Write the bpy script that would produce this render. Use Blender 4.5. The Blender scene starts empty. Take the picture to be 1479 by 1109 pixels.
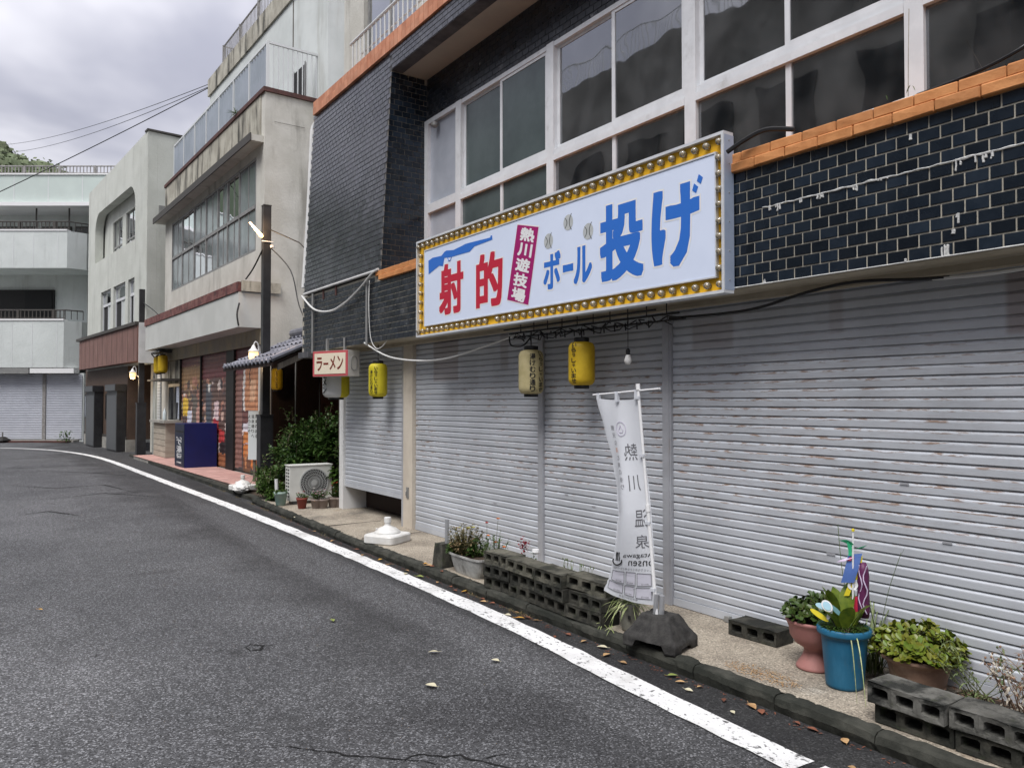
import bpy, bmesh, math, random
from mathutils import Matrix, Vector, noise
random.seed(7)
R = math.radians
scene = bpy.context.scene
COL = scene.collection

# ------------------------------------------------------------------ camera
YAW, PITCH, CAMZ = R(34.491), R(1.304), 1.75
cd = bpy.data.cameras.new('camera'); cam = bpy.data.objects.new('camera', cd); COL.objects.link(cam)
cam.location = (0, 0, CAMZ); cam.rotation_euler = (R(90) + PITCH, 0, -YAW)
cd.sensor_fit = 'HORIZONTAL'; cd.sensor_width = 36.0; cd.lens = 1120 / 1479 * 36
cd.clip_start = 0.05; cd.clip_end = 2000
scene.camera = cam

# ------------------------------------------------------------------ world: overcast sky
SUN_EL, SUN_AZ = R(58), R(200)
w = bpy.data.worlds.new('World'); scene.world = w; w.use_nodes = True
nt = w.node_tree; nt.nodes.clear()
def N(tree, typ, **kw):
    n = tree.nodes.new(typ)
    for k, v in kw.items():
        if k == 'inp':
            for i, val in v.items(): n.inputs[i].default_value = val
        else: setattr(n, k, v)
    return n
def mth(tree, op, a, b=None, clamp=False):
    n = tree.nodes.new('ShaderNodeMath'); n.operation = op; n.use_clamp = clamp
    for i, s in enumerate((a, b)):
        if s is None: continue
        if isinstance(s, (int, float)): n.inputs[i].default_value = s
        else: tree.links.new(s, n.inputs[i])
    return n.outputs[0]
def mixc(tree, f, a, b, bt='MIX'):
    n = tree.nodes.new('ShaderNodeMix'); n.data_type = 'RGBA'; n.blend_type = bt
    for i, s in ((0, f), (6, a), (7, b)):
        if isinstance(s, (int, float)): n.inputs[i].default_value = s
        elif isinstance(s, (tuple, list)): n.inputs[i].default_value = (*s[:3], 1)
        else: tree.links.new(s, n.inputs[i])
    return n.outputs[2]
def ramp(tree, f, lo, hi):
    n = tree.nodes.new('ShaderNodeMapRange'); n.interpolation_type = 'SMOOTHSTEP'
    n.inputs[1].default_value = lo; n.inputs[2].default_value = hi
    tree.links.new(f, n.inputs[0]); return n.outputs[0]
sky = N(nt, 'ShaderNodeTexSky', sky_type='NISHITA', sun_disc=False, sun_elevation=SUN_EL, sun_rotation=SUN_AZ)
tc = N(nt, 'ShaderNodeTexCoord'); sep = N(nt, 'ShaderNodeSeparateXYZ')
nt.links.new(tc.outputs['Generated'], sep.inputs[0])
den = mth(nt, 'ADD', mth(nt, 'MAXIMUM', sep.outputs[2], 0.0), 0.32)
comb = N(nt, 'ShaderNodeCombineXYZ')
nt.links.new(mth(nt, 'DIVIDE', sep.outputs[0], den), comb.inputs[0])
nt.links.new(mth(nt, 'DIVIDE', sep.outputs[1], den), comb.inputs[1])
cn = N(nt, 'ShaderNodeTexNoise', inp={'Scale': 1.5, 'Detail': 5.0, 'Roughness': 0.5, 'Distortion': 0.2})
nt.links.new(comb.outputs[0], cn.inputs['Vector'])
cl = ramp(nt, cn.outputs[0], 0.38, 0.63)
cloud = mixc(nt, cl, (0.36, 0.365, 0.435), (0.80, 0.79, 0.84))
over = mth(nt, 'ADD', 0.33, mth(nt, 'MULTIPLY', mth(nt, 'MAXIMUM', sep.outputs[2], 0.0), 0.95))   # overcast sky: brighter overhead
vm = N(nt, 'ShaderNodeVectorMath', operation='SCALE'); nt.links.new(cloud, vm.inputs[0]); nt.links.new(over, vm.inputs['Scale'])
vs = N(nt, 'ShaderNodeVectorMath', operation='SCALE'); nt.links.new(sky.outputs[0], vs.inputs[0]); vs.inputs['Scale'].default_value = 0.06
bgc = mixc(nt, 0.93, vs.outputs[0], vm.outputs[0])
bg = N(nt, 'ShaderNodeBackground'); bg.inputs[1].default_value = 1.0
nt.links.new(bgc, bg.inputs[0])
wo = N(nt, 'ShaderNodeOutputWorld'); nt.links.new(bg.outputs[0], wo.inputs[0])

# ------------------------------------------------------------------ sun behind the cloud
sd = bpy.data.lights.new('sun', 'SUN'); sd.energy = 1.5; sd.angle = R(28); sd.color = (1.0, 0.98, 0.955)
so = bpy.data.objects.new('sun', sd); COL.objects.link(so)
so.rotation_euler = (R(90) - SUN_EL, 0, R(-62)); so.location = (-20, -5, 30)

scene.view_settings.view_transform = 'Standard'; scene.view_settings.look = 'None'
scene.view_settings.exposure = 1.12; scene.view_settings.gamma = 1.0
try: scene.view_settings.use_curve_mapping = False
except Exception: pass
scene.render.engine = 'CYCLES'
scene.cycles.max_bounces = 6; scene.cycles.diffuse_bounces = 3; scene.cycles.glossy_bounces = 3
scene.cycles.transparent_max_bounces = 10; scene.cycles.caustics_reflective = False; scene.cycles.caustics_refractive = False
scene.cycles.sample_clamp_indirect = 4.0
try: scene.cycles.use_denoising = True
except Exception: pass

# ------------------------------------------------------------------ materials
def mat(name, c, c2=None, scale=6.0, rough=0.75, metal=0.0, bump=0.0, bscale=60.0, spec=0.4, stains=(), isl=0.0,
        objrand=0.0, rvar=0.0, fine=None, emit=None, coat=0.0, lo=0.35, hi=0.65, stretch=None, isl_c=None, agg=None, kerbdark=0.0, transl=0.0):
    """procedural material on world position. stains: (colour, amount, scale(x,y,z), lo, hi)"""
    m = bpy.data.materials.new(name); m.use_nodes = True; t = m.node_tree
    b = t.nodes['Principled BSDF']; L = t.links.new
    geo = N(t, 'ShaderNodeNewGeometry'); pos = geo.outputs['Position']
    col = None
    if c2 is not None:
        n = N(t, 'ShaderNodeTexNoise', inp={'Scale': scale, 'Detail': 7.0, 'Roughness': 0.6})
        if stretch:
            mp = N(t, 'ShaderNodeMapping'); mp.inputs['Scale'].default_value = stretch; L(pos, mp.inputs[0]); L(mp.outputs[0], n.inputs['Vector'])
        else: L(pos, n.inputs['Vector'])
        col = mixc(t, ramp(t, n.outputs[0], lo, hi), c, c2)
    else:
        rgb = N(t, 'ShaderNodeRGB'); rgb.outputs[0].default_value = (*c, 1); col = rgb.outputs[0]
    if fine:                                  # (colour, scale, lo, hi, amount) fine grain
        n = N(t, 'ShaderNodeTexNoise', inp={'Scale': fine[1], 'Detail': 3.0, 'Roughness': 0.7}); L(pos, n.inputs['Vector'])
        col = mixc(t, mth(t, 'MULTIPLY', ramp(t, n.outputs[0], fine[2], fine[3]), fine[4]), col, fine[0])
    if kerbdark:                              # damp, newer surfacing towards the kerb with a ragged edge
        sp = N(t, 'ShaderNodeSeparateXYZ'); L(pos, sp.inputs[0]); n = N(t, 'ShaderNodeTexNoise', inp={'Scale': 0.8, 'Detail': 5.0}); L(pos, n.inputs['Vector'])
        e = mth(t, 'ADD', sp.outputs[0], mth(t, 'MULTIPLY', mth(t, 'SUBTRACT', n.outputs[0], 0.5), 3.4))
        col = mixc(t, mth(t, 'MULTIPLY', ramp(t, e, 1.6, 3.1), kerbdark), col, (0.022, 0.022, 0.023))
    for i, (sc, amt, ss, lo_, hi_) in enumerate(stains):
        mp = N(t, 'ShaderNodeMapping'); mp.inputs['Scale'].default_value = ss; mp.inputs['Location'].default_value = (i * 3.7 + 1.3, i * 2.1, i * 5.3)
        L(pos, mp.inputs[0])
        n = N(t, 'ShaderNodeTexNoise', inp={'Scale': 1.0, 'Detail': 8.0, 'Roughness': 0.62}); L(mp.outputs[0], n.inputs['Vector'])
        col = mixc(t, mth(t, 'MULTIPLY', ramp(t, n.outputs[0], lo_, hi_), amt), col, sc)
    if agg:                                   # (light, dark, scale, amount): crisp stone chips lighter and darker than their ground
        vo = N(t, 'ShaderNodeTexVoronoi', inp={'Scale': agg[2]}); L(pos, vo.inputs['Vector']); sx = N(t, 'ShaderNodeSeparateColor'); L(vo.outputs['Color'], sx.inputs[0])
        up_ = mth(t, 'MULTIPLY', ramp(t, sx.outputs[0], 0.60, 0.98), agg[3] * (agg[0] - 1)); dn_ = mth(t, 'MULTIPLY', ramp(t, sx.outputs[1], 0.45, 0.95), agg[3] * (1 - agg[1]))
        v = mth(t, 'MULTIPLY', mth(t, 'ADD', 1.0, up_), mth(t, 'SUBTRACT', 1.0, dn_)); sc2 = N(t, 'ShaderNodeVectorMath', operation='SCALE'); L(col, sc2.inputs[0]); L(v, sc2.inputs['Scale']); col = sc2.outputs[0]
    if isl or objrand or isl_c:
        oi = N(t, 'ShaderNodeObjectInfo')
        rnd = mth(t, 'FRACT', mth(t, 'ADD', geo.outputs['Random Per Island'], oi.outputs['Random']))
        if isl_c: col = mixc(t, rnd, col, isl_c)
        a = max(isl, objrand)
        if a:
            v = mth(t, 'ADD', mth(t, 'MULTIPLY', mth(t, 'SUBTRACT', rnd, 0.5), 2 * a), 1.0)
            s = N(t, 'ShaderNodeVectorMath', operation='SCALE'); L(col, s.inputs[0]); L(v, s.inputs['Scale']); col = s.outputs[0]
    L(col, b.inputs['Base Color'])
    b.inputs['Roughness'].default_value = rough; b.inputs['Metallic'].default_value = metal
    b.inputs['Specular IOR Level'].default_value = spec; b.inputs['Coat Weight'].default_value = coat
    if rvar:
        n = N(t, 'ShaderNodeTexNoise', inp={'Scale': 9.0, 'Detail': 5.0}); L(pos, n.inputs['Vector'])
        L(mth(t, 'ADD', rough - rvar, mth(t, 'MULTIPLY', n.outputs[0], 2 * rvar)), b.inputs['Roughness'])
    if bump:
        n = N(t, 'ShaderNodeTexNoise', inp={'Scale': bscale, 'Detail': 6.0, 'Roughness': 0.65}); L(pos, n.inputs['Vector'])
        bp = N(t, 'ShaderNodeBump', inp={'Strength': min(1.0, bump), 'Distance': 0.02 if bscale < 30 else 0.006}); L(n.outputs[0], bp.inputs['Height'])
        L(bp.outputs[0], b.inputs['Normal'])
    if emit:
        b.inputs['Emission Color'].default_value = (*emit[0], 1); b.inputs['Emission Strength'].default_value = emit[1]
    if transl:
        tr = N(t, 'ShaderNodeBsdfTranslucent'); L(col, tr.inputs[0]); ms = N(t, 'ShaderNodeMixShader'); ms.inputs[0].default_value = transl
        L(b.outputs[0], ms.inputs[1]); L(tr.outputs[0], ms.inputs[2]); L(ms.outputs[0], t.nodes['Material Output'].inputs[0])
    return m

MT = {}
def D(k, *a, **kw): MT[k] = mat(k, *a, **kw); return MT[k]
D('asphalt', (0.056, 0.057, 0.060), (0.078, 0.079, 0.082), scale=0.5, rough=0.8, bump=0.9, bscale=120, spec=0.4, agg=(4.0, 0.22, 115, 0.85), kerbdark=0.80,
  stains=(((0.018, 0.018, 0.019), 0.75, (0.30, 1.0, 1), 0.55, 0.70), ((0.022, 0.022, 0.023), 0.65, (1.1, 0.35, 1), 0.58, 0.73), ((0.125, 0.126, 0.13), 0.5, (0.28, 0.13, 1), 0.52, 0.72), ((0.11, 0.111, 0.115), 0.4, (1.3, 0.05, 1), 0.52, 0.70), ((0.02, 0.02, 0.021), 0.7, (2.2, 1.6, 1), 0.66, 0.74)))
D('gutter_asphalt', (0.014, 0.014, 0.015), (0.026, 0.026, 0.026), scale=1.3, rough=0.8, bump=0.9, bscale=140, agg=(3.2, 0.3, 110, 0.8))
D('kerb', (0.020, 0.021, 0.016), (0.052, 0.052, 0.042), scale=7, rough=0.9, bump=0.8, bscale=70, stains=(((0.012, 0.014, 0.010), 0.8, (2, 2.4, 8), 0.42, 0.6),))
D('pavement', (0.36, 0.315, 0.25), (0.25, 0.215, 0.17), scale=2.4, rough=0.9, bump=0.7, bscale=130, agg=(1.75, 0.40, 120, 0.75),
  stains=(((0.08, 0.075, 0.065), 0.75, (1.3, 0.9, 1), 0.56, 0.74), ((0.22, 0.11, 0.035), 0.75, (2.4, 1.3, 1), 0.60, 0.72), ((0.50, 0.47, 0.40), 0.5, (6, 3, 1), 0.6, 0.75)))
D('concrete', (0.34, 0.33, 0.30), (0.24, 0.23, 0.21), scale=3, rough=0.9, bump=0.5, bscale=60)
D('tile', (0.008, 0.0135, 0.022), (0.013, 0.0195, 0.029), scale=8, rough=0.20, spec=0.5, isl=0.45, objrand=0.45, rvar=0.08,
  stains=(((0.16, 0.16, 0.17), 0.55, (4, 2.0, 2.2), 0.63, 0.80), ((0.40, 0.40, 0.40), 0.75, (9, 5, 7), 0.72, 0.79)))
D('tile_worn', (0.010, 0.014, 0.022), (0.018, 0.022, 0.029), scale=5, rough=0.30, spec=0.5, isl=0.45, rvar=0.1,
  stains=(((0.13, 0.13, 0.13), 0.5, (5, 2.2, 2.6), 0.56, 0.76), ((0.38, 0.38, 0.38), 0.8, (9, 5, 5), 0.65, 0.76)))
D('tile_fin_sheen', (0.036, 0.038, 0.047), (0.062, 0.064, 0.075), scale=2, rough=0.20, spec=0.7, isl=0.28, rvar=0.08, stains=(((0.15, 0.15, 0.155), 0.4, (5, 3, 4), 0.58, 0.78),))  # sky sheen painted into the base, lighter than the other dark tiles
D('grout', (0.44, 0.41, 0.34), (0.30, 0.28, 0.235), scale=5, rough=0.95, bump=0.3)
D('grout_dark', (0.11, 0.11, 0.115), (0.06, 0.06, 0.065), scale=4, rough=0.95)
D('ledge_orange', (0.55, 0.24, 0.085), (0.46, 0.185, 0.06), scale=8, rough=0.7, bump=0.5, bscale=45, objrand=0.10, stains=(((0.20, 0.075, 0.025), 0.7, (9, 5, 16), 0.58, 0.76), ((0.62, 0.42, 0.28), 0.4, (12, 7, 12), 0.62, 0.78)))
D('rim_orange', (0.58, 0.27, 0.16), (0.48, 0.19, 0.10), scale=6, rough=0.6, bump=0.3, objrand=0.12, stains=(((0.2, 0.09, 0.05), 0.6, (6, 4, 12), 0.6, 0.8),))
D('lintel', (0.45, 0.40, 0.31), (0.36, 0.315, 0.24), scale=2.5, rough=0.75, bump=0.15, stains=(((0.20, 0.16, 0.11), 0.6, (3, 1.2, 3), 0.58, 0.8),))
D('soffit', (0.42, 0.39, 0.33), (0.36, 0.335, 0.29), scale=1.2, rough=0.8, stains=(((0.2, 0.185, 0.16), 0.5, (1.2, .8, 1), 0.58, 0.8),))
D('alu', (0.74, 0.755, 0.775), (0.66, 0.675, 0.695), scale=5, rough=0.38, metal=0.12, spec=0.5, bump=0.08, stains=(((0.30, 0.29, 0.27), 0.45, (5, 5, 5), 0.58, 0.8),))
D('blank_panel', (0.46, 0.49, 0.55), (0.40, 0.43, 0.49), scale=3, rough=0.35, metal=0.2)
D('frost', (0.078, 0.103, 0.104), (0.048, 0.066, 0.068), scale=0.9, rough=0.16, spec=0.6, bump=0.12, bscale=160)
D('post', (0.45, 0.46, 0.49), (0.38, 0.385, 0.41), scale=4, rough=0.5, metal=0.3, stains=(((0.24, 0.17, 0.11), 0.6, (9, 9, 2.5), 0.60, 0.78),))
D('pillar', (0.60, 0.54, 0.45), (0.52, 0.46, 0.38), scale=3, rough=0.6, stains=(((0.3, 0.26, 0.2), 0.5, (8, 8, 2), 0.58, 0.78),))
D('white_paint', (0.72, 0.72, 0.71), (0.64, 0.64, 0.63), scale=4, rough=0.45, stains=(((0.38, 0.36, 0.32), 0.4, (7, 7, 2), 0.6, 0.8),))
D('white_plain', (0.76, 0.76, 0.76), rough=0.4)
D('sign_white', (0.68, 0.75, 0.90), (0.65, 0.72, 0.87), scale=2, rough=0.38, spec=0.35)
D('sign_yellow', (0.86, 0.50, 0.03), (0.78, 0.43, 0.02), scale=6, rough=0.5)
D('sign_frame', (0.70, 0.72, 0.74), (0.60, 0.62, 0.65), scale=5, rough=0.4, metal=0.2)
D('sign_side', (0.40, 0.47, 0.60), (0.36, 0.43, 0.55), scale=5, rough=0.4, metal=0.2)
D('ink_red', (0.50, 0.018, 0.045), rough=0.4); D('ink_blue', (0.030, 0.155, 0.56), rough=0.4); D('ink_plum', (0.33, 0.008, 0.13), rough=0.4)
D('ink_black', (0.012, 0.012, 0.012), rough=0.6); D('ink_grey', (0.20, 0.20, 0.215), rough=0.6); D('ink_pale', (0.50, 0.45, 0.56), rough=0.7); D('ink_orange', (0.62, 0.30, 0.20), rough=0.7)
D('ball_grey', (0.50, 0.52, 0.52), (0.42, 0.44, 0.44), scale=20, rough=0.5)
D('bulb_glass', (0.42, 0.34, 0.22), (0.22, 0.15, 0.07), scale=60, rough=0.06, spec=0.9, coat=1.0, lo=0.3, hi=0.7)
D('bulb_socket', (0.22, 0.16, 0.09), rough=0.4, metal=0.5)
D('bulb_milk', (0.78, 0.77, 0.74), rough=0.3)
D('lantern_yellow', (0.72, 0.50, 0.03), (0.62, 0.41, 0.02), scale=8, rough=0.5, transl=0.25, stains=(((0.40, 0.25, 0.03), 0.5, (7, 7, 3), 0.58, 0.8),))
D('lantern_lemon', (0.76, 0.66, 0.04), (0.68, 0.57, 0.03), scale=8, rough=0.5, transl=0.25)
D('lantern_cream', (0.60, 0.52, 0.29), (0.48, 0.41, 0.21), scale=7, rough=0.6, transl=0.25, stains=(((0.28, 0.20, 0.10), 0.6, (6, 6, 4), 0.58, 0.78),))
D('lantern_white', (0.74, 0.75, 0.75), rough=0.5, transl=0.25)
D('black_plastic', (0.012, 0.012, 0.013), rough=0.45); D('black_metal', (0.020, 0.020, 0.022), (0.03, 0.03, 0.032), scale=5, rough=0.42)
D('dark_iron', (0.035, 0.03, 0.028), rough=0.6)
D('cable_black', (0.012, 0.012, 0.013), rough=0.6); D('cable_white', (0.60, 0.60, 0.58), rough=0.6)
D('stucco2', (0.58, 0.57, 0.52), (0.49, 0.48, 0.43), scale=1.6, rough=0.9, bump=0.35, bscale=22, stains=(((0.22, 0.21, 0.18), 0.75, (2.4, 2.4, 0.40), 0.52, 0.76), ((0.62, 0.615, 0.58), 0.4, (1, 1, 1.4), 0.55, 0.75)))
D('stucco2_dirty', (0.46, 0.44, 0.37), (0.34, 0.32, 0.265), scale=2.2, rough=0.95, bump=0.4, bscale=25, stains=(((0.035, 0.035, 0.03), 0.92, (3.4, 2.4, 0.5), 0.46, 0.64), ((0.16, 0.13, 0.09), 0.5, (4, 3, 0.8), 0.55, 0.75)))
D('stucco_pen', (0.60, 0.63, 0.615), (0.52, 0.55, 0.535), scale=1.2, rough=0.9, stains=(((0.30, 0.29, 0.25), 0.65, (1.4, 1.4, 0.25), 0.55, 0.76),))
D('fascia', (0.55, 0.56, 0.535), (0.49, 0.50, 0.475), scale=1.2, rough=0.75, stains=(((0.33, 0.32, 0.28), 0.4, (3, 3, 0.7), 0.58, 0.8),))
D('maroon_trim', (0.11, 0.035, 0.035), (0.22, 0.10, 0.085), scale=5, rough=0.8, stains=(((0.03, 0.03, 0.028), 0.8, (4, 4, 4), 0.5, 0.7), ((0.4, 0.37, 0.32), 0.5, (7, 7, 7), 0.62, 0.76)))
D('beam_stone', (0.46, 0.40, 0.28), (0.36, 0.335, 0.28), scale=1.7, rough=0.9, stains=(((0.17, 0.135, 0.09), 0.6, (3, 3, 0.9), 0.55, 0.75),))
D('stucco3', (0.56, 0.575, 0.53), (0.50, 0.515, 0.47), scale=1.3, rough=0.92, bump=0.5, bscale=14, stains=(((0.27, 0.275, 0.25), 0.7, (2.2, 2.2, 0.28), 0.52, 0.76),))
D('brown_panel', (0.225, 0.125, 0.105), (0.165, 0.092, 0.080), scale=3, rough=0.8, stretch=(3, 3, .5), stains=(((0.33, 0.22, 0.19), 0.5, (5, 5, 1), 0.55, 0.75),))
D('brown_wall', (0.095, 0.062, 0.045), (0.075, 0.050, 0.038), scale=5, rough=0.7)
D('stucco4', (0.61, 0.645, 0.63), (0.55, 0.585, 0.57), scale=1.0, rough=0.9, bump=0.6, bscale=10, stains=(((0.36, 0.375, 0.36), 0.6, (2.4, 2.4, 0.3), 0.54, 0.76),))
D('stucco4_green', (0.53, 0.60, 0.565), (0.49, 0.555, 0.525), scale=1.0, rough=0.9)
D('shutter4', (0.58, 0.60, 0.65), (0.53, 0.55, 0.60), scale=2, rough=0.45, metal=0.1)
D('corr_sheet', (0.40, 0.44, 0.50), (0.34, 0.38, 0.43), scale=1.5, rough=0.35, transl=0.35)
D('rail_grey', (0.30, 0.29, 0.28), (0.20, 0.19, 0.18), scale=8, rough=0.6); D('rail_white', (0.62, 0.64, 0.64), rough=0.45); D('rail_dark', (0.06, 0.055, 0.05), rough=0.6)
D('alu_old', (0.30, 0.30, 0.29), (0.24, 0.24, 0.235), scale=5, rough=0.5, metal=0.3)
D('curtain', (0.42, 0.44, 0.44), (0.34, 0.36, 0.36), scale=4, rough=0.9); D('curtain_pale', (0.52, 0.55, 0.53), rough=0.9)
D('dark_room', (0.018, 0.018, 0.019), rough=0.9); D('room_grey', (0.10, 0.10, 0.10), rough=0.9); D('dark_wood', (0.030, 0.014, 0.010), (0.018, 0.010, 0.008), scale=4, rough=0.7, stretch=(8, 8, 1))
D('grey_wood', (0.14, 0.125, 0.105), (0.085, 0.075, 0.065), scale=5, rough=0.9, stretch=(9, 9, .7), bump=0.3)
D('pink_tile', (0.50, 0.30, 0.26), (0.43, 0.25, 0.22), scale=3, rough=0.75, objrand=0.12, stains=(((0.20, 0.15, 0.13), 0.6, (2, 2, 1), 0.55, 0.75),))
D('navy', (0.007, 0.013, 0.105), (0.006, 0.011, 0.085), scale=2, rough=0.45); D('navy_front', (0.008, 0.012, 0.035), rough=0.5)
D('wood_pale', (0.42, 0.38, 0.31), (0.33, 0.295, 0.24), scale=2, rough=0.8, stretch=(1, 1, 6))
D('roof_tile', (0.20, 0.205, 0.24), (0.15, 0.155, 0.185), scale=5, rough=0.38, isl=0.25)
D('ac_white', (0.66, 0.66, 0.62), (0.60, 0.60, 0.56), scale=4, rough=0.5); D('ac_dark', (0.045, 0.045, 0.045), rough=0.5); D('ac_grill', (0.42, 0.43, 0.42), rough=0.5)
D('stand_white', (0.70, 0.70, 0.68), (0.62, 0.61, 0.58), scale=7, rough=0.4, stains=(((0.35, 0.31, 0.25), 0.6, (7, 7, 9), 0.58, 0.78),))
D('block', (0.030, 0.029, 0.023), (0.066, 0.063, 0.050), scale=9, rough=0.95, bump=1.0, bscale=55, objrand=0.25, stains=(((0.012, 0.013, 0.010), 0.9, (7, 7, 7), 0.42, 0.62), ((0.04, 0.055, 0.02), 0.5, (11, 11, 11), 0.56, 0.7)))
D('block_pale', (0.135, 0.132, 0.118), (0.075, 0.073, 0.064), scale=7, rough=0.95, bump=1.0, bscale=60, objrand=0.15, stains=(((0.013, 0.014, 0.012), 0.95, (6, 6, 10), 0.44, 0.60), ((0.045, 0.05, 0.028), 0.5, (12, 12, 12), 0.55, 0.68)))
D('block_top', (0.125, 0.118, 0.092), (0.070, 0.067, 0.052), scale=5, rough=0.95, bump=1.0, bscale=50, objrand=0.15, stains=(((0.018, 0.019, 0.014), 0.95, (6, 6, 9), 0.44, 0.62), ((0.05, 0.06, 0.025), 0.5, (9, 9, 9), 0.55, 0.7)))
D('weight_black', (0.022, 0.021, 0.020), (0.045, 0.043, 0.040), scale=18, rough=0.8, bump=1.0, bscale=70)
D('terracotta_pink', (0.40, 0.185, 0.165), (0.34, 0.15, 0.135), scale=6, rough=0.6, stains=(((0.55, 0.36, 0.33), 0.4, (8, 8, 8), 0.58, 0.78), ((0.16, 0.09, 0.075), 0.6, (12, 12, 6), 0.58, 0.75),))
D('bucket_blue', (0.014, 0.115, 0.21), (0.012, 0.095, 0.175), scale=6, rough=0.45, stains=(((0.05, 0.19, 0.31), 0.5, (9, 9, 2.5), 0.55, 0.75), ((0.10, 0.10, 0.085), 0.6, (14, 14, 5), 0.58, 0.74),))
D('terracotta', (0.31, 0.20, 0.145), (0.24, 0.15, 0.105), scale=8, rough=0.85, bump=0.3, stains=(((0.46, 0.36, 0.28), 0.6, (8, 8, 8), 0.52, 0.72), ((0.12, 0.08, 0.055), 0.6, (6, 6, 6), 0.6, 0.78)))
D('pot_grey', (0.25, 0.20, 0.175), (0.20, 0.16, 0.14), scale=6, rough=0.7); D('pot_red', (0.20, 0.040, 0.028), rough=0.6); D('pot_mint', (0.22, 0.34, 0.30), (0.30, 0.38, 0.33), scale=9, rough=0.6)
D('pot_stone', (0.26, 0.255, 0.215), (0.17, 0.165, 0.14), scale=9, rough=0.85, bump=0.4)
D('planter_pale', (0.42, 0.42, 0.40), (0.28, 0.28, 0.265), scale=9, rough=0.6, stains=(((0.12, 0.11, 0.10), 0.7, (9, 9, 6), 0.5, 0.7),))
D('soil', (0.040, 0.028, 0.020), (0.075, 0.052, 0.036), scale=30, rough=1.0, bump=1.0, bscale=60)
D('leaf_jade', (0.17, 0.19, 0.018), (0.25, 0.235, 0.03), scale=14, rough=0.38, isl=0.35, spec=0.4, isl_c=(0.075, 0.125, 0.015))
D('leaf_dark', (0.060, 0.125, 0.026), (0.11, 0.19, 0.04), scale=5, rough=0.4, isl=0.45, isl_c=(0.02, 0.05, 0.012), transl=0.15)
D('leaf_mid', (0.060, 0.12, 0.02), (0.10, 0.165, 0.03), scale=8, rough=0.45, isl=0.4, isl_c=(0.04, 0.085, 0.015), transl=0.2)
D('leaf_urn', (0.045, 0.080, 0.014), (0.085, 0.115, 0.02), scale=14, rough=0.4, isl=0.4, isl_c=(0.028, 0.055, 0.011))
D('leaf_lily', (0.15, 0.20, 0.022), (0.07, 0.12, 0.016), scale=22, rough=0.4, objrand=0.25, transl=0.25)
D('leaf_olive', (0.15, 0.14, 0.05), (0.085, 0.09, 0.03), scale=14, rough=0.7, isl=0.4, isl_c=(0.15, 0.10, 0.05))
D('leaf_yellow', (0.46, 0.42, 0.08), rough=0.6)
D('leaf_spider', (0.40, 0.42, 0.22), (0.18, 0.24, 0.07), scale=25, rough=0.5, isl=0.3)
D('grass_thin', (0.10, 0.15, 0.05), (0.16, 0.19, 0.08), scale=10, rough=0.6, isl=0.3)
D('dry_weed', (0.26, 0.16, 0.105), (0.17, 0.10, 0.065), scale=14, rough=0.9, isl=0.4)
D('dry_pale', (0.44, 0.40, 0.33), (0.30, 0.26, 0.20), scale=14, rough=0.9, isl=0.4)
D('leaf_fallen_tan', (0.42, 0.27, 0.13), (0.32, 0.18, 0.08), scale=30, rough=0.8, objrand=0.3); D('leaf_fallen_brown', (0.20, 0.075, 0.04), (0.14, 0.05, 0.03), scale=30, rough=0.8, objrand=0.3)
D('leaf_fallen_yellow', (0.55, 0.36, 0.06), (0.62, 0.24, 0.03), scale=30, rough=0.7, objrand=0.2); D('leaf_fallen_pale', (0.52, 0.48, 0.34), rough=0.8); D('leaf_fallen_green', (0.20, 0.24, 0.06), rough=0.7)
D('petal_orange', (0.72, 0.20, 0.02), rough=0.6, isl=0.2); D('petal_red', (0.45, 0.025, 0.015), rough=0.6, isl=0.2); D('petal_pink', (0.62, 0.36, 0.42), rough=0.6, isl=0.2); D('petal_white', (0.70, 0.68, 0.66), rough=0.6); D('petal_crimson', (0.22, 0.006, 0.018), rough=0.6)
D('stem', (0.075, 0.09, 0.03), rough=0.7); D('wood_stem', (0.12, 0.09, 0.06), rough=0.8)
D('cloth', (0.76, 0.78, 0.82), (0.72, 0.74, 0.78), scale=3, rough=0.75, transl=0.30)
D('cloth_pale', (0.69, 0.68, 0.75), rough=0.75, transl=0.3)
D('pole_white', (0.74, 0.74, 0.74), rough=0.35); D('pole_steel', (0.50, 0.51, 0.53), rough=0.3, metal=0.6)
D('toy_green', (0.05, 0.50, 0.24), rough=0.4, transl=0.3); D('toy_blue', (0.11, 0.20, 0.52), rough=0.5, transl=0.3); D('toy_yellow', (0.68, 0.56, 0.03), rough=0.5); D('toy_plum', (0.10, 0.016, 0.07), rough=0.5); D('toy_lilac', (0.60, 0.50, 0.66), rough=0.5); D('toy_sky', (0.40, 0.62, 0.72), rough=0.4); D('toy_red', (0.5, 0.02, 0.06), rough=0.5); D('toy_teal', (0.12, 0.26, 0.28), rough=0.5)
D('ramen_cream', (0.72, 0.64, 0.50), rough=0.5); D('ramen_red', (0.48, 0.09, 0.10), rough=0.5); D('ramen_ink', (0.17, 0.025, 0.015), rough=0.5); D('ramen_box', (0.66, 0.64, 0.59), (0.58, 0.56, 0.51), scale=7, rough=0.5)
D('board_white', (0.58, 0.62, 0.63), rough=0.5); D('glass_clear', (0.62, 0.70, 0.72), rough=0.1)
D('hill', (0.030, 0.045, 0.022), rough=1.0); D('wood_leaves_hazy', (0.13, 0.165, 0.085), (0.19, 0.215, 0.12), scale=0.12, rough=0.9, isl=0.45, isl_c=(0.10, 0.125, 0.07))  # leaf colour lightened to paint in distant haze
D('opposite_wall', (0.23, 0.22, 0.20), (0.15, 0.145, 0.13), scale=0.5, rough=0.9)
D('crack', (0.006, 0.006, 0.006), rough=0.95); D('efflor', (0.60, 0.60, 0.58), (0.44, 0.44, 0.43), scale=40, rough=0.9, bump=0.6)
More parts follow.
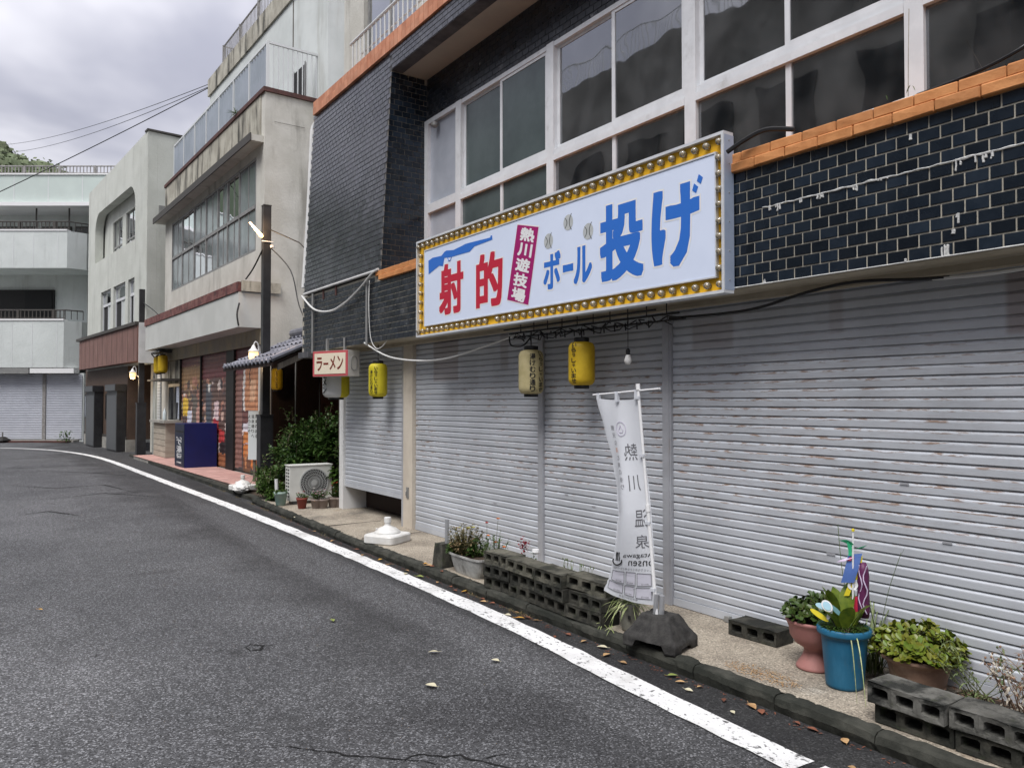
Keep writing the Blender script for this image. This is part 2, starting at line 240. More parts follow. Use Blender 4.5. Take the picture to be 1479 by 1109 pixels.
D('brick_rust', (0.105, 0.045, 0.038), (0.07, 0.034, 0.03), scale=6, rough=0.8)
D('lamp_glow', (1.0, 0.85, 0.6), emit=((1.0, 0.52, 0.17), 0.6)); D('lamp_glow_soft', (1.0, 0.9, 0.7), emit=((1.0, 0.62, 0.24), 0.55))

D('pane_sky_tone', (0.25, 0.28, 0.29), (0.16, 0.185, 0.19), scale=1.4, rough=0.10, spec=0.7); D('screen_lit_grey', (0.085, 0.09, 0.095), rough=0.5)  # reflected sky put into the pane colour; grey paints the lit screen faces
def glass(name, tint, refl=0.9, dark=0.35, rough=0.02):
    """window pane: tinted see-through film under a reflecting surface"""
    m = bpy.data.materials.new(name); m.use_nodes = True; t = m.node_tree; t.nodes.clear(); L = t.links.new
    tr = N(t, 'ShaderNodeBsdfTransparent'); tr.inputs[0].default_value = (*tint, 1)
    geo = N(t, 'ShaderNodeNewGeometry'); n = N(t, 'ShaderNodeTexNoise', inp={'Scale': 1.1, 'Detail': 2.0}); L(geo.outputs['Position'], n.inputs['Vector'])
    bp = N(t, 'ShaderNodeBump', inp={'Strength': 0.12, 'Distance': 0.05}); L(n.outputs[0], bp.inputs['Height'])
    gl = N(t, 'ShaderNodeBsdfGlossy'); gl.inputs['Roughness'].default_value = rough; gl.inputs[0].default_value = (0.92, 0.94, 0.97, 1); L(bp.outputs[0], gl.inputs['Normal'])
    fr = N(t, 'ShaderNodeFresnel'); fr.inputs[0].default_value = 1.5
    f = mth(t, 'ADD', mth(t, 'MULTIPLY', fr.outputs[0], refl * 4.2), 0.06, clamp=True)
    df = N(t, 'ShaderNodeBsdfDiffuse'); n2 = N(t, 'ShaderNodeTexNoise', inp={'Scale': 3.0, 'Detail': 6.0}); L(geo.outputs['Position'], n2.inputs['Vector'])
    L(mixc(t, ramp(t, n2.outputs[0], .35, .7), (0.02, 0.024, 0.026), (0.13, 0.14, 0.145)), df.inputs[0])
    m0 = N(t, 'ShaderNodeMixShader'); m0.inputs[0].default_value = dark; L(tr.outputs[0], m0.inputs[1]); L(df.outputs[0], m0.inputs[2])
    m1 = N(t, 'ShaderNodeMixShader'); L(f, m1.inputs[0]); L(m0.outputs[0], m1.inputs[1]); L(gl.outputs[0], m1.inputs[2])
    o = N(t, 'ShaderNodeOutputMaterial'); L(m1.outputs[0], o.inputs[0]); MT[name] = m
def bulb_mat():
    m = bpy.data.materials.new('bulb_glass'); m.use_nodes = True; t = m.node_tree; t.nodes.clear(); L = t.links.new
    tr = N(t, 'ShaderNodeBsdfTransparent'); tr.inputs[0].default_value = (.93, .90, .84, 1); gl = N(t, 'ShaderNodeBsdfGlossy'); gl.inputs['Roughness'].default_value = .03
    lw = N(t, 'ShaderNodeFresnel'); lw.inputs[0].default_value = 1.7; f = mth(t, 'ADD', mth(t, 'MULTIPLY', lw.outputs[0], 0.9), .05, clamp=True)
    ms = N(t, 'ShaderNodeMixShader'); df = N(t, 'ShaderNodeBsdfDiffuse'); df.inputs[0].default_value = (.86, .78, .58, 1); m0 = N(t, 'ShaderNodeMixShader'); m0.inputs[0].default_value = .22; L(tr.outputs[0], m0.inputs[1]); L(df.outputs[0], m0.inputs[2]); L(f, ms.inputs[0]); L(m0.outputs[0], ms.inputs[1]); L(gl.outputs[0], ms.inputs[2]); o = N(t, 'ShaderNodeOutputMaterial'); L(ms.outputs[0], o.inputs[0]); MT['bulb_glass'] = m
bulb_mat()
glass('glass', (0.45, 0.48, 0.50)); glass('glass_far', (0.55, 0.58, 0.60), refl=0.8, dark=0.3)

def slat_mat(name, base, rust, zmid=1.5):
    """roller-shutter paint: grime, rust freckles along the joints, old brown patches near the drum"""
    m = mat(name, base, tuple(c * 0.88 for c in base), scale=2.2, rough=0.42, metal=0.15, objrand=0.05,
            stains=(((0.26, 0.25, 0.235), 0.4, (1.2, 1.2, 1.8), 0.56, 0.8),))
    t = m.node_tree; L = t.links.new; b = t.nodes['Principled BSDF']; old = b.inputs['Base Color'].links[0].from_socket
    geo = N(t, 'ShaderNodeNewGeometry'); tcn = N(t, 'ShaderNodeTexCoord'); s = N(t, 'ShaderNodeSeparateXYZ'); L(tcn.outputs['Object'], s.inputs[0]); sp = N(t, 'ShaderNodeSeparateXYZ'); L(geo.outputs['Position'], sp.inputs[0])
    n = N(t, 'ShaderNodeTexNoise', inp={'Scale': 1.0, 'Detail': 5.0, 'Roughness': 0.75}); mp = N(t, 'ShaderNodeMapping'); mp.inputs['Scale'].default_value = (9, 7, 65); L(geo.outputs['Position'], mp.inputs[0]); L(mp.outputs[0], n.inputs['Vector'])
    big = N(t, 'ShaderNodeTexNoise', inp={'Scale': 0.8, 'Detail': 2.0}); L(geo.outputs['Position'], big.inputs['Vector'])
    lip = mth(t, 'SUBTRACT', 1.0, ramp(t, mth(t, 'ABSOLUTE', mth(t, 'SUBTRACT', s.outputs[2], 0.050)), 0.004, 0.016))
    lowm = mth(t, 'SUBTRACT', 1.0, ramp(t, mth(t, 'ABSOLUTE', mth(t, 'SUBTRACT', sp.outputs[2], zmid)), 0.35, 0.85))
    f = mth(t, 'MULTIPLY', ramp(t, n.outputs[0], 0.505, 0.575), mth(t, 'ADD', 0.12, mth(t, 'MULTIPLY', lip, 0.88)))
    f = mth(t, 'MULTIPLY', f, mth(t, 'MULTIPLY', mth(t, 'ADD', 0.05, lowm), ramp(t, big.outputs[0], 0.32, 0.55)), clamp=True)
    c = mixc(t, mth(t, 'MULTIPLY', f, rust), old, (0.20, 0.095, 0.035))
    for (y0, y1, z0, z1, a) in ((1.52, 1.97, 2.12, 2.47, 0.85), (2.95, 3.05, 2.2, 2.5, 0.4), (3.85, 4.25, 2.16, 2.40, 0.5), (7.9, 8.5, 2.0, 2.5, 0.75), (6.85, 7.0, 2.1, 2.5, 0.5)):
        def win(v, a0, a1): return mth(t, 'MULTIPLY', ramp(t, v, a0 - 0.02, a0 + 0.02), mth(t, 'SUBTRACT', 1.0, ramp(t, v, a1 - 0.02, a1 + 0.02)))
        k = mth(t, 'MULTIPLY', win(sp.outputs[1], y0, y1), win(sp.outputs[2], z0, z1))
        c = mixc(t, mth(t, 'MULTIPLY', k, a * 0.55), c, (0.19, 0.10, 0.075))
    L(c, b.inputs['Base Color']); MT[name] = m
slat_mat('slat', (0.545, 0.570, 0.610), 0.8)

# ------------------------------------------------------------------ building helpers
I4 = Matrix.Identity(4); W = {}
class MB:
    def __init__(s, T=I4): s.v = []; s.f = []; s.T = T
    def add(s, vs, fs):
        o = len(s.v); s.v += [tuple(p) for p in vs]; s.f += [tuple(i + o for i in f) for f in fs]; return s
    def box(s, x0, x1, y0, y1, z0, z1):
        return s.add([(x0, y0, z0), (x1, y0, z0), (x1, y1, z0), (x0, y1, z0), (x0, y0, z1), (x1, y0, z1), (x1, y1, z1), (x0, y1, z1)],
                     [(0, 3, 2, 1), (4, 5, 6, 7), (0, 1, 5, 4), (1, 2, 6, 5), (2, 3, 7, 6), (3, 0, 4, 7)])
    def mbox(s, M, sx, sy, sz):
        o = len(s.v); s.box(-sx / 2, sx / 2, -sy / 2, sy / 2, -sz / 2, sz / 2)
        for i in range(o, len(s.v)): s.v[i] = tuple(M @ Vector(s.v[i]))
        return s
    def poly(s, pts): return s.add(pts, [tuple(range(len(pts)))])
    def tube(s, path, r, n=8, caps=True):
        P = [Vector(p) for p in path]; k = len(P); rr = r if isinstance(r, (list, tuple)) else [r] * k; vs = []
        ref = None
        for i, p in enumerate(P):
            t = (P[min(i + 1, k - 1)] - P[max(i - 1, 0)]).normalized()
            if ref is None: ref = t.orthogonal().normalized()
            a = (ref - t * ref.dot(t))
            a = a.normalized() if a.length > 1e-6 else t.orthogonal().normalized(); ref = a; b = t.cross(a)
            for j in range(n):
                g = 2 * math.pi * j / n; vs.append(p + (a * math.cos(g) + b * math.sin(g)) * rr[i])
        fs = [(i * n + j, i * n + (j + 1) % n, (i + 1) * n + (j + 1) % n, (i + 1) * n + j) for i in range(k - 1) for j in range(n)]
        if caps: fs += [tuple(range(n))[::-1], tuple(range((k - 1) * n, k * n))]
        return s.add(vs, fs)
    def lathe(s, prof, n=24, c=(0, 0, 0), caps=(True, True)):
        vs = [(c[0] + r * math.cos(2 * math.pi * j / n), c[1] + r * math.sin(2 * math.pi * j / n), c[2] + z) for r, z in prof for j in range(n)]
        k = len(prof); fs = [(i * n + j, i * n + (j + 1) % n, (i + 1) * n + (j + 1) % n, (i + 1) * n + j) for i in range(k - 1) for j in range(n)]
        if caps[0]: fs.append(tuple(range(n))[::-1])
        if caps[1]: fs.append(tuple(range((k - 1) * n, k * n)))
        return s.add(vs, fs)
    def prism(s, pts, d):
        """polygon pts (3D, planar) pushed by vector d"""
        n = len(pts); q = [tuple(Vector(p) + Vector(d)) for p in pts]
        return s.add(list(pts) + q, [tuple(range(n))[::-1], tuple(range(n, 2 * n))] + [(i, (i + 1) % n, n + (i + 1) % n, n + i) for i in range(n)])
    def mesh(s, name, m, T=I4, smooth=False):
        me = bpy.data.meshes.new(name); me.from_pydata([tuple(T @ Vector(p)) for p in s.v], [], s.f); me.update()
        if m: me.materials.append(MT[m])
        if smooth: me.polygons.foreach_set('use_smooth', [True] * len(me.polygons))
        return me
    def build(s, name, m, parent=None, smooth=False, **tags):
        T = (W[parent].inverted() if parent else I4) @ s.T
        o = bpy.data.objects.new(name, s.mesh(name, m, T, smooth)); COL.objects.link(o)
        if parent: o.parent = parent
        W[o] = W[parent] if parent else I4
        for k, v in tags.items(): o[k] = v
        return o
def piece(name, me, parent, M):
    """shared-mesh piece placed at world matrix M under parent"""
    o = bpy.data.objects.new(name, me); COL.objects.link(o)
    if parent: o.parent = parent; M = W[parent].inverted() @ M
    o.matrix_basis = M; W[o] = (W[parent] @ M) if parent else M
    return o
def thing(name, label, cat, loc=(0, 0, 0), rz=0.0, group=None):
    o = bpy.data.objects.new(name, None); COL.objects.link(o); o.empty_display_size = 0.2
    M = Matrix.Translation(loc) @ Matrix.Rotation(rz, 4, 'Z'); o.matrix_basis = M; W[o] = M
    o['label'] = label; o['category'] = cat
    if group: o['group'] = group
    return o
def tag(o, label, cat, group=None):
    o['label'] = label; o['category'] = cat
    if group: o['group'] = group
    return o
def recentre(o):
    """move a top-level mesh's origin to the middle of its base"""
    xs = [v.co for v in o.data.vertices]; c = Vector((sum(p.x for p in xs) / len(xs), sum(p.y for p in xs) / len(xs), min(p.z for p in xs)))
    o.data.transform(Matrix.Translation(-c)); o.location = c; W[o] = Matrix.Translation(c); return o
def frame(x, y, deg): return Matrix.Translation((x, y, 0)) @ Matrix.Rotation(R(deg), 4, 'Z')
def local(T): return lambda: MB(T)

_fc = bpy.data.curves.new('lettering', 'FONT'); _fo = bpy.data.objects.new('lettering', _fc); COL.objects.link(_fo)
def glyph(txt, bold=0.0, sh=0.0, res=3):
    """text outline as (verts2d, faces), filled, normalised to its own box 0..1"""
    _fc.body = txt; _fc.offset = bold; _fc.shear = sh; _fc.resolution_u = res; _fc.fill_mode = 'FRONT'
    bpy.context.view_layer.update()
    me = bpy.data.meshes.new_from_object(_fo.evaluated_get(bpy.context.evaluated_depsgraph_get()))
    vs = [(v.co.x, v.co.y) for v in me.vertices]; fs = [tuple(p.vertices) for p in me.polygons]; bpy.data.meshes.remove(me)
    x0 = min(p[0] for p in vs); x1 = max(p[0] for p in vs); y0 = min(p[1] for p in vs); y1 = max(p[1] for p in vs)
    return [((p[0] - x0) / (x1 - x0 or 1), (p[1] - y0) / (y1 - y0 or 1)) for p in vs], fs, (x1 - x0, y1 - y0)
def wrap_text(mb, txt, fn, cut=0, **kw):
    """lay a normalised glyph through fn(u, v) -> point; cut slices it so that it can bend"""
    vs, fs, _ = glyph(txt, **kw)
    if cut:
        bm = bmesh.new(); bv = [bm.verts.new((a, b, 0)) for a, b in vs]
        for f in fs:
            try: bm.faces.new([bv[i] for i in f])
            except ValueError: pass
        for i in range(1, cut):
            for no in ((1, 0, 0), (0, 1, 0)):
                bmesh.ops.bisect_plane(bm, geom=bm.verts[:] + bm.edges[:] + bm.faces[:], dist=1e-6, plane_co=(i / cut, i / cut, 0), plane_no=no)
        bm.verts.index_update(); vs = [(v.co.x, v.co.y) for v in bm.verts]; fs = [tuple(v.index for v in f.verts) for f in bm.faces]; bm.free()
    mb.add([fn(a, b) for a, b in vs], fs)
def ell_pt(rx, ry, rz):
    while True:
        p = Vector((random.uniform(-1, 1), random.uniform(-1, 1), random.uniform(-1, 1)))
        if p.length <= 1: return Vector((p.x * rx, p.y * ry, p.z * rz))
def leaf(mb, p, d, L, wd, droop=0.2, up=Vector((0, 0, 1)), shape=(0.0, 0.75, 1.0, 0.7, 0.0)):
    """a folded leaf blade from p along d"""
    d = Vector(d).normalized(); s = d.cross(up)
    s = s.normalized() if s.length > 1e-3 else Vector((1, 0, 0)); n = s.cross(d); k = len(shape); c = []; l = []; r = []
    for i, a in enumerate(shape):
        t = i / (k - 1); q = Vector(p) + d * (L * t) - Vector((0, 0, 1)) * (droop * L * t * t)
        c.append(q); l.append(q + s * (wd * a / 2) + n * (wd * a * 0.12)); r.append(q - s * (wd * a / 2) + n * (wd * a * 0.12))
    o = len(mb.v); mb.v += [tuple(x) for x in c + l + r]
    for i in range(k - 1):
        for side in (k, 2 * k):
            ids = [o + i, o + i + 1, o + side + i + 1, o + side + i]
            if shape[i] == 0: ids = [o + i, o + i + 1, o + side + i + 1]
            elif shape[i + 1] == 0: ids = [o + i, o + i + 1, o + side + i]
            mb.f.append(tuple(ids if side == k else ids[::-1]))
def rdir(zmin=-0.3, zmax=1.0):
    a = random.uniform(0, 2 * math.pi); z = random.uniform(zmin, zmax); h = math.sqrt(max(0, 1 - z * z)); return Vector((math.cos(a) * h, math.sin(a) * h, z))

# ================================================================== SETTING: ground, road, kerb, pavement
def struct(o): o['kind'] = 'structure'; return o
g = MB(); g.poly([(-700, -700, -0.06), (700, -700, -0.06), (700, 900, -0.06), (-700, 900, -0.06)]); struct(g.build('ground', 'concrete'))
g = MB(); g.poly([(-9, -14, 0), (9, -14, 0), (9, 50, 0), (-40, 60, 0), (-40, 34, 0), (-9, 26, 0)]); road = struct(g.build('road', 'asphalt'))
def strip(pts, wd, z, T=I4, jit=0.0, sub=0.12):
    mb = MB(T); P = []
    for a, b in zip(pts[:-1], pts[1:]):
        n = max(1, int((Vector(b) - Vector(a)).length / sub))
        P += [Vector(a).lerp(Vector(b), i / n) for i in range(n)]
    P.append(Vector(pts[-1])); k = len(P)
    for i, p in enumerate(P):
        t = (P[min(i + 1, k - 1)] - P[max(i - 1, 0)]).normalized(); s = Vector((t.y, -t.x)); ww = wd if not isinstance(wd, (list, tuple)) else wd[min(i, len(wd) - 1)]
        a = p + s * (ww / 2 + random.uniform(-jit, jit)); b = p - s * (ww / 2 + random.uniform(-jit, jit))
        mb.v += [(a.x, a.y, z), (b.x, b.y, z)]
    mb.f += [(2 * i, 2 * i + 1, 2 * i + 3, 2 * i + 2) for i in range(k - 1)]
    return mb
def smooth_path(pts, n=8):
    P = [Vector(p) for p in pts]; out = []
    for i in range(len(P) - 1):
        p0 = P[max(i - 1, 0)]; p1 = P[i]; p2 = P[i + 1]; p3 = P[min(i + 2, len(P) - 1)]
        for j in range(n):
            t = j / n; out.append(0.5 * ((2 * p1) + (p2 - p0) * t + (2 * p0 - 5 * p1 + 4 * p2 - p3) * t * t + (3 * p1 - p0 - 3 * p2 + p3) * t ** 3))
    out.append(P[-1]); return out
g = MB(); ge = [(3.20, -6), (3.28, 2), (3.45, 5), (3.50, 9), (3.52, 13), (3.6, 16), (3.75, 19)]
gp = smooth_path(ge, 14); gq = [Vector((x + 0.02 * noise.noise(Vector((x * 3, y * 2.2, 0))), y)) for x, y in gp]
for p in gq: g.v += [(p.x - 0.02, p.y, 0.004), (max(3.74, p.x + 0.02) if p.y < 12 else 3.74 + (p.y - 12) * 0.035, p.y, 0.004)]
g.f += [(2 * i, 2 * i + 1, 2 * i + 3, 2 * i + 2) for i in range(len(gq) - 1)]
struct(g.build('gutter_strip', 'gutter_asphalt', None))
# painted edge line (worn)
m = mat('line_paint', (0.78, 0.78, 0.77), (0.66, 0.66, 0.65), scale=3, rough=0.7, bump=0.7, bscale=140,
        stains=(((0.05, 0.05, 0.05), 0.95, (9, 6, 1), 0.595, 0.66), ((0.045, 0.045, 0.045), 0.9, (38, 30, 1), 0.57, 0.64), ((0.40, 0.39, 0.37), 0.5, (3, 2, 1), 0.5, 0.7)))
MT['line_paint'] = m
lp = smooth_path([(3.14, -3), (3.20, 0.6), (3.268, 2.25)], 6)
mb = strip([tuple(p) for p in lp], 0.185, 0.008, jit=0.007, )
lp = smooth_path([(3.272, 2.31), (3.36, 3.7), (3.475, 5.4), (3.515, 8.9), (3.48, 13.5), (3.385, 17.5), (3.30, 21.5), (3.20, 25.5), (2.98, 28.5), (2.55, 31), (1.95, 33), (0.7, 35), (-1.5, 36.3), (-6, 37.5), (-14, 38.5)], 8)
mb2 = strip([tuple(p) for p in lp], 0.19, 0.008, jit=0.008); mb.add(mb2.v, mb2.f)
o = mb.build('road_line', 'line_paint', road); o['label'] = 'worn white edge line'
# cracks in the asphalt
def crack(pts, wd, name='crack'):
    mb = MB(); P = []
    for a, b in zip(pts[:-1], pts[1:]):
        n = max(2, int((Vector(b) - Vector(a)).length / 0.03)); P += [Vector(a).lerp(Vector(b), i / n) + Vector((random.uniform(-.008, .008), random.uniform(-.008, .008))) for i in range(n)]
    P.append(Vector(pts[-1])); k = len(P)
    for i, p in enumerate(P):
        t = (P[min(i + 1, k - 1)] - P[max(i - 1, 0)]).normalized(); s = Vector((t.y, -t.x)) * wd * random.uniform(.3, 1) * min(1, 3 * (i + .5) / k, 3 * (k - i - .5) / k)
        mb.v += [(p.x + s.x, p.y + s.y, 0.004), (p.x - s.x, p.y - s.y, 0.004)]
    mb.f += [(2 * i, 2 * i + 1, 2 * i + 3, 2 * i + 2) for i in range(k - 1)]
    return mb.build(name, 'crack', road)
crack([(1.10, 4.05), (1.324, 3.905), (1.451, 3.761), (1.533, 3.649), (1.739, 3.454), (1.822, 3.469), (1.907, 3.375), (1.985, 3.339), (2.024, 3.24), (2.118, 3.08), (2.189, 2.9), (2.3, 2.75)], 0.009)
crack([(1.739, 3.454), (1.80, 3.40), (1.84, 3.32)], 0.006); crack([(2.024, 3.24), (2.13, 3.24), (2.24, 3.2)], 0.005)
crack([(1.577, 5.671), (1.636, 5.707), (1.70, 5.624), (1.664, 5.536), (1.587, 5.57), (1.577, 5.671)], 0.016); crack([(1.20, 5.76), (1.564, 5.63)], 0.004); crack([(1.70, 5.62), (1.80, 5.60)], 0.006)
crack([(1.967, 13.26), (2.6, 13.22), (3.182, 13.177)], 0.012); crack([(2.151, 16.55), (3.005, 16.53)], 0.014)
for q in ([(0.43, 22.36), (1.32, 22.88), (2.40, 21.45), (3.30, 19.4)], [(0.38, 19.57), (1.29, 18.15), (2.18, 18.33), (2.53, 16.3)], [(0.94, 16.12), (1.99, 16.67), (2.84, 15.3)], [(0.46, 14.12), (0.93, 14.43), (1.33, 13.52)], [(0.3, 24.5), (1.4, 24.0), (2.2, 24.6)]): crack(q, 0.035, 'tar_smear')

# kerb and pavement
g = MB(); kp = smooth_path([(3.72, -6), (3.725, 3), (3.715, 6.5), (3.74, 9), (3.82, 11.5), (3.90, 13.5)], 22)
prof = [(0.0, 0.0), (-0.012, 0.05), (0.0, 0.085), (0.02, 0.098), (0.075, 0.101), (0.085, 0.06)]
g.box(3.76, 3.79, -6, 9, -.02, .085); kerb = struct(g.build('kerb', 'kerb')); n = len(prof); y0_ = -2.0
def kx(y): return next((a.x + (b.x - a.x) * (y - a.y) / (b.y - a.y) for a, b in zip(kp[:-1], kp[1:]) if a.y <= y <= b.y), kp[-1].x)
while y0_ < 13.2:
    y1_ = y0_ + .60; g = MB(); m_ = 20; dx0, dz0 = random.uniform(-.004, .004), random.uniform(-.004, .003)
    for i in range(m_ + 1):
        y = y0_ + .004 + (y1_ - y0_ - .008) * i / m_
        for (dx, dz) in prof: j = .009 * noise.noise(Vector((y * 7, dx * 40, dz * 40))) + .006 * noise.noise(Vector((y * 23, dx * 60, dz * 60))) - (.006 if i in (0, m_) and dz > .07 else 0); g.v.append((kx(y) + dx + dx0 + j, y, dz + ((j * .8 + dz0) if dz > .01 else 0)))
    g.f += [(i * n + j, i * n + j + 1, (i + 1) * n + j + 1, (i + 1) * n + j) for i in range(m_) for j in range(n - 1)] + [tuple(range(n)), tuple(range(m_ * n, m_ * n + n))[::-1]]
    g.build('kerb_stone', 'kerb', kerb); y0_ = y1_
g = MB(); gx = lambda y: 3.79 + (0 if y < 9 else (y - 9) * 0.038)
ys = [-6 + i * 0.25 for i in range(78)]
for y in ys: g.v += [(gx(y), y, 0.098), (4.3, y, 0.104), (9.9, y, 0.112)]
g.f += [(3 * i + j, 3 * i + j + 1, 3 * i + 4 + j, 3 * i + 3 + j) for i in range(len(ys) - 1) for j in range(2)]
pav = struct(g.build('pavement', 'pavement'))
crk = MB()
for p, q in (((3.82, 8.75), (4.62, 9.05)), ((3.85, 9.9), (4.6, 9.75))): crk.box(p[0], q[0], p[1] - .004, p[1] + .004, 0.100, 0.1075)
crk.build('joint', 'crack', pav)
g = MB(); g.poly([(3.95, 13.2, 0.06), (9.9, 13.2, 0.09), (9.9, 17.2, 0.09), (4.05, 17.2, 0.06)]); struct(g.build('passage_ground', 'soil'))
g = MB(); g.box(3.98, 4.12, 13.5, 27.4, -0.02, 0.07); struct(g.build('low_kerb', 'kerb'))

# opposite side of the street (seen in the window glass)
ob = thing('opposite_building', 'dark terraced building across the street mirrored in the window glass', 'building', (-12, 20, 0))
g = MB(); g.box(-19, -9.5, 6, 34, 0, 14.3); g.build('wall', 'opposite_wall', ob)
for y in range(7, 34, 3): g = MB(); g.box(-9.5, -9.4, y, y + 1.8, 9.2, 11.0); g.build('window', 'dark_room', ob)
g = MB(); g.tube([(-9.7, 6, 15.3), (-9.7, 34, 15.3)], 0.03, 6)
for i in range(141): g.tube([(-9.7, 6 + i * 0.2, 14.3), (-9.7, 6 + i * 0.2, 15.3)], 0.016, 4, caps=False)
g.build('railing', 'rail_white', ob)
ob2 = thing('opposite_house', 'low dark house across the street beside the terraced building', 'building', (-10, -4, 0))
g = MB(); g.box(-18, -9, -16, 4.5, 0, 7.0); g.build('wall', 'opposite_wall', ob2); g = MB(); g.box(-18.3, -8.7, -16.3, 4.8, 7.0, 7.25); g.build('roof', 'roof_tile', ob2)

# ================================================================== MAIN BUILDING (shooting gallery)
XS, XT, XW = 4.66, 4.28, 4.97
main = thing('arcade_building', 'long building with dark blue glazed tile bands, aluminium windows and grey roller shutters', 'building', (5.5, 5, 0))
def part(name, m, T=I4, parent=main, **kw):
    return MB(T)
# shell
g = MB(); g.box(4.46, 10, 12.02, 12.2, 2.61, 6.36); g.build('side_wall', 'stucco2', main)
g = MB(); g.box(9.9, 10.05, -6, 12.2, 0, 10); g.build('back_wall', 'stucco2', main)
g = MB(); g.box(4.5, 9.9, -6.0, -5.9, 0.1, 10); g.build('end_wall', 'stucco2', main)
g = MB(); g.box(4.70, 9.85, -5.85, 12.0, 2.62, 3.40); g.build('floor_slab', 'room_grey', main)
# soffit over the shutters and its moulded lip
g = MB(); g.box(XT + 0.012, XS + 0.30, -5.9, 12.0, 2.525, 2.60); g.build('lintel_soffit', 'lintel', main)
g = MB(); g.box(XS - 0.10, XS - 0.02, -5.9, 11.4, 2.485, 2.5245); g.build('lintel_lip', 'lintel', main)
# tiles -------------------------------------------------------------
TW, TH, GJ = 0.1225, 0.0718, 0.0075
def tile_vs(cx, jit):                       # single tile, face towards -X, centred
    a, b = (TW - GJ) / 2, (TH - GJ) / 2; e = 0.003; d = 0.006
    q = [random.uniform(-jit, jit) for _ in range(4)]
    return [(0, -a, -b), (0, a, -b), (0, a, b), (0, -a, b), (-d + q[0], -a + e, -b + e), (-d + q[1], a - e, -b + e), (-d + q[2], a - e, b - e), (-d + q[3], -a + e, b - e)], \
           [(4, 5, 6, 7)[::-1], (0, 1, 5, 4)[::-1], (1, 2, 6, 5)[::-1], (2, 3, 7, 6)[::-1], (3, 0, 4, 7)[::-1]]
tile_meshes = []
for i in range(8):
    vs, fs = tile_vs(0, 0.0006); q = MB(); q.add(vs, fs); tile_meshes.append(q.mesh('tile', 'tile'))
g = MB(); g.box(XT, XT + 0.18, -5.9, 12.19, 2.53, 3.42); g.build('tile_backing', 'grout', main)
rows = 11; z0 = 2.532; cnt = 0; rest = MB(); worn = MB()
for r in range(rows + 1):
    z = z0 + (r + 0.5) * TH; off = (r % 2) * TW / 2; y = -4.0 + off if r < 11 else 9.42 + off
    while y < 12.12:
        if 0.75 < y < 3.62:
            if cnt < 300: piece('tile', tile_meshes[random.randrange(8)], main, Matrix.Translation((XT, y, z))); cnt += 1
            else: rest.add(*[[(p[0] + XT, p[1] + y, p[2] + z) for p in tile_vs(0, .0006)[0]], tile_vs(0, 0)[1]])
        elif y <= 0.75: rest.add([(p[0] + XT, p[1] + y, p[2] + z) for p in tile_vs(0, .0006)[0]], tile_vs(0, 0)[1])
        elif y > 7.7: worn.add([(p[0] + XT, p[1] + y, p[2] + z) for p in tile_vs(0, .0008)[0]], tile_vs(0, 0)[1])
        y += TW
o = rest.build('tiles', 'tile', main); o['kind'] = 'stuff'; o = worn.build('tiles', 'tile_worn', main); o['kind'] = 'stuff'; o['label'] = 'dull whitened blue tiles'
# white lime run along a tile joint, drips
e = MB(); y = 1.55
def yz(y): return 3.165 - 0.02 * math.sin(y * 2) - (0.0 if y < 2.6 else (y - 2.6) * 0.05)
zj = 2.532 + 7 * TH
pts = [(XT - 0.008, 1.30 + i * 0.02, zj + 0.007 * noise.noise(Vector((i * .35, 0, 0))) + (TH if i < 6 else 0)) for i in range(6, 100)]
e.tube(pts, [0.0035 + 0.011 * abs(noise.noise(Vector((i * .19, 3, 0)))) for i in range(94)], 6)
for (yy, zz, w_, h_, n_) in ((1.90, zj, .05, .06, 6), (2.03, zj, .02, .07, 3), (2.45, zj, .03, .025, 3), (2.62, zj, .02, .04, 3), (2.86, zj, .04, .035, 4), (3.0, zj, .02, .03, 2), (3.18, zj, .045, .05, 6), (1.66, 2.536, .06, .035, 5), (2.10, 2.536, .035, .055, 6), (2.04, 2.745, .006, .05, 2), (2.06, 2.665, .010, .02, 3), (3.27, 2.536, .014, .04, 3), (2.32, 2.536, .006, .03, 2), (2.28, 3.24, .006, .03, 2)):
    up = zz < 2.6
    for k in range(n_):
        y_ = yy + random.uniform(-w_, w_); hh_ = (h_ if up else -h_) * random.uniform(.3, 1.1); r0 = random.uniform(.004, .009)
        e.tube([(XT - 0.007, y_, zz - hh_ * .1), (XT - 0.0075, y_ + random.uniform(-.004, .004), zz + hh_ * .5), (XT - 0.0075, y_ + random.uniform(-.003, .003), zz + hh_ * .92), (XT - 0.0075, y_, zz + hh_)], [r0, r0 * .8, r0 * .9, r0 * .3], 6)
e.build('lime_run', 'efflor', main)
e = MB(); pts = [(XT - 0.008, -2 + i * 0.04, 2.5305) for i in range(140)]; e.tube(pts, [0.004 + 0.004 * abs(noise.noise(Vector((i * .3, 9, 0)))) for i in range(140)], 5); e.build('tile_edge_bead', 'efflor', main)
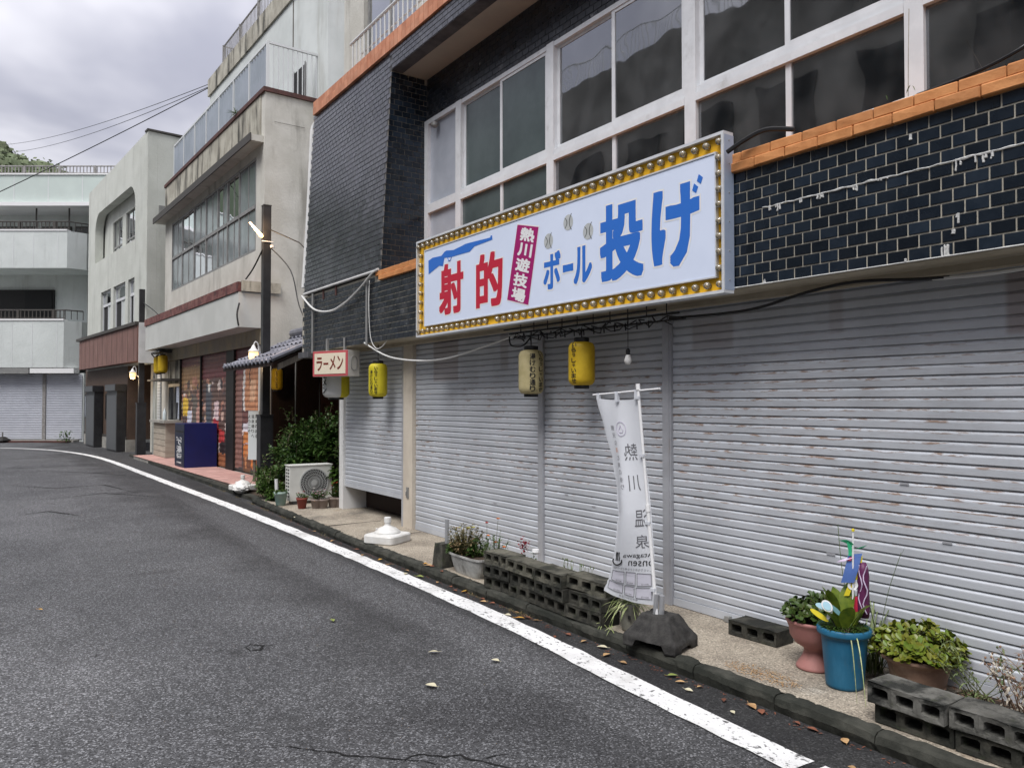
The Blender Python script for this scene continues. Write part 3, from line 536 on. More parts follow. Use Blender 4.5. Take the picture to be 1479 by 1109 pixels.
# orange ledge: two stepped courses of bricks
lb = []
for i in range(3):
    q = MB(); L2, hx = 0.2365 / 2, 0.0625 / 2
    bm = bmesh.new(); bmesh.ops.create_cube(bm, size=1); bmesh.ops.scale(bm, vec=(0.30, 0.2325, 0.063), verts=bm.verts)
    bmesh.ops.bevel(bm, geom=bm.edges[:], offset=0.006, segments=1, affect='EDGES')
    for v in bm.verts: v.co += Vector((random.uniform(-.0025, .0025), random.uniform(-.002, .002), random.uniform(-.002, .002)))
    me = bpy.data.meshes.new('ledge_brick'); bm.to_mesh(me); bm.free(); me.materials.append(MT['ledge_orange']); lb.append(me)
for row in range(2):
    y = -2.0 + row * 0.118
    while y < 9.32:
        if y < 3.75 or y > 7.6:
            piece('ledge_brick', random.choice(lb), main, Matrix.Translation((XT + 0.135 - 0.028 + row * 0.014 + random.uniform(-.003, .003), y, 3.3525 + row * 0.0655)) @ Matrix.Rotation(random.uniform(-.008, .008), 4, 'X'))
        y += 0.2365
g = MB(); g.box(XT + 0.02, XW, -5.9, 9.26, 3.421, 3.449); g.build('ledge_top', 'ledge_orange', main)
# flared fin wall at the left end, with recess return
g = MB(); A = [(4.288, 3.45), (4.443, 6.37)]
g.add([(4.288, 9.27, 3.45), (4.443, 9.27, 6.37), (5.05, 9.27, 6.37), (5.05, 9.27, 3.45), (4.288, 12.15, 3.45), (4.443, 12.15, 6.37), (5.05, 12.15, 6.37), (5.05, 12.15, 3.45)],
      [(0, 1, 2, 3), (7, 6, 5, 4), (4, 5, 1, 0), (5, 6, 2, 1), (6, 7, 3, 2), (7, 4, 0, 3)])
g.build('fin_wall', 'grout_dark', main)
finm = Matrix.Translation((4.288, 0, 3.45)) @ Matrix.Rotation(math.atan2(0.155, 2.92), 4, 'Y')
ft = MB(); r = 0
while r * TH < 2.90:
    y = 9.30 + (TW / 2 if r % 2 else 0)
    while y < 12.12:
        vs, fs = tile_vs(0, 0.0007); ft.add([tuple(finm @ Vector((p[0], p[1] + y, p[2] + (r + .5) * TH))) for p in vs], fs); y += TW
    r += 1
o = ft.build('tiles', 'tile_fin_sheen', main); o['kind'] = 'stuff'; o['label'] = 'glossy dark tiles of the flared end wall, sky sheen in their colour'
fs_ = MB(); r = 0                         # return face (towards -Y)
while r * TH < 2.62:
    xa = 4.288 + 0.155 * (r * TH) / 2.92 + 0.01; x = xa + TW / 2 - (TW / 2 if r % 2 else 0)
    while x < 4.98:
        lo = max(x - TW / 2 + GJ / 2, xa); hi = min(x + TW / 2 - GJ / 2, 4.955)
        if hi - lo > 0.02: zz = 3.45 + (r + .5) * TH; b = (TH - GJ) / 2; fs_.box(lo, hi, 9.258, 9.266, zz - b, zz + b)
        x += TW
    r += 1
o = fs_.build('tiles', 'tile', main); o['kind'] = 'stuff'
g = MB(); g.prism([(4.292, 9.2698, 3.452), (4.432, 9.2698, 6.118), (4.96, 9.2698, 6.118), (4.96, 9.2698, 3.452)], (0, -.0035, 0)); g.build('return_grout', 'grout', main)
# upper band over the recess and header above the windows
g = MB(); g.box(4.43, 4.60, -5.9, 9.2695, 6.12, 6.37); g.build('upper_band', 'grout_dark', main)
ub = MB()
for r in range(4):
    y = -1.0 + (r % 2) * TW / 2
    while y < 9.26: vs, fs = tile_vs(0, .0007); ub.add([(p[0] + 4.43, p[1] + y, p[2] * .85 + 6.125 + (r + .5) * 0.0612) for p in vs], fs); y += TW
o = ub.build('tiles', 'tile_fin_sheen', main); o['kind'] = 'stuff'
g = MB(); g.box(4.60, 5.2, -5.9, 9.269, 6.12, 6.30); g.build('recess_soffit', 'soffit', main)
g = MB(); g.box(XW, XW + 0.12, -5.9, 9.262, 5.53, 6.119); g.build('header_wall', 'grout_dark', main)
hb = MB()
for r in range(8):
    y = 2.0 + (r % 2) * TW / 2
    while y < 9.24: vs, fs = tile_vs(0, .0007); hb.add([(p[0] + XW, p[1] + y, p[2] + 5.535 + (r + .5) * TH) for p in vs], fs); y += TW
o = hb.build('tiles', 'tile_worn', main); o['kind'] = 'stuff'
# orange rim of the upper terrace: two courses of small tiles
rm = []
for k in (0.120, 0.118):
    q = MB(); q.box(-0.11, 0.11, -0.0555, 0.0555, -k / 2 + 0.005, k / 2 - 0.005); rm.append(q.mesh('rim_tile', 'rim_orange'))
for row in range(2):
    for i in range(54): piece('rim_tile', rm[row], main, Matrix.Translation((4.52 - (0.015 if row == 0 else 0.0), 5.75 + i * 0.1185 + row * 0.03, 6.43 + row * 0.116)) @ Matrix.Rotation(random.uniform(-.012, .012), 4, 'X'))
g = MB(); g.box(4.45, 9.9, -5.9, 5.68, 6.372, 6.60); g.build('terrace_rim', 'rim_orange', main)
g = MB(); g.box(4.60, 9.9, -5.85, 12.0, 6.31, 6.545); g.build('roof_slab', 'stucco2', main)
# terrace wall, doors and railing
g = MB(); g.box(4.97, 5.12, 11.40, 12.2, 6.55, 10); g.box(4.97, 5.12, -5.8, 9.60, 6.55, 10); g.box(4.97, 5.12, 9.60, 11.40, 9.0, 10); g.build('terrace_wall', 'stucco2', main)
for (ya, yb, xo) in ((9.62, 10.52, 0.02), (10.50, 11.38, 0.05)):
    f = MB(); X = 4.98 + xo
    f.box(X, X + .03, ya, ya + .06, 6.56, 8.98); f.box(X, X + .03, yb - .06, yb, 6.56, 8.98); f.box(X, X + .03, ya + .06, yb - .06, 6.56, 6.64); f.box(X, X + .03, ya + .06, yb - .06, 8.9, 8.98)
    d = f.build('sliding_door', 'alu_old', main); f = MB(); f.box(X + .01, X + .018, ya + .06, yb - .06, 6.64, 8.9); f.build('pane', 'glass_far', d)
g = MB(); g.box(5.13, 5.16, 9.5, 11.4, 6.56, 9.0); g.build('door_curtain', 'curtain_pale', main)
rl = MB(); rl.tube([(4.60, 11.03, 7.18), (4.60, 4.0, 7.18)], 0.024, 8)
rl.tube([(4.64, 10.7, 6.93), (4.64, 4.0, 6.93)], 0.013, 6)
for i in range(48): y = 10.95 - i * 0.14; rl.tube([(4.60, y, 7.17), (4.60, y, 6.70), (4.66, y, 6.60), (4.74, y, 6.57)], 0.011, 6)
rl.build('railing', 'rail_white', main)
g = MB(); g.tube([(4.52, 12.26, 6.33), (4.50, 12.31, 6.30), (4.48, 12.33, 6.22), (4.40, 12.30, 4.6), (4.33, 12.28, 3.6)], 0.04, 10); g.build('drainpipe', 'white_paint', main)
# aluminium windows ---------------------------------------------------
def bay(ya, yb, kind):
    X0, X1 = XW - 0.055, XW + 0.03; ym = (ya + yb) / 2; f = MB()
    f.box(X0, X1, yb - 0.062, yb + 0.062, 3.452, 5.53)                                  # main mullion
    f.box(X0 + .012, X1 + .0, ya + 0.063, yb - 0.063, 4.335, 4.392); f.box(X0 - .006, X1 - .002, ya + 0.063, yb - 0.063, 4.268, 4.332)   # double transom
    f.box(X0 + .01, X1, ya + 0.063, yb - 0.063, 5.478, 5.528); f.box(X0 + .01, X1, ya + 0.063, yb - 0.063, 3.452, 3.51)
    wn = f.build('window', 'alu', main)
    for (a, b, xo) in ((ya + .063, ym + .028, 0.0), (ym - .028, yb - .063, 0.03)):       # sliding sashes
        s = MB(); X = X0 + .02 + xo
        s.box(X, X + .025, a, a + .045, 4.393, 5.477); s.box(X, X + .025, b - .045, b, 4.393, 5.477); s.box(X, X + .025, a + .045, b - .045, 4.393, 4.43); s.box(X, X + .025, a + .045, b - .045, 5.445, 5.477)
        s.build('sash', 'alu', wn)
        p = MB(); p.box(X + .008, X + .014, a + .045, b - .045, 4.43, 5.445); p.build('pane', kind, wn)
    s = MB(); s.box(X0 + .02, X0 + .055, ym - .024, ym + .024, 3.511, 4.267); s.build('sash', 'alu', wn)
    for (a, b) in ((ya + .063, ym - .024), (ym + .024, yb - .063)):
        p = MB(); p.box(X0 + .034, X0 + .040, a, b, 3.511, 4.267); p.build('pane', kind, wn)
for (a, b, k) in ((6.45, 8.35, 'frost'), (4.50, 6.45, 'glass'), (2.60, 4.50, 'glass'), (0.68, 2.60, 'glass'), (-1.25, 0.68, 'glass')): bay(a, b, k)
f = MB(); f.box(XW - .05, XW + .03, 9.155, 9.255, 3.452, 5.53); f.box(XW - .05, XW + .03, 8.413, 9.154, 4.27, 4.385); f.box(XW - .05, XW + .03, 8.413, 9.154, 5.47, 5.53); f.box(XW - .03, XW + .03, 8.413, 8.46, 3.452, 4.269); f.box(XW - .03, XW + .03, 8.413, 8.46, 4.386, 5.469)
bw = f.build('blank_window', 'alu', main)
for (a, b) in ((3.452, 4.269), (4.386, 5.469)): p = MB(); p.box(XW - .004, XW + .01, 8.461, 9.154, a, b); p.build('panel', 'blank_panel', bw)
p = MB(); p.lathe([(0.03, 0), (0.045, 0.02), (0.045, 0.06), (0.02, 0.075)], 12, (XW - .07, 8.93, 5.36)); p.tube([(XW - .07, 8.93, 5.40), (XW, 8.93, 5.42)], .015, 6); p.build('vent_cap', 'alu_old', bw)
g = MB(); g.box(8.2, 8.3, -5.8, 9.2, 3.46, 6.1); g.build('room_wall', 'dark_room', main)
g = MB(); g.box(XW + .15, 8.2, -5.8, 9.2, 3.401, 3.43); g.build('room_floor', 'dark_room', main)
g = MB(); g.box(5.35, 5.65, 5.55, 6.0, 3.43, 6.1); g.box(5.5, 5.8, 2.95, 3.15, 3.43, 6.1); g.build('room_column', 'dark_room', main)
for (ya, yb, x) in ((4.63, 5.38, 5.14), (3.50, 4.2, 5.12), (1.9, 2.2, 5.3)):
    c = MB(); n = 30; P = []
    for i in range(n + 1): y = ya + (yb - ya) * i / n; xx = x + 0.025 * math.sin(i * 1.7); c.v += [(xx, y, 3.46), (xx, y, 5.5)]
    c.f += [(2 * i, 2 * i + 2, 2 * i + 3, 2 * i + 1) for i in range(n)]; c.build('curtain', 'curtain_pale', main)
# roller shutters ----------------------------------------------------
PITCH_S = 0.0643
def shutter(ya, yb, zb, label, zt=2.50, latches=()):
    b = MB(); b.box(XS + .019, XS + .026, ya, yb, zb, zt + 0.12); b.box(XS - .012, XS + .012, ya, yb, zb - 0.005, zb + 0.055)
    part_ = b.build('roller_shutter', 'slat', main); part_['label'] = label
    prof = [(0.009, 0.0005), (-0.0025, 0.0015), (-0.0048, 0.004), (-0.0052, 0.042), (-0.004, 0.047), (0.005, 0.0575), (0.0085, 0.0592), (0.009, 0.0640)]
    q = MB(); k = len(prof); ns = 14; h = (yb - ya) / 2
    for i in range(ns + 1):
        y = -h + 2 * h * i / ns
        for (x, z) in prof: q.v.append((x + 0.0012 * noise.noise(Vector((y * 3, z * 20, ya))), y, z + 0.0008 * noise.noise(Vector((y * 2, 5, z)))))
    q.f += [(i * k + j, (i + 1) * k + j, (i + 1) * k + j + 1, i * k + j + 1) for i in range(ns) for j in range(k - 1)]
    mes = [q.mesh('slat', 'slat')]
    for v_ in range(4):
        q2 = MB(); q2.f = q.f; q2.v = [(x + .0035 * noise.noise(Vector((y * 1.1, v_ * 9, 0))) + .0015 * noise.noise(Vector((y * 5, v_ * 5, 0))), y, z + .0016 * noise.noise(Vector((y * .9, v_ * 7, 4)))) for (x, y, z) in q.v]; mes.append(q2.mesh('slat', 'slat'))
    z = zb + 0.055
    while z < zt + 0.02: piece('slat', random.choice(mes), part_, Matrix.Translation((XS + random.uniform(-.0012, .0012), (ya + yb) / 2, z)) @ Matrix.Rotation(random.uniform(-.0006, .0006), 4, 'X')); z += PITCH_S
    for (y, z, w_) in latches: l = MB(); l.box(XS - .0095, XS - .0076, y - w_ * .35, y + w_ * .35, z - .007, z + .007); l.build('latch', 'post', part_)
shutter(-3.2, 4.46, 0.115, 'widest shutter with rust freckles and brown patches', latches=((3.05, 0.745, .09), (2.30, 0.93, .08), (2.55, 1.25, .08)))
shutter(4.56, 6.20, 0.115, 'rust freckled shutter behind the upright banner', latches=((5.45, 0.79, .07), (5.85, 0.86, .07)))
shutter(6.285, 8.97, 0.115, 'shutter behind the marigold planter', latches=((7.6, 0.66, .09), (7.1, 0.645, .09), (7.9, 0.90, .04)))
shutter(9.33, 11.30, 0.46, 'half raised shutter at the left end', latches=((10.1, 1.60, .16), (10.2, 1.02, .05), (10.6, 1.05, .05)))
g = MB(); g.box(XS - .03, XS + .05, 4.462, 4.558, 0.106, 2.60); g.box(XS - .037, XS - .03, 4.478, 4.486, .106, 2.6); g.build('shutter_post', 'post', main)
g = MB(); g.box(XS - .03, XS + .05, 6.202, 6.283, 0.106, 2.60); g.build('shutter_post', 'post', main)
g = MB(); g.box(XS - .03, XS + .02, 9.232, 9.328, 0.106, 2.524); g.build('shutter_rail', 'post', main)
g = MB(); g.box(XS - .055, XS + .06, 8.975, 9.228, 0.106, 2.524); pl = g.build('pillar', 'pillar', main); pl['label'] = 'cream painted pillar beside the half raised shutter'
g = MB(); g.box(XS - .066, XS - .056, 9.06, 9.12, 0.50, 0.64); g.tube([(XS - .07, 9.09, .60), (XS - .085, 9.09, .58), (XS - .085, 9.09, .54), (XS - .07, 9.09, .52)], .006, 6); g.build('lock_plate', 'alu_old', main)
g = MB(); g.box(XS - .04, XS + .35, 11.302, 11.46, 0.106, 2.524); g.build('jamb', 'white_paint', main)
g = MB(); g.box(XS + .355, 9.9, 11.30, 11.46, 0.1, 2.6); g.build('garage_side', 'room_grey', main)
g = MB(); g.box(5.0, 7.2, 9.6, 11.3, 0.12, 0.62); g.build('stored_crate_row', 'dark_wood', main)
g = MB(); g.box(XS - .035, XS + .02, 3.85, 3.93, 0.106, 0.125); g.box(XS - .05, XS - .012, 3.87, 3.91, 0.11, 0.15); g.build('shutter_stop', 'alu_old', main)
# conduit, pipes and cables on the tile band
g = MB(); g.tube([(4.25, 12.05, 3.46), (4.25, 9.28, 3.46)], 0.017, 8); g.build('conduit', 'white_paint', main)
for y in (10.75, 11.25): g = MB(); g.box(4.262, 4.275, y - .02, y + .02, 3.30, 3.45); g.build('conduit_bracket', 'brick_rust', main)
for y, zt_ in ((9.60, 3.40), (11.64, 3.42)): g = MB(); g.tube([(4.245, y, zt_), (4.245, y, 2.50)], 0.018, 8); g.build('vertical_pipe', 'alu_old', main)
g = MB(); g.box(4.2, 4.272, 11.70, 12.15, 2.44, 2.531); g.build('band_end_trim', 'grout_dark', main)
def cable(name, pts, r, m, label, n=10, cat='cable'):
    P = smooth_path(pts, n); mb = MB(); mb.tube(P, r, 6); o = mb.build(name, m); recentre(o); return tag(o, label, cat)
cable('cable', [(4.22, 12.06, 3.43), (4.21, 11.47, 3.16), (4.21, 10.81, 3.07), (4.21, 10.24, 3.14), (4.21, 9.72, 3.29), (4.22, 9.38, 3.43), (4.25, 9.25, 3.47)], 0.016, 'cable_white', 'thick white cable sagging across the dark tiles left of the large sign')
cable('cable', [(4.26, 9.71, 2.54), (4.3, 9.07, 2.33), (4.32, 8.3, 2.24), (4.35, 7.63, 2.24), (4.38, 6.9, 2.33), (4.42, 6.2, 2.44)], 0.011, 'cable_white', 'thin pale cable hanging below the lower left corner of the large sign')
cable('cable', [(4.26, 9.55, 3.36), (4.23, 9.50, 3.0), (4.24, 9.46, 2.6), (4.27, 9.36, 2.45), (4.30, 9.25, 2.46), (4.30, 9.1, 2.53)], 0.006, 'cable_white', 'thin white wire dropping beside the brown pipe on tiles')
cable('cable', [(4.50, 4.35, 2.41), (4.50, 3.6, 2.40), (4.49, 3.1, 2.47), (4.49, 2.75, 2.495), (4.48, 2.3, 2.455), (4.50, 1.8, 2.44), (4.50, 1.2, 2.46), (4.5, 0, 2.44)], 0.010, 'cable_black', 'black cable strung under the beige soffit over the widest shutter')
cable('cable', [(4.485, 2.28, 2.452), (4.48, 2.0, 2.44), (4.485, 1.75, 2.445)], 0.011, 'cable_white', 'short bare white length taped along black cable under soffit')
for i in range(5):
    cable('cable', [(4.25 + i * .012, .5, 4.0 + i * .03), (4.25 + i * .012, 1.2, 3.70 + i * .018), (4.255 + i * .012, 1.55, 3.56 + i * .012), (4.265 + i * .012, 1.78, 3.495 + i * .006), (4.28 + i * .012, 2.0 + i * .04, 3.468), (4.31, 2.35 + i * .08, 3.462)], 0.009, 'cable_white' if i % 2 else 'cable_black',
          'bundled %s cable lying on the orange ledge, %s of five' % (('white' if i % 2 else 'black'), ('first', 'second', 'third', 'fourth', 'fifth')[i]))
cable('cable', [(4.16, 3.48, 3.44), (4.20, 3.36, 3.50), (4.24, 3.22, 3.535), (4.30, 3.05, 3.50)], 0.016, 'cable_black', 'thick black cable looping from the sign end over the orange ledge')
# grass blade on the ledge
pt = MB()
for (y, L_, a) in ((2.26, .06, .3), (2.31, .07, -.4), (2.42, .05, .2)): leaf(pt, (4.28, y, 3.48), (0, a, 1), L_, .012, .3)
lw_ = tag(recentre(pt.build('ledge_weed', 'leaf_mid')), 'tiny green weed sprouting on the orange ledge under the windows', 'weed')
pt = MB(); pt.tube([(4.30, 2.31, 3.46), (4.40, 2.36, 3.75), (4.60, 2.46, 4.12)], .0022, 4); pt.build('dry_stalk', 'dry_pale', lw_)

# ================================================================== MARQUEE SIGN
sg = thing('marquee_sign', 'long white and yellow bulb-lined sign board with red and blue lettering', 'sign', (4.2, 5.76, 2.49))
XF = 4.16; YA, YB, ZA, ZB = 3.51, 8.02, 2.49, 3.60
g = MB(); g.box(XF + .045, XT - .013, YA + .012, YB - .012, ZA + .012, ZB - .012); g.build('cabinet', 'sign_side', sg)
g = MB(); t_ = .022
g.box(XF, XF + .10, YA, YB, ZB - t_, ZB); g.box(XF, XF + .10, YA, YB, ZA, ZA + t_); g.box(XF, XF + .10, YB - t_, YB, ZA + t_, ZB - t_)
g.box(XF, XF + .008, YA, YA + t_, ZA + t_, ZB - t_); g.build('frame', 'sign_frame', sg)
g = MB(); g.box(XF + .008, XT - .016, YA - .001, YA + t_ - .001, ZA + t_, ZB - t_); g.build('side_panel', 'sign_side', sg)
sc_ = MB()
for i in range(6): sc_.lathe([(0.005, 0), (0.003, 0.004)], 8, (0, 0, 0))
g = MB()
for zz in (2.58, 2.78, 2.98, 3.18, 3.38, 3.54):
    M = Matrix.Translation((4.215, YA - .001, zz)) @ Matrix.Rotation(R(90), 4, 'X'); q = MB(); q.lathe([(0.006, 0), (0.004, 0.004)], 8); g.add([tuple(M @ Vector(p)) for p in q.v], q.f)
g.build('screws', 'alu_old', sg)
g = MB(); g.box(XF + .035, XF + .044, YA + t_, YB - t_, ZA + t_, ZB - t_); g.build('bulb_board', 'sign_yellow', sg)
g = MB(); P0, P1, Q0, Q1 = 3.595, 7.825, 2.615, 3.462; g.box(XF + .012, XF + .034, P0, P1, Q0, Q1); pan = g.build('face_panel', 'sign_white', sg)
g = MB(); b_ = .012
for (a, b, c, d) in ((P0 - b_, P1 + b_, Q1 + .001, Q1 + b_), (P0 - b_, P1 + b_, Q0 - b_, Q0 - .001), (P0 - b_, P0 - .001, Q0, Q1), (P1 + .001, P1 + b_, Q0, Q1)): g.box(XF + .006, XF + .034, a, b, c, d)
g.build('face_trim', 'sign_frame', pan)
# bulbs
q = MB(); q.lathe([(0.012, 0.0), (0.0215, 0.012), (0.026, 0.026), (0.025, 0.038), (0.017, 0.050), (0.006, 0.054)], 14)
ROT = Matrix.Rotation(R(-90), 4, 'Y')
bulb_me = q.mesh('bulb', 'bulb_glass', ROT, smooth=True); q = MB(); q.lathe([(0.019, -0.002), (0.019, 0.009), (0.013, 0.011)], 12); q.lathe([(.006, .011), (.007, .03), (.003, .036)], 8); sock_me = q.mesh('socket', 'bulb_socket', ROT)
def bulb(y, z):
    M = Matrix.Translation((XF + .036, y, z)) @ Matrix.Rotation(random.uniform(-.12, .12), 4, 'Y') @ Matrix.Rotation(random.uniform(-.12, .12), 4, 'Z')
    b = piece('bulb', bulb_me, sg, M); piece('socket', sock_me, b, M)
for i in range(41):
    y = 3.555 + i * 0.1105; bulb(y, 3.532)
    if i != 26: bulb(y, 2.556)
for j in range(8): bulb(3.556, 2.666 + j * .1085); bulb(7.925, 2.666 + j * .1085)
# lettering: white outline under coloured fill
def sgn(y, z, dx=0.0): return (XF + .0115 - dx, y, z)
def fat_text(mb, txt, ya, yb, za, zb, r, dx, fn=None, rings=2):
    """heavy lettering: the outline swept round a small square, each pass a hair proud of the last"""
    vs, fs, _ = glyph(txt); sy = -1 if yb < ya else 1; ya += sy * r; yb -= sy * r; za += r; zb -= r; k = 0; fn = fn or sgn
    sq = [(0, 0)] + [(a * q / rings, b * q / rings) for q in range(1, rings + 1) for a in (-1, -.5, 0, .5, 1) for b in (-1, -.5, 0, .5, 1) if max(abs(a), abs(b)) == 1]
    for (a, b) in sq: mb.add([fn(ya + (yb - ya) * u + a * r, za + (zb - za) * v + b * r, dx + k * .000015) for u, v in vs], fs); k += 1
def ch(c, ya, yb, za, zb, m, name, r=.02):
    mb = MB(); e = .013; s_ = -1 if yb < ya else 1; fat_text(mb, c, ya - s_ * e, yb + s_ * e, za - e, zb + e, r + e, .0003); mb.build(name + '_outline', 'white_plain', pan)
    mb = MB(); fat_text(mb, c, ya, yb, za, zb, r, .0010); mb.build(name, m, pan)
ch('射', 7.49, 6.97, 2.692, 3.245, 'ink_red', 'letter', .019); ch('的', 6.72, 6.23, 2.691, 3.236, 'ink_red', 'letter', .019)
ch('ボ', 5.57, 5.32, 2.747, 3.075, 'ink_blue', 'letter', .010); ch('ー', 5.29, 5.145, 2.868, 2.934, 'ink_blue', 'letter', .012); ch('ル', 5.14, 4.90, 2.748, 3.06, 'ink_blue', 'letter', .010)
ch('投', 4.80, 4.295, 2.715, 3.335, 'ink_blue', 'letter', .021); ch('け', 4.21, 3.735, 2.731, 3.325, 'ink_blue', 'letter', .024)
for (y_, z_) in ((3.728, 3.318), (3.772, 3.262)):
    g = MB(); g.poly([sgn(y_ + .012, z_ + .038, .0014), sgn(y_ - .026, z_ + .006, .0014), sgn(y_ - .006, z_ - .036, .0014), sgn(y_ + .030, z_ - .008, .0014)]); g.build('letter_mark', 'ink_blue', pan)
pl_ = [(5.978, 3.419), (5.643, 3.335), (5.804, 2.642), (6.151, 2.727)]
g = MB(); cy = sum(p[0] for p in pl_) / 4; cz = sum(p[1] for p in pl_) / 4
g.poly([sgn(cy + (p[0] - cy) * 1.05, cz + (p[1] - cz) * 1.03, .0008) for p in pl_]); g.build('plate_edge', 'white_plain', pan)
g = MB(); g.poly([sgn(p[0], p[1], .0016) for p in pl_]); plate = g.build('name_plate', 'ink_plum', pan)
mb = MB()
for c, (y, z) in zip('熱川遊技場', ((5.815, 3.295), (5.856, 3.160), (5.892, 3.024), (5.927, 2.888), (5.962, 2.755))):
    fat_text(mb, c, 0, 1, 0, 1, .035, .0026, fn=lambda u, v, d, y=y, z=z: sgn(y + .112 - .224 * u - .032 * (v - .5), z - .060 + .120 * v - .062 * (u - .5), d), rings=1)
mb.build('plate_lettering', 'white_plain', pan)
gun = [(7.741, 3.341), (7.646, 3.361), (7.441, 3.352), (7.368, 3.387), (7.325, 3.391), (7.179, 3.373), (6.991, 3.390), (6.93, 3.398), (6.454, 3.381), (6.44, 3.400), (6.418, 3.396), (6.413, 3.353), (6.751, 3.342), (6.84, 3.302), (7.211, 3.305), (7.292, 3.310), (7.374, 3.319), (7.407, 3.232), (7.491, 3.249), (7.733, 3.187)]
g = MB(); g.poly([sgn(y, z, .0016) for y, z in gun]); g.tube([sgn(7.30, 3.312, .002), sgn(7.285, 3.275, .002), sgn(7.24, 3.272, .002), sgn(7.22, 3.305, .002)], .004, 5); g.build('rifle_print', 'ink_blue', pan)
for (y, z) in ((5.495, 3.181), (5.214, 3.295), (4.949, 3.17)):
    g = MB(); g.poly([sgn(y - .066 * math.cos(2 * math.pi * i / 28), z + .068 * math.sin(2 * math.pi * i / 28), .0012) for i in range(28)]); bo = g.build('baseball_print', 'ball_grey', pan)
    g = MB()
    for s in (-1, 1):
        P = [(y + s * (.016 + .030 * t * t), z + .058 * t - .012 * s * t) for t in [-1 + i * .2 for i in range(11)]]
        for a, b in zip(P[:-1], P[1:]): g.poly([sgn(a[0] - .004, a[1], .002), sgn(a[0] + .004, a[1], .002), sgn(b[0] + .004, b[1], .002), sgn(b[0] - .004, b[1], .002)])
    g.build('seam_print', 'ink_black', pan)
# bracket frame with clips hanging under the sign
fr = thing('clip_rack', 'black wire rack with white clips hung under the large sign', 'rack', (4.42, 5.3, 2.40))
g = MB(); g.tube([(4.40, 6.45, 2.43), (4.40, 4.15, 2.43)], .008, 6); g.tube([(4.47, 6.40, 2.40), (4.47, 4.15, 2.39)], .007, 6); g.tube([(4.30, 6.40, 2.46), (4.30, 4.3, 2.46)], .008, 6)
for i in range(10): y = 4.3 + i * .22; g.tube([(4.42, y, 2.43), (4.42, y, 2.526)], .005, 5)
P = [(4.42 + .05 * math.sin(i * 1.9), 6.45 - i * .045, 2.40 + .028 * math.sin(i * 2.7)) for i in range(52)]; g.tube(P, .006, 5)
P = [(4.44 + .04 * math.sin(i * 1.3), 6.40 - i * .06, 2.37 + .025 * math.sin(i * 1.7 + 1)) for i in range(36)]; g.tube(P, .005, 5)
P = [(4.38, 6.42, 2.40), (4.36, 6.36, 2.31), (4.40, 6.22, 2.30), (4.42, 6.12, 2.37)]; g.tube(smooth_path(P, 5), .008, 5)
g.build('rails', 'cable_black', fr)
for i in range(13): y = 6.15 - i * .135; g = MB(); g.mbox(Matrix.Translation((4.42 + .02 * (i % 2), y, 2.415 + .01 * (i % 3))) @ Matrix.Rotation(random.uniform(-.2, .2), 4, 'X'), .03, .085, .028); g.build('clip', 'ball_grey', fr); g = MB(); g.tube([(4.42, y - .03, 2.40), (4.42, y - .035, 2.34)], .006, 5); g.build('hook', 'cable_black', fr)

# ================================================================== LANTERNS
def lantern(x, y, z0, z1, r, m, label, texts=(), hang=2.43, ring=True, m2=None, split=0.0, tilt=0.0, cord=True):
    T = thing('paper_lantern', label, 'lantern', (x, y, z0), 0, 'paper lanterns'); h = z1 - z0; hb = h - .07
    def rad(v):                         # v 0..1 along the paper body
        e = min(v, 1 - v); k = 1.0 if e > .16 else math.sqrt(max(0, 1 - ((.16 - e) / .16) ** 2)) * .38 + .62
        return r * k
    nb, ns = 44, 28; q = MB(); q2 = MB()
    for i in range(nb + 1):
        v = i / nb; rr = rad(v) * (1 + .020 * (1 if i % 2 else -1))
        for j in range(ns): a = 2 * math.pi * j / ns; q.v.append((x + rr * math.cos(a), y + rr * math.sin(a), z0 + .03 + hb * v))
    q2.v = list(q.v)
    for i in range(nb):
        for j in range(ns):
            a = 2 * math.pi * (j + .5) / ns; f = (i * ns + j, i * ns + (j + 1) % ns, (i + 1) * ns + (j + 1) % ns, (i + 1) * ns + j)
            (q2 if (m2 and math.cos(a - split) > .25) else q).f.append(f)
    q.build('paper_body', m, T, smooth=True)
    if m2: q2.build('paper_body', m2, T, smooth=True)
    for (zz, s) in ((z0, 1), (z1 - .04, 1)): c = MB(); c.lathe([(r * .56, zz), (r * .58, zz + .012), (r * .58, zz + .034), (r * .55, zz + .04)], 20, (x, y, 0)); c.build('end_ring', 'black_plastic', T)
    if cord: c = MB(); c.tube([(x, y, z1), (x, y, hang)], .006, 5); c.build('cord', 'cable_black', T)
    for (txt, ang, w_, v0, v1, mm) in texts:        # vertical writing; ang = facing direction
        mb = MB(); n = len(txt); step = (v1 - v0) / n
        for i, c_ in enumerate(txt):
            vt = v1 - i * step; small = c_ in 'っゃ'; sz = .62 if small else .90
            def fn(u, v, vt=vt, sz=sz):
                vv = vt - step * (.5 + .5 * sz) + step * sz * v; rr = rad(vv) * 1.026 + .0012; a = ang + (u - .5) * w_ * sz / r
                return (x + rr * math.cos(a), y + rr * math.sin(a), z0 + .03 + hb * vv)
            wrap_text(mb, c_, fn, cut=6, bold=.022)
        mb.build('lettering', mm, T)
    return T
face = lambda x, y: math.atan2(-y, -x)             # angle towards the viewer's side of the street
IRA = 'いらっしゃいませ'; YU = '湯けむり通り'
a = face(4.42, 6.106); lantern(4.42, 6.106, 1.795, 2.29, .122, 'lantern_cream', 'faded cream paper lantern hanging under the large sign', ((YU, a + .12, .062, .04, .92, 'ink_black'), (IRA, a + .85, .058, .04, .96, 'ink_black')))
a = face(4.42, 5.338); lantern(4.42, 5.338, 1.865, 2.32, .118, 'lantern_yellow', 'amber yellow paper lantern hanging under the large sign next to the bare bulb', ((IRA, a - .62, .055, .04, .98, 'ink_black'),))
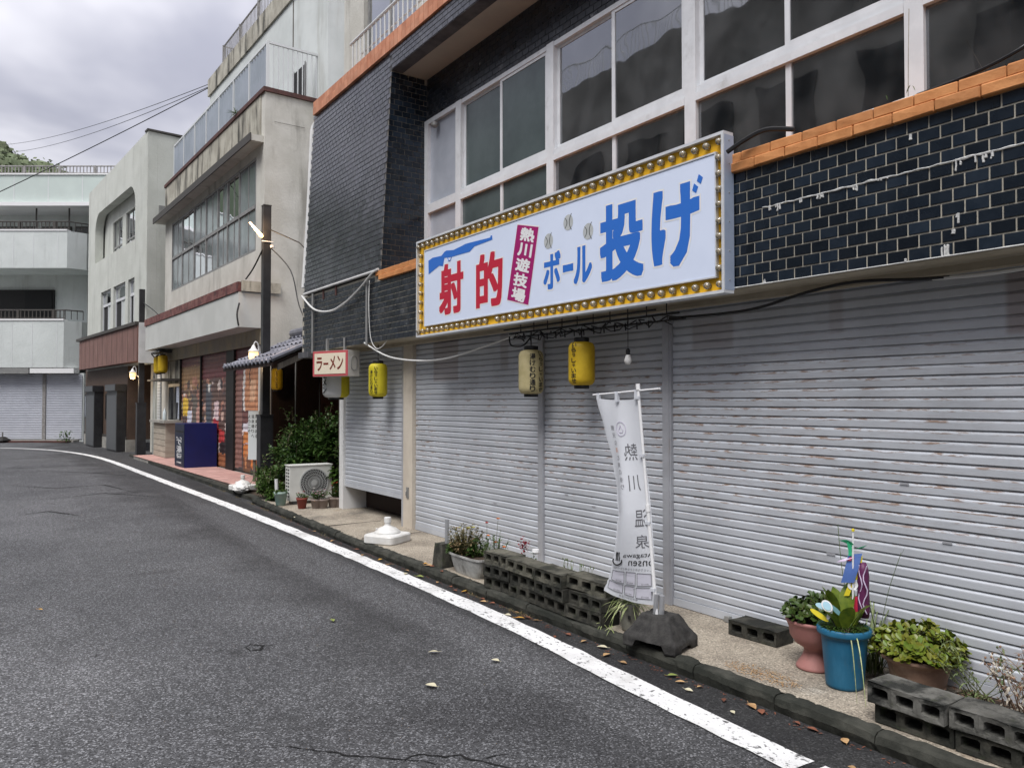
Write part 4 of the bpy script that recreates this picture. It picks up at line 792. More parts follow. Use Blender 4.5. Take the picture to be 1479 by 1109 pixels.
a = face(4.45, 9.618); lantern(4.42, 9.618, 1.785, 2.30, .125, 'lantern_lemon', 'lemon yellow paper lantern in front of the half raised shutter', ((IRA, a - .22, .05, .08, .9, 'ink_black'), (YU, a - .75, .045, .10, .8, 'ink_black')), hang=2.52)
a = face(4.3, 10.9); lantern(4.36, 10.95, 1.78, 2.36, .195, 'lantern_lemon', 'large white and yellow paper lantern below the small noodle sign', (('ラーメン', a - 1.0, .11, .1, .98, 'ink_black'),), hang=2.52, m2='lantern_white', split=a - 1.05)
lantern(5.2, 16.377, 1.97, 2.49, .118, 'lantern_yellow', 'dim yellow paper lantern in the dark passage behind the lamp post', ((IRA, face(5.2, 16.4), .05, .08, .92, 'ink_black'),), hang=2.8)
# bare bulbs
def bare_bulb(x, y, zb, label, hang, s=1.0):
    T = thing('hanging_bulb', label, 'light bulb', (x, y, zb), 0, 'bare hanging bulbs')
    c = MB(); c.lathe([(.004 * s, zb), (.020 * s, zb + .006 * s), (.031 * s, zb + .026 * s), (.031 * s, zb + .042 * s), (.021 * s, zb + .068 * s), (.017 * s, zb + .082 * s)], 16, (x, y, 0)); c.build('glass', 'bulb_milk', T, smooth=True)
    c = MB(); c.lathe([(.018 * s, zb + .082 * s), (.019 * s, zb + .12 * s), (.008 * s, zb + .135 * s)], 12, (x, y, 0)); c.build('socket', 'black_plastic', T)
    c = MB(); c.tube([(x, y, zb + .13 * s), (x, y, hang)], .003, 5); c.build('cord', 'cable_black', T)
bare_bulb(4.42, 4.739, 2.055, 'bare white bulb on a cord under the right part of the large sign', 2.42)
bare_bulb(5.55, 13.75, 1.98, 'left of two white bulbs hanging in the dark passage', 2.75, 1.3); bare_bulb(5.72, 13.35, 1.98, 'right of two white bulbs hanging in the dark passage', 2.75, 1.3)

# ================================================================== NOODLE SHOP SIGN
TR = frame(4.16, 10.42, 20) @ Matrix.Translation((0, .138, 0)) @ Matrix.Diagonal((1.36, 1.36, 1, 1))
rs = thing('noodle_sign', 'small white box sign with red border and katakana lettering over the bushes', 'sign', (4.16, 10.42, 2.1), R(20))
# local: x inward, y along; text face at x=0 looks to the street
g = MB(TR); g.box(.0, .155, -.27, .27, 2.11, 2.475); bx_ = g.build('box', 'ramen_box', rs)
g = MB(TR); g.box(-.006, -.0005, -.268, .268, 2.113, 2.472); g.build('border', 'ramen_red', rs)
g = MB(TR); g.box(-.010, -.0065, -.238, .238, 2.145, 2.44); cr = g.build('face', 'ramen_cream', rs)
for (c, ya, yb, za, zb) in (('ラ', .205, .115, 2.19, 2.385), ('ー', .095, .02, 2.275, 2.305), ('メ', .0, -.09, 2.20, 2.40), ('ン', -.115, -.205, 2.20, 2.40)):
    mb = MB(TR); wrap_text(mb, c, lambda u, v: (-.0115, ya + (yb - ya) * u, za + (zb - za) * v), bold=.02); mb.build('lettering', 'ramen_ink', cr)
g = MB(TR); P = []
for i in range(33):
    t = 2 * math.pi * i / 32; s_ = math.sin(t); c_ = math.cos(t); P.append((.078 + .042 * c_, -.2725, 2.292 + .085 * (1 if s_ > 0 else -1) * (abs(s_) > .02) * .5 + .055 * s_))
g.tube(P, .005, 5); g.build('end_ring', 'alu_old', rs)
for y in (-.14, .13): g = MB(TR); g.box(.06, .085, y - .012, y + .012, 2.476, 2.66); g.tube([(.07, y, 2.65), (.14, y, 2.66)], .012, 6); g.build('bracket', 'alu_old', rs)

# ================================================================== UPRIGHT BANNER
bn = thing('upright_banner', 'white cloth banner with mirrored black characters on a leaning white pole', 'banner', (3.85, 3.80, 0.1))
PB, PT = Vector((3.80, 3.795, 0.26)), Vector((3.80, 3.974, 1.855))
def pole(t): return PB.lerp(PT, t)
g = MB(); g.tube([PB, pole(.47)], .0125, 10); g.tube([pole(.46), pole(.475), pole(.49)], .0165, 10); g.tube([pole(.48), PT], .0105, 10); g.tube([pole(.985), pole(1.012)], .016, 10); g.build('pole', 'pole_white', bn)
g = MB(); g.tube([(3.80, 4.455, 1.80), (3.80, 3.76, 1.838)], .0065, 8); g.build('cross_bar', 'pole_white', bn)
g = MB(); g.tube([(3.825, 3.785, .22), (3.825, 3.775, .44)], .019, 12); g.tube([(3.80, 3.822, .23), (3.80, 3.80, .45)], .017, 12); g.build('socket_tube', 'pole_steel', bn)
rowsL = ((0, 4.405, 1.776), (.15, 4.336, 1.546), (.29, 4.261, 1.346), (.43, 4.202, 1.15), (.57, 4.166, .955), (.68, 4.181, .804), (.79, 4.212, .651), (.91, 4.279, .489), (1., 4.333, .366))
rowsR = ((0, 3.977, 1.774), (.15, 3.944, 1.557), (.29, 3.918, 1.366), (.43, 3.885, 1.178), (.57, 3.859, .991), (.68, 3.847, .851), (.79, 3.834, .712), (.91, 3.829, .52), (1., 3.823, .365))
def interp(rows, b):
    for p, q in zip(rows[:-1], rows[1:]):
        if b <= q[0]: t = (b - p[0]) / (q[0] - p[0]); return Vector((p[1] + (q[1] - p[1]) * t, p[2] + (q[2] - p[2]) * t))
    return Vector(rows[-1][1:])
def cloth_pt(a, b, off=0.0):
    """a 0 at the pole .. 1 at the free edge, b 0 top .. 1 bottom"""
    b_ = min(1, max(0, b)); p = interp(rowsR, b_).lerp(interp(rowsL, b_), a); slack = .075 * math.sin(math.pi * min(1, b_ * 1.05)) * math.sin(math.pi * a * .9)
    x = 3.812 - slack * .6 + .016 * math.sin(a * 5.5 + b_ * 3) * (max(a, 0) ** .7) + .022 * a * math.sin(b_ * 7.0) + .012 * math.sin(a * 11 - b_ * 4) * a - .05 * a * b_ * b_
    z = p.y - (.014 * math.sin(math.pi * a) * (1 - b_)) - (.018 * math.sin(math.pi * a) if b_ > .9 else 0)
    return Vector((x - off, p.x + .004 * math.sin(b_ * 40) * (a > .98), z))
c = MB(); na, nb = 26, 70
for j in range(nb + 1):
    for i in range(na + 1):
        p = cloth_pt(i / na, j / nb)
        if i == na and j > 40: p.y += random.uniform(-.008, .006)
        c.v.append(tuple(p))
c.f += [(j * (na + 1) + i, j * (na + 1) + i + 1, (j + 1) * (na + 1) + i + 1, (j + 1) * (na + 1) + i) for j in range(nb) for i in range(na)]
clo = c.build('cloth', 'cloth', bn, smooth=True)
for a0 in (.03, .5, .97):
    c = MB(); p = cloth_pt(a0, 0); zt_ = 1.838 + (p.y - 3.76) * (1.80 - 1.838) / .695
    c.box(3.79, 3.812, p.y - .014, p.y + .014, p.z - .012, zt_ + .009); c.build('loop', 'cloth', clo)
for b0 in (.02, .3, .62, .93): c = MB(); p = pole(1 - b0 * .9 - .03); c.box(p.x - .0135, p.x + .004, p.y - .012, p.y + .03, p.z - .011, p.z + .011); c.build('loop', 'cloth', clo)
def ctext(txt, a0, a1, b0, b1, m, bold=.0, name='lettering', cut=8, mir=True):
    mb = MB(); wrap_text(mb, txt, lambda u, v: tuple(cloth_pt(a0 + (a1 - a0) * u, b1 + (b0 - b1) * v, .0025)), cut=cut, bold=bold); mb.build(name, m, clo)
D('ink_banner', (0.11, 0.11, 0.12), rough=0.7)
for c_, a0, a1, b0, b1 in (('熱', .18, .48, .215, .30), ('川', .18, .44, .375, .455), ('温', .10, .36, .55, .64), ('泉', .08, .36, .685, .755)): ctext(c_, a0, a1, b0, b1, 'ink_banner')
for i, c_ in enumerate('贅沢な湯と潮の香り'): ctext(c_, .70 - i * .018, .80 - i * .018, .125 + i * .037, .125 + i * .037 + .024, 'ink_orange' if i == 3 else 'ink_grey', cut=3)
mb = MB(); P = [tuple(cloth_pt(.50 + .11 * math.cos(t), .14 + .035 * math.sin(t), .004)) for t in [2 * math.pi * i / 24 for i in range(25)]]; mb.tube(P, .002, 4, caps=False)
P = [tuple(cloth_pt(.50 + k[0], .14 + k[1], .004)) for k in ((0, -.018), (.05, .006), (.03, .018), (-.03, .018), (-.05, .006), (0, -.018))]; mb.tube(P, .0022, 4); mb.build('crest_print', 'ink_pale', clo)
ctext('Atagawa', .0, .64, .780, .808, 'ink_black'); ctext('onsen', .0, .52, .818, .842, 'ink_black')
mb = MB()
for k in range(3): mb.tube([tuple(cloth_pt(.74 + k * .06 + .015 * math.sin(t * 6), .775 + .045 * t, .004)) for t in [i / 8 for i in range(9)]], .0035, 4)
mb.tube([tuple(cloth_pt(.82 + .16 * math.cos(t), .815 + .022 * math.sin(t) + .006, .004)) for t in [math.pi * (-.1 + 1.2 * i / 14) for i in range(15)]], .005, 5); mb.build('hot_spring_mark', 'ink_black', clo)
ctext('しっとりなめらかな湯ざわりの温泉', .05, .92, .853, .866, 'ink_grey', cut=10)
for (a0, a1, b0, b1) in ((.60, .90, .874, .922), (.36, .56, .874, .922), (.06, .32, .876, .924), (.62, .94, .930, .972), (.38, .58, .930, .975), (.06, .34, .932, .978)):
    mb = MB(); n = 8
    for j in range(n + 1):
        for i in range(n + 1): mb.v.append(tuple(cloth_pt(a0 + (a1 - a0) * i / n, b0 + (b1 - b0) * j / n, .0022)))
    mb.f += [(j * (n + 1) + i, j * (n + 1) + i + 1, (j + 1) * (n + 1) + i + 1, (j + 1) * (n + 1) + i) for j in range(n) for i in range(n)]; pp = mb.build('picture_panel', 'cloth_pale', clo)
    mb = MB(); P = [cloth_pt(a0 + (a1 - a0) * u, b0 + (b1 - b0) * v, .0035) for u, v in [(i / 8, 0) for i in range(8)] + [(1, i / 8) for i in range(8)] + [(1 - i / 8, 1) for i in range(8)] + [(0, 1 - i / 8) for i in range(9)]]; mb.tube(P, .0022, 4, caps=False); mb.build('panel_outline', 'ink_grey', clo)
    ctext('美肌の湯', a0 + .05, a0 + .18, b1 - .010, b1 - .003, 'ink_grey', cut=3)
ctext('東伊豆熱川温泉', .30, .68, .982, .993, 'ink_grey', cut=5)
# banner weight: notched black block
wt = thing('banner_weight', 'rough black concrete block holding the banner pole', 'weight', (3.83, 3.80, 0.1), R(14))
bm = bmesh.new(); bmesh.ops.create_cube(bm, size=1); bmesh.ops.subdivide_edges(bm, edges=bm.edges[:], cuts=15, use_grid_fill=True)
for v in bm.verts:
    x, y, z = v.co.x, v.co.y, v.co.z + .5; k = 1 - .50 * max(0, (z - .28) / .72) ** 1.0
    n_ = noise.noise(Vector((x * 4, y * 4, z * 4))) * .03 + noise.noise(Vector((x * 13, y * 13, z * 13))) * .012
    v.co = Vector((x * .31 * k * (1 + n_), y * .40 * k * (1 + n_), z * .215 + n_ * .3))
    if z < .24 and abs(y) < .27: v.co.z = max(v.co.z, .05)
    if z < .24 and abs(x) < .22: v.co.z = max(v.co.z, .03)
me = bpy.data.meshes.new('block_body'); bm.to_mesh(me); bm.free(); me.polygons.foreach_set('use_smooth', [True] * len(me.polygons)); me.materials.append(MT['weight_black'])
o = piece('block_body', me, wt, W[wt].copy())

# ================================================================== BLOCKS, POTS AND PLANTS ON THE PAVEMENT
def block_mesh(seed, m, L=.39, H_=.10, Dp=.19):
    """hollow concrete block lying on its side: three openings through the long face"""
    rnd = random.Random(seed); q = MB(); n = 3; cw = L / n
    def ringpts(c, rect=True):
        a, b = (cw / 2, H_ / 2) if rect else (cw * .34, H_ * .28); k = 1.0 if rect else .72
        return [(-a, -b * k), (-a * k, -b), (0, -b), (a * k, -b), (a, -b * k), (a, b * k), (a * k, b), (0, b), (-a * k, b), (-a, b * k)]
    for fx in (-1, 1):
        for c in range(n):
            cy = -L / 2 + cw * (c + .5); o = len(q.v)
            for rect in (True, False):
                for (yy, zz) in ringpts(c, rect): q.v.append((fx * Dp / 2 + (0 if rect else -fx * .004) + rnd.uniform(-.002, .002), cy + yy + rnd.uniform(-.0015, .0015) * (not rect), H_ / 2 + zz))
            q.f += [((o + i, o + (i + 1) % 10, o + 10 + (i + 1) % 10, o + 10 + i))[::fx] for i in range(10)]
    half = n * 20
    for c in range(n):
        o = c * 20 + 10; q.f += [(o + i, o + (i + 1) % 10, half + o + (i + 1) % 10, half + o + i) for i in range(10)]
    o = len(q.v); nn = 7
    for zz in (0, H_):
        for i in range(nn):
            for xx in (-Dp / 2, 0, Dp / 2): q.v.append((xx + rnd.uniform(-.004, .004), -L / 2 + L * i / (nn - 1), zz + rnd.uniform(-.005, .004)))
    for p in (0, 1):
        for i in range(nn - 1):
            for j in range(2): a = o + p * nn * 3 + i * 3 + j; f = (a, a + 1, a + 4, a + 3); q.f.append(f if p else f[::-1])
    for e in (0, nn - 1):
        for j in range(2): a = o + e * 3 + j; b = a + nn * 3; f = (a, a + 1, b + 1, b); q.f.append(f if e == 0 else f[::-1])
    return q.mesh('concrete_block', m)
bms = [block_mesh(i, 'block') for i in range(5)]; bmp = [block_mesh(20 + i, 'block_pale') for i in range(3)]; bmt = [block_mesh(40 + i, 'block_top') for i in range(4)]
def block(x, y, z, rz, label, grp, me, tilt=(0, 0)):
    o = bpy.data.objects.new('concrete_block', me); COL.objects.link(o)
    o.matrix_basis = Matrix.Translation((x, y, z)) @ Matrix.Rotation(rz, 4, 'Z') @ Matrix.Rotation(tilt[0], 4, 'X') @ Matrix.Rotation(tilt[1], 4, 'Y'); tag(o, label, 'concrete block', grp); return o
ordn = ('first from left', 'second from left', 'third from left', 'fourth from left')
for r_, rn in enumerate(('bottom', 'middle', 'top')):
    for i in range(4):
        y = 5.70 - i * .397 + random.uniform(-.01, .01) + (.03 if r_ == 2 else 0); x = 3.835 + random.uniform(-.022, .018) + (r_ == 2) * random.uniform(-.01, .03)
        rz = random.uniform(-.05, .05) + (0.12 if (r_ == 2 and i == 3) else 0); z = .103 + r_ * .1035
        tl = (random.uniform(-.03, .03), random.uniform(-.02, .04)) if r_ < 2 else ((.07, .03) if i == 3 else (random.uniform(-.045, .045), random.uniform(-.02, .06)))
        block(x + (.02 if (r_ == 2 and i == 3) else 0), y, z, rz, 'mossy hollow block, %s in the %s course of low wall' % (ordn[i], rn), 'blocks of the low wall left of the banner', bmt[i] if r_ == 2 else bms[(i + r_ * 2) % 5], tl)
rn2 = ('nearest the blue bucket', 'in the middle', 'cut by the picture edge')
for r_ in range(2):
    for i in range(3):
        y = 2.085 - i * .40 + (.01 if r_ else -.012); x = 3.915 + (.0 if r_ else .012)
        block(x + (-.02 if (r_ and i == 0) else 0), y, .104 + r_ * .105, (-.03 if (r_ and i == 0) else .01), 'weathered hollow block in the %s course at lower right, %s' % (('lower', 'upper')[r_], rn2[i]), 'blocks of the low wall at lower right', bmp[i] if r_ else bms[i], (random.uniform(-.01, .01), -.015 if r_ else 0))
block(4.50, 3.50, .108, .04, 'single mossy hollow block lying against the shutter left of the pink urn', None, bms[1])
# banner pot with spider plant
sp = thing('spider_plant_pot', 'grey-green pot with a variegated spider plant beside the banner weight', 'potted plant', (3.90, 4.17, .1))
c = MB(); c.lathe([(.055, .0), (.060, .02), (.068, .16), (.073, .175), (.073, .2), (.064, .2), (.060, .185)], 22, (3.90, 4.17, .1)); pt_ = c.build('pot', 'pot_stone', sp, smooth=True)
c = MB(); c.box(3.838, 3.846, 4.105, 4.125, .20, .225); c.build('hole', 'ink_black', pt_)
c = MB()
for i in range(46):
    d = rdir(.15, .9); d.x -= .15; leaf(c, (3.90 + random.uniform(-.03, .03), 4.17 + random.uniform(-.03, .03), .285), d, random.uniform(.14, .25), .010, random.uniform(.5, 1.0), shape=(.6, 1, 1, .8, .5, .0))
c.build('foliage', 'leaf_spider', sp)
c = MB()
for q in ((3.78, 4.33, .13), (3.80, 4.00, .20), (3.76, 4.22, .12)):
    c.tube(smooth_path([(3.88, 4.17, .29), ((3.88 + q[0]) / 2, (4.17 + q[1]) / 2, .33), q], 5), .002, 4)
    for i in range(9): leaf(c, q, rdir(-.2, .8), .06, .007, .5)
c.build('runner', 'leaf_spider', sp)

def pot_lathe(parent, prof, c, m, name='pot', n=36): k = MB(); k.lathe(prof, n, c, caps=(True, False)); return k.build(name, m, parent, smooth=True)
def soil_disc(parent, r, c): k = MB(); k.lathe([(r, 0), (r * .6, .012), (.001, .018)], 18, c, caps=(False, False)); return k.build('soil', 'soil', parent)
def succulent(mb, st, c, rx, rz, n, L, seed, jade=True, hollow=.0):
    """rosettes of paddle leaves on short branching stems"""
    rnd = random.Random(seed); c = Vector(c)
    for k in range(n):
        a = rnd.uniform(0, 2 * math.pi); rr = math.sqrt(rnd.uniform(hollow, 1)); h = rz * (1 - .65 * rr * rr) * rnd.uniform(.55, 1.05)
        p = c + Vector((rx * rr * math.cos(a), rx * rr * math.sin(a), h)); st.tube([c + Vector((rx * .3 * math.cos(a), rx * .3 * math.sin(a), 0)), (c + Vector((rx * .8 * rr * math.cos(a), rx * .8 * rr * math.sin(a), h * .5))), p], [.007, .005, .004], 5)
        ax = (Vector((math.cos(a) * rr, math.sin(a) * rr, .9))).normalized()
        for i in range(rnd.randint(6, 9)):
            b = i * 2.4 + rnd.random(); s = ax.orthogonal().normalized(); t = ax.cross(s); d = (s * math.cos(b) + t * math.sin(b)) * rnd.uniform(.6, 1.0) + ax * rnd.uniform(.2, .9)
            leaf(mb, p - ax * (.006 * i), d, L * rnd.uniform(.75, 1.15), L * .62, .05, up=ax, shape=(.25, .62, .95, 1.0, .8, .0))
# pink urn
T = thing('pink_urn', 'pink footed urn of dark green succulents left of the blue bucket', 'potted plant', (4.29, 2.93, .104)); c0 = (4.29, 2.93, .104)
pot_lathe(T, [(.105, 0), (.112, .006), (.108, .02), (.075, .07), (.062, .105), (.066, .125), (.115, .155), (.145, .20), (.152, .25), (.165, .28), (.172, .288), (.170, .302), (.156, .302), (.150, .285)], c0, 'terracotta_pink')
soil_disc(T, .150, (4.29, 2.93, .104 + .285)); l_ = MB(); s_ = MB(); succulent(l_, s_, (4.29, 2.93, .104 + .285), .185, .17, 110, .042, 3); l_.build('foliage', 'leaf_urn', T); s_.build('stems', 'wood_stem', T)
# blue bucket
T = thing('blue_bucket', 'blue plastic bucket planter with broad leaves and grass', 'potted plant', (4.165, 2.65, .104)); c0 = (4.165, 2.65, .104)
pot_lathe(T, [(.098, 0), (.103, .004), (.104, .02), (.111, .1), (.126, .28), (.128, .30), (.148, .302), (.151, .312), (.150, .335), (.144, .342), (.132, .340), (.126, .31)], c0, 'bucket_blue')
soil_disc(T, .128, (4.165, 2.65, .104 + .315)); c = MB()
for i in range(520): a = random.uniform(0, 6.28); r = .12 * math.sqrt(random.random()); leaf(c, (4.165 + r * math.cos(a), 2.65 + r * math.sin(a), .42), (math.cos(a) * .5, math.sin(a) * .5, 1), random.uniform(.04, .11), .008, .6)
c.build('grass_tuft', 'leaf_mid', T)
lily = [(-.05, .03, .85, .27, -.35, .30), (-.02, .05, .9, .26, -.55, .0), (.03, .02, 1.0, .29, .25, .1), (.05, -.02, .9, .24, .55, -.1), (.0, -.03, .75, .20, .15, -.6), (.02, .03, .95, .25, .05, .5), (-.03, -.02, .7, .19, -.5, -.4), (.06, .02, .75, .22, .75, .2), (-.06, .0, .6, .17, -.8, .2)]
for (dx, dy, up_, L_, ax_, ay_) in lily:
    q = MB(); leaf(q, (4.19 + dx, 2.66 + dy, .42), (ax_ * .5 + .1, ay_ * .5, up_), L_ * 1.42, .092, .34, shape=(.25, .6, .9, 1.0, .95, .75, .42, .0)); q.build('broad_leaf', 'leaf_lily', T, smooth=True)
for (dx, dy) in ((.05, -.02), (.08, .0)): q = MB(); leaf(q, (4.19 + dx, 2.64 + dy, .43), (.4, -.6, .4), .14, .03, .9); q.build('dead_leaf', 'dry_pale', T)
c = MB()
for (p, d, L_, dr) in (((4.12, 2.56, .43), (-.55, -.6, .3), .26, 2.2), ((4.20, 2.52, .43), (.3, -.9, .4), .22, 2.6), ((4.10, 2.58, .43), (-.5, -.5, .2), .20, 2.4)): leaf(c, p, d, L_, .006, dr, shape=(.8, 1, 1, 1, .8, .6, .3, .0))
c.build('trailing_blades', 'leaf_spider', T)
# ornament on a stick (white flower tag, yellow and teal blades)
T = thing('garden_ornament', 'small plastic ornament with white and yellow blades on black stick in the blue bucket', 'ornament', (4.10, 2.66, .42))
q = MB(); q.tube([(4.105, 2.64, .40), (4.085, 2.71, .55)], .004, 6); q.build('stick', 'black_plastic', T)
def disc(mb, c, n_, rx, ry, rot=0, th=.006, k=20):
    n_ = Vector(n_).normalized(); s = n_.cross(Vector((0, 0, 1))).normalized(); u = s.cross(n_); P = [Vector(c) + (s * (rx * math.cos(2 * math.pi * i / k) * math.cos(rot) - ry * math.sin(2 * math.pi * i / k) * math.sin(rot)) + u * (rx * math.cos(2 * math.pi * i / k) * math.sin(rot) + ry * math.sin(2 * math.pi * i / k) * math.cos(rot))) for i in range(k)]
    mb.prism([tuple(p) for p in P], n_ * th)
fv = Vector((-4.1, -2.7, .9)).normalized()
q = MB(); disc(q, (4.075, 2.70, .565), fv, .036, .027, .9); q.build('tag', 'white_plain', T); q = MB(); disc(q, Vector((4.075, 2.70, .565)) + fv * .008, fv, .027, .020, .9, .001); q.build('tag_print', 'toy_sky', T)
for (rot, m_, d_, rr) in ((.25, 'toy_sky', (-.02, .02, -.0), (.040, .016)), (-1.2, 'white_plain', (.006, -.008, -.042), (.034, .012)), (-2.4, 'toy_teal', (.03, -.035, -.02), (.046, .012)), (.55, 'toy_yellow', (-.022, .04, -.055), (.058, .015))):
    q = MB(); disc(q, Vector((4.082, 2.70, .560)) + Vector(d_) - fv * .004, fv, rr[0], rr[1], rot, .005); q.build('blade', m_, T)
# toy windsock
T = thing('toy_windsock', 'colourful toy windsock with green bows and ribbons on a white rod behind the blue bucket', 'ornament', (4.27, 2.66, .42))
q = MB(); q.tube([(4.27, 2.66, .42), (4.268, 2.652, .99)], .0055, 8); q.build('rod', 'pole_white', T); q = MB(); q.lathe([(.009, 0), (.009, .012), (.003, .016)], 10, (4.268, 2.652, .985)); q.build('rod_cap', 'toy_yellow', T)
def ribbon(path, wd, m_, name, tw=0.0):
    P = smooth_path(path, 6); q = MB(); k = len(P)
    for i, p in enumerate(P): a = tw * i / k + .95; s = Vector((math.cos(a), -math.sin(a), .15)) * wd / 2; q.v += [tuple(p + s), tuple(p - s)]
    q.f += [(2 * i, 2 * i + 1, 2 * i + 3, 2 * i + 2) for i in range(k - 1)]; q.build(name, m_, T, smooth=True)
ribbon([(4.235, 2.70, .93), (4.25, 2.68, .92), (4.262, 2.66, .905)], .045, 'toy_green', 'bow', 1.0); ribbon([(4.27, 2.645, .88), (4.29, 2.63, .885), (4.31, 2.61, .90)], .05, 'toy_green', 'bow', -.8)
ribbon([(4.255, 2.67, .92), (4.262, 2.665, .87), (4.26, 2.665, .84)], .025, 'toy_green', 'ribbon')
ribbon([(4.285, 2.65, .85), (4.26, 2.66, .76), (4.25, 2.68, .68)], .075, 'toy_blue', 'ribbon', .4); ribbon([(4.30, 2.63, .84), (4.29, 2.64, .74), (4.265, 2.67, .66), (4.255, 2.69, .60)], .03, 'toy_yellow', 'ribbon', .3)
ribbon([(4.225, 2.71, .80), (4.24, 2.69, .815), (4.265, 2.665, .825)], .04, 'toy_lilac', 'collar', .5); ribbon([(4.27, 2.66, .83), (4.25, 2.675, .81)], .03, 'toy_red', 'lining', .2)
q = MB(); P = [(4.315, 2.62, .80 - .04 * i) for i in range(9)]; q.tube(P, [.018, .03, .034, .033, .032, .034, .036, .036, .03], 14); sk = q.build('sock', 'toy_plum', T, smooth=True)
for dy in (-.02, .01): 
    q = MB(); q.tube([(4.283 + .004 * math.sin(i * 1.4), 2.608 + dy + .012 * math.sin(i * 1.1 + dy * 50), .79 - i * .028) for i in range(11)], .0035, 5); q.build('sock_stripe', 'toy_lilac', sk)
ribbon([(4.262, 2.66, .70), (4.258, 2.675, .66), (4.268, 2.655, .64), (4.28, 2.64, .665), (4.275, 2.65, .70)], .016, 'white_plain', 'loop', .4); ribbon([(4.28, 2.65, .60), (4.275, 2.655, .54), (4.285, 2.64, .50)], .05, 'toy_red', 'ribbon', .3)
# tall thin grass behind the pots
c = MB()
for i in range(60): a = random.uniform(0, 6.28); leaf(c, (4.46 + random.uniform(-.05, .05), 2.66 + random.uniform(-.06, .08), .12), (math.cos(a) * .45 + .05, math.sin(a) * .45, 1.0), random.uniform(.45, .85), .009, random.uniform(.2, .75), shape=(1, 1, 1, .9, .8, .6, .4, .0))
c.tube(smooth_path([(4.46, 2.62, .3), (4.48, 2.56, .62), (4.50, 2.49, .86)], 6), .0018, 4); c.tube(smooth_path([(4.42, 2.74, .3), (4.36, 2.78, .7), (4.33, 2.79, 1.0)], 6), .002, 4); leaf(c, (4.50, 2.49, .84), (.1, -.3, 1), .07, .008, .1)
tag(recentre(c.build('tall_grass', 'grass_thin')), 'wispy tall grass growing behind the blue bucket and terracotta bowl', 'grass tuft')
# terracotta bowl with jade plant
T = thing('terracotta_bowl', 'wide terracotta bowl with yellow-green jade plant behind the lower right blocks', 'potted plant', (4.43, 2.36, .104)); c0 = (4.43, 2.36, .104)
pot_lathe(T, [(.13, 0), (.135, .01), (.150, .10), (.165, .16), (.168, .175), (.205, .19), (.214, .200), (.212, .214), (.19, .214), (.175, .20)], c0, 'terracotta')
soil_disc(T, .176, (4.43, 2.36, .304)); l_ = MB(); s_ = MB(); succulent(l_, s_, (4.43, 2.36, .300), .255, .185, 250, .043, 11, hollow=.05); l_.build('foliage', 'leaf_jade', T); s_.build('stems', 'wood_stem', T)
# soil bed and dry weeds behind the lower right blocks
g = MB(); ys = [2.15 - i * .12 for i in range(16)]
for y in ys: g.v += [(4.02, y, .15 + .02 * noise.noise(Vector((y * 5, 0, 0)))), (4.25, y, .185 + .03 * noise.noise(Vector((y * 4, 2, 0)))), (4.55, y, .15), (4.62, y, .106)]
g.f += [(4 * i + j, 4 * i + j + 1, 4 * i + 5 + j, 4 * i + 4 + j) for i in range(len(ys) - 1) for j in range(3)]; struct(g.build('soil_bed', 'soil', None, smooth=True))
def weed(x, y, z, h, n, label, m_='dry_weed', m2='dry_pale', spread=.12, lf=24, seed=1):
    T = thing('dry_weed', label, 'weed', (x, y, z)); st = MB(); lv = MB(); rnd = random.Random(seed)
    for i in range(n):
        a = rnd.uniform(0, 6.28); p = Vector((x + rnd.uniform(-.04, .04), y + rnd.uniform(-.06, .06), z)); P = [p]
        for k in range(5): P.append(P[-1] + Vector((math.cos(a) * spread * .3 * rnd.random(), math.sin(a) * spread * .3 * rnd.random(), h / 5 * rnd.uniform(.8, 1.1))))
        st.tube(P, [.0028, .0026, .0022, .002, .0016, .0012], 4)
        for k in range(lf // n + 1): q = rnd.choice(P[1:]); leaf(lv, q, rdir(-.6, .7), rnd.uniform(.02, .05), rnd.uniform(.006, .012), .4)
        for k in range(3): q = P[-1 - k % 3] + Vector((rnd.uniform(-.03, .03), rnd.uniform(-.03, .03), rnd.uniform(-.01, .03))); st.tube([P[-1 - k % 3], q], .001, 3); st.lathe([(.001, -.006), (.006, 0), (.005, .006), (.001, .009)], 6, tuple(q))
    st.build('stems', m_, T); lv.build('leaves', m2, T)
weed(4.36, 1.98, .17, .28, 14, 'green and brown weed rising beside the terracotta bowl', 'stem', 'grass_thin', .3, 170, 4)
weed(4.32, 1.78, .17, .26, 24, 'pale dry weed with curled leaves behind the lower right block wall', 'dry_weed', 'dry_pale', .22, 330, 5)
weed(4.36, 1.60, .17, .37, 19, 'tall reddish dry weed with dark seed heads at lower right', 'dry_weed', 'dry_weed', .28, 240, 6)
weed(4.28, 1.42, .17, .28, 14, 'dry weed beside the picture edge at lower right', 'dry_weed', 'dry_pale', .28, 180, 7)
c = MB()
for i in range(420): y = random.uniform(1.3, 2.2); leaf(c, (random.uniform(4.05, 4.5), y, .175), rdir(-.1, .5), random.uniform(.02, .06), .010, .3)
c.build('soil_litter', 'dry_weed', None); bpy.data.objects['soil_litter']['kind'] = 'stuff'; tag(bpy.data.objects['soil_litter'], 'brown dead leaf litter on the soil behind the lower right blocks', 'leaf litter')
c = MB()
for i in range(40): leaf(c, (4.28 + random.uniform(-.06, .06), 1.62 + random.uniform(-.1, .1), .18), (random.uniform(-.6, .6), random.uniform(-.6, .6), .6), random.uniform(.05, .10), .007, .5)
tag(recentre(c.build('grass_tuft', 'leaf_mid')), 'small fresh green grass tuft at the foot of the dry weeds', 'grass tuft')
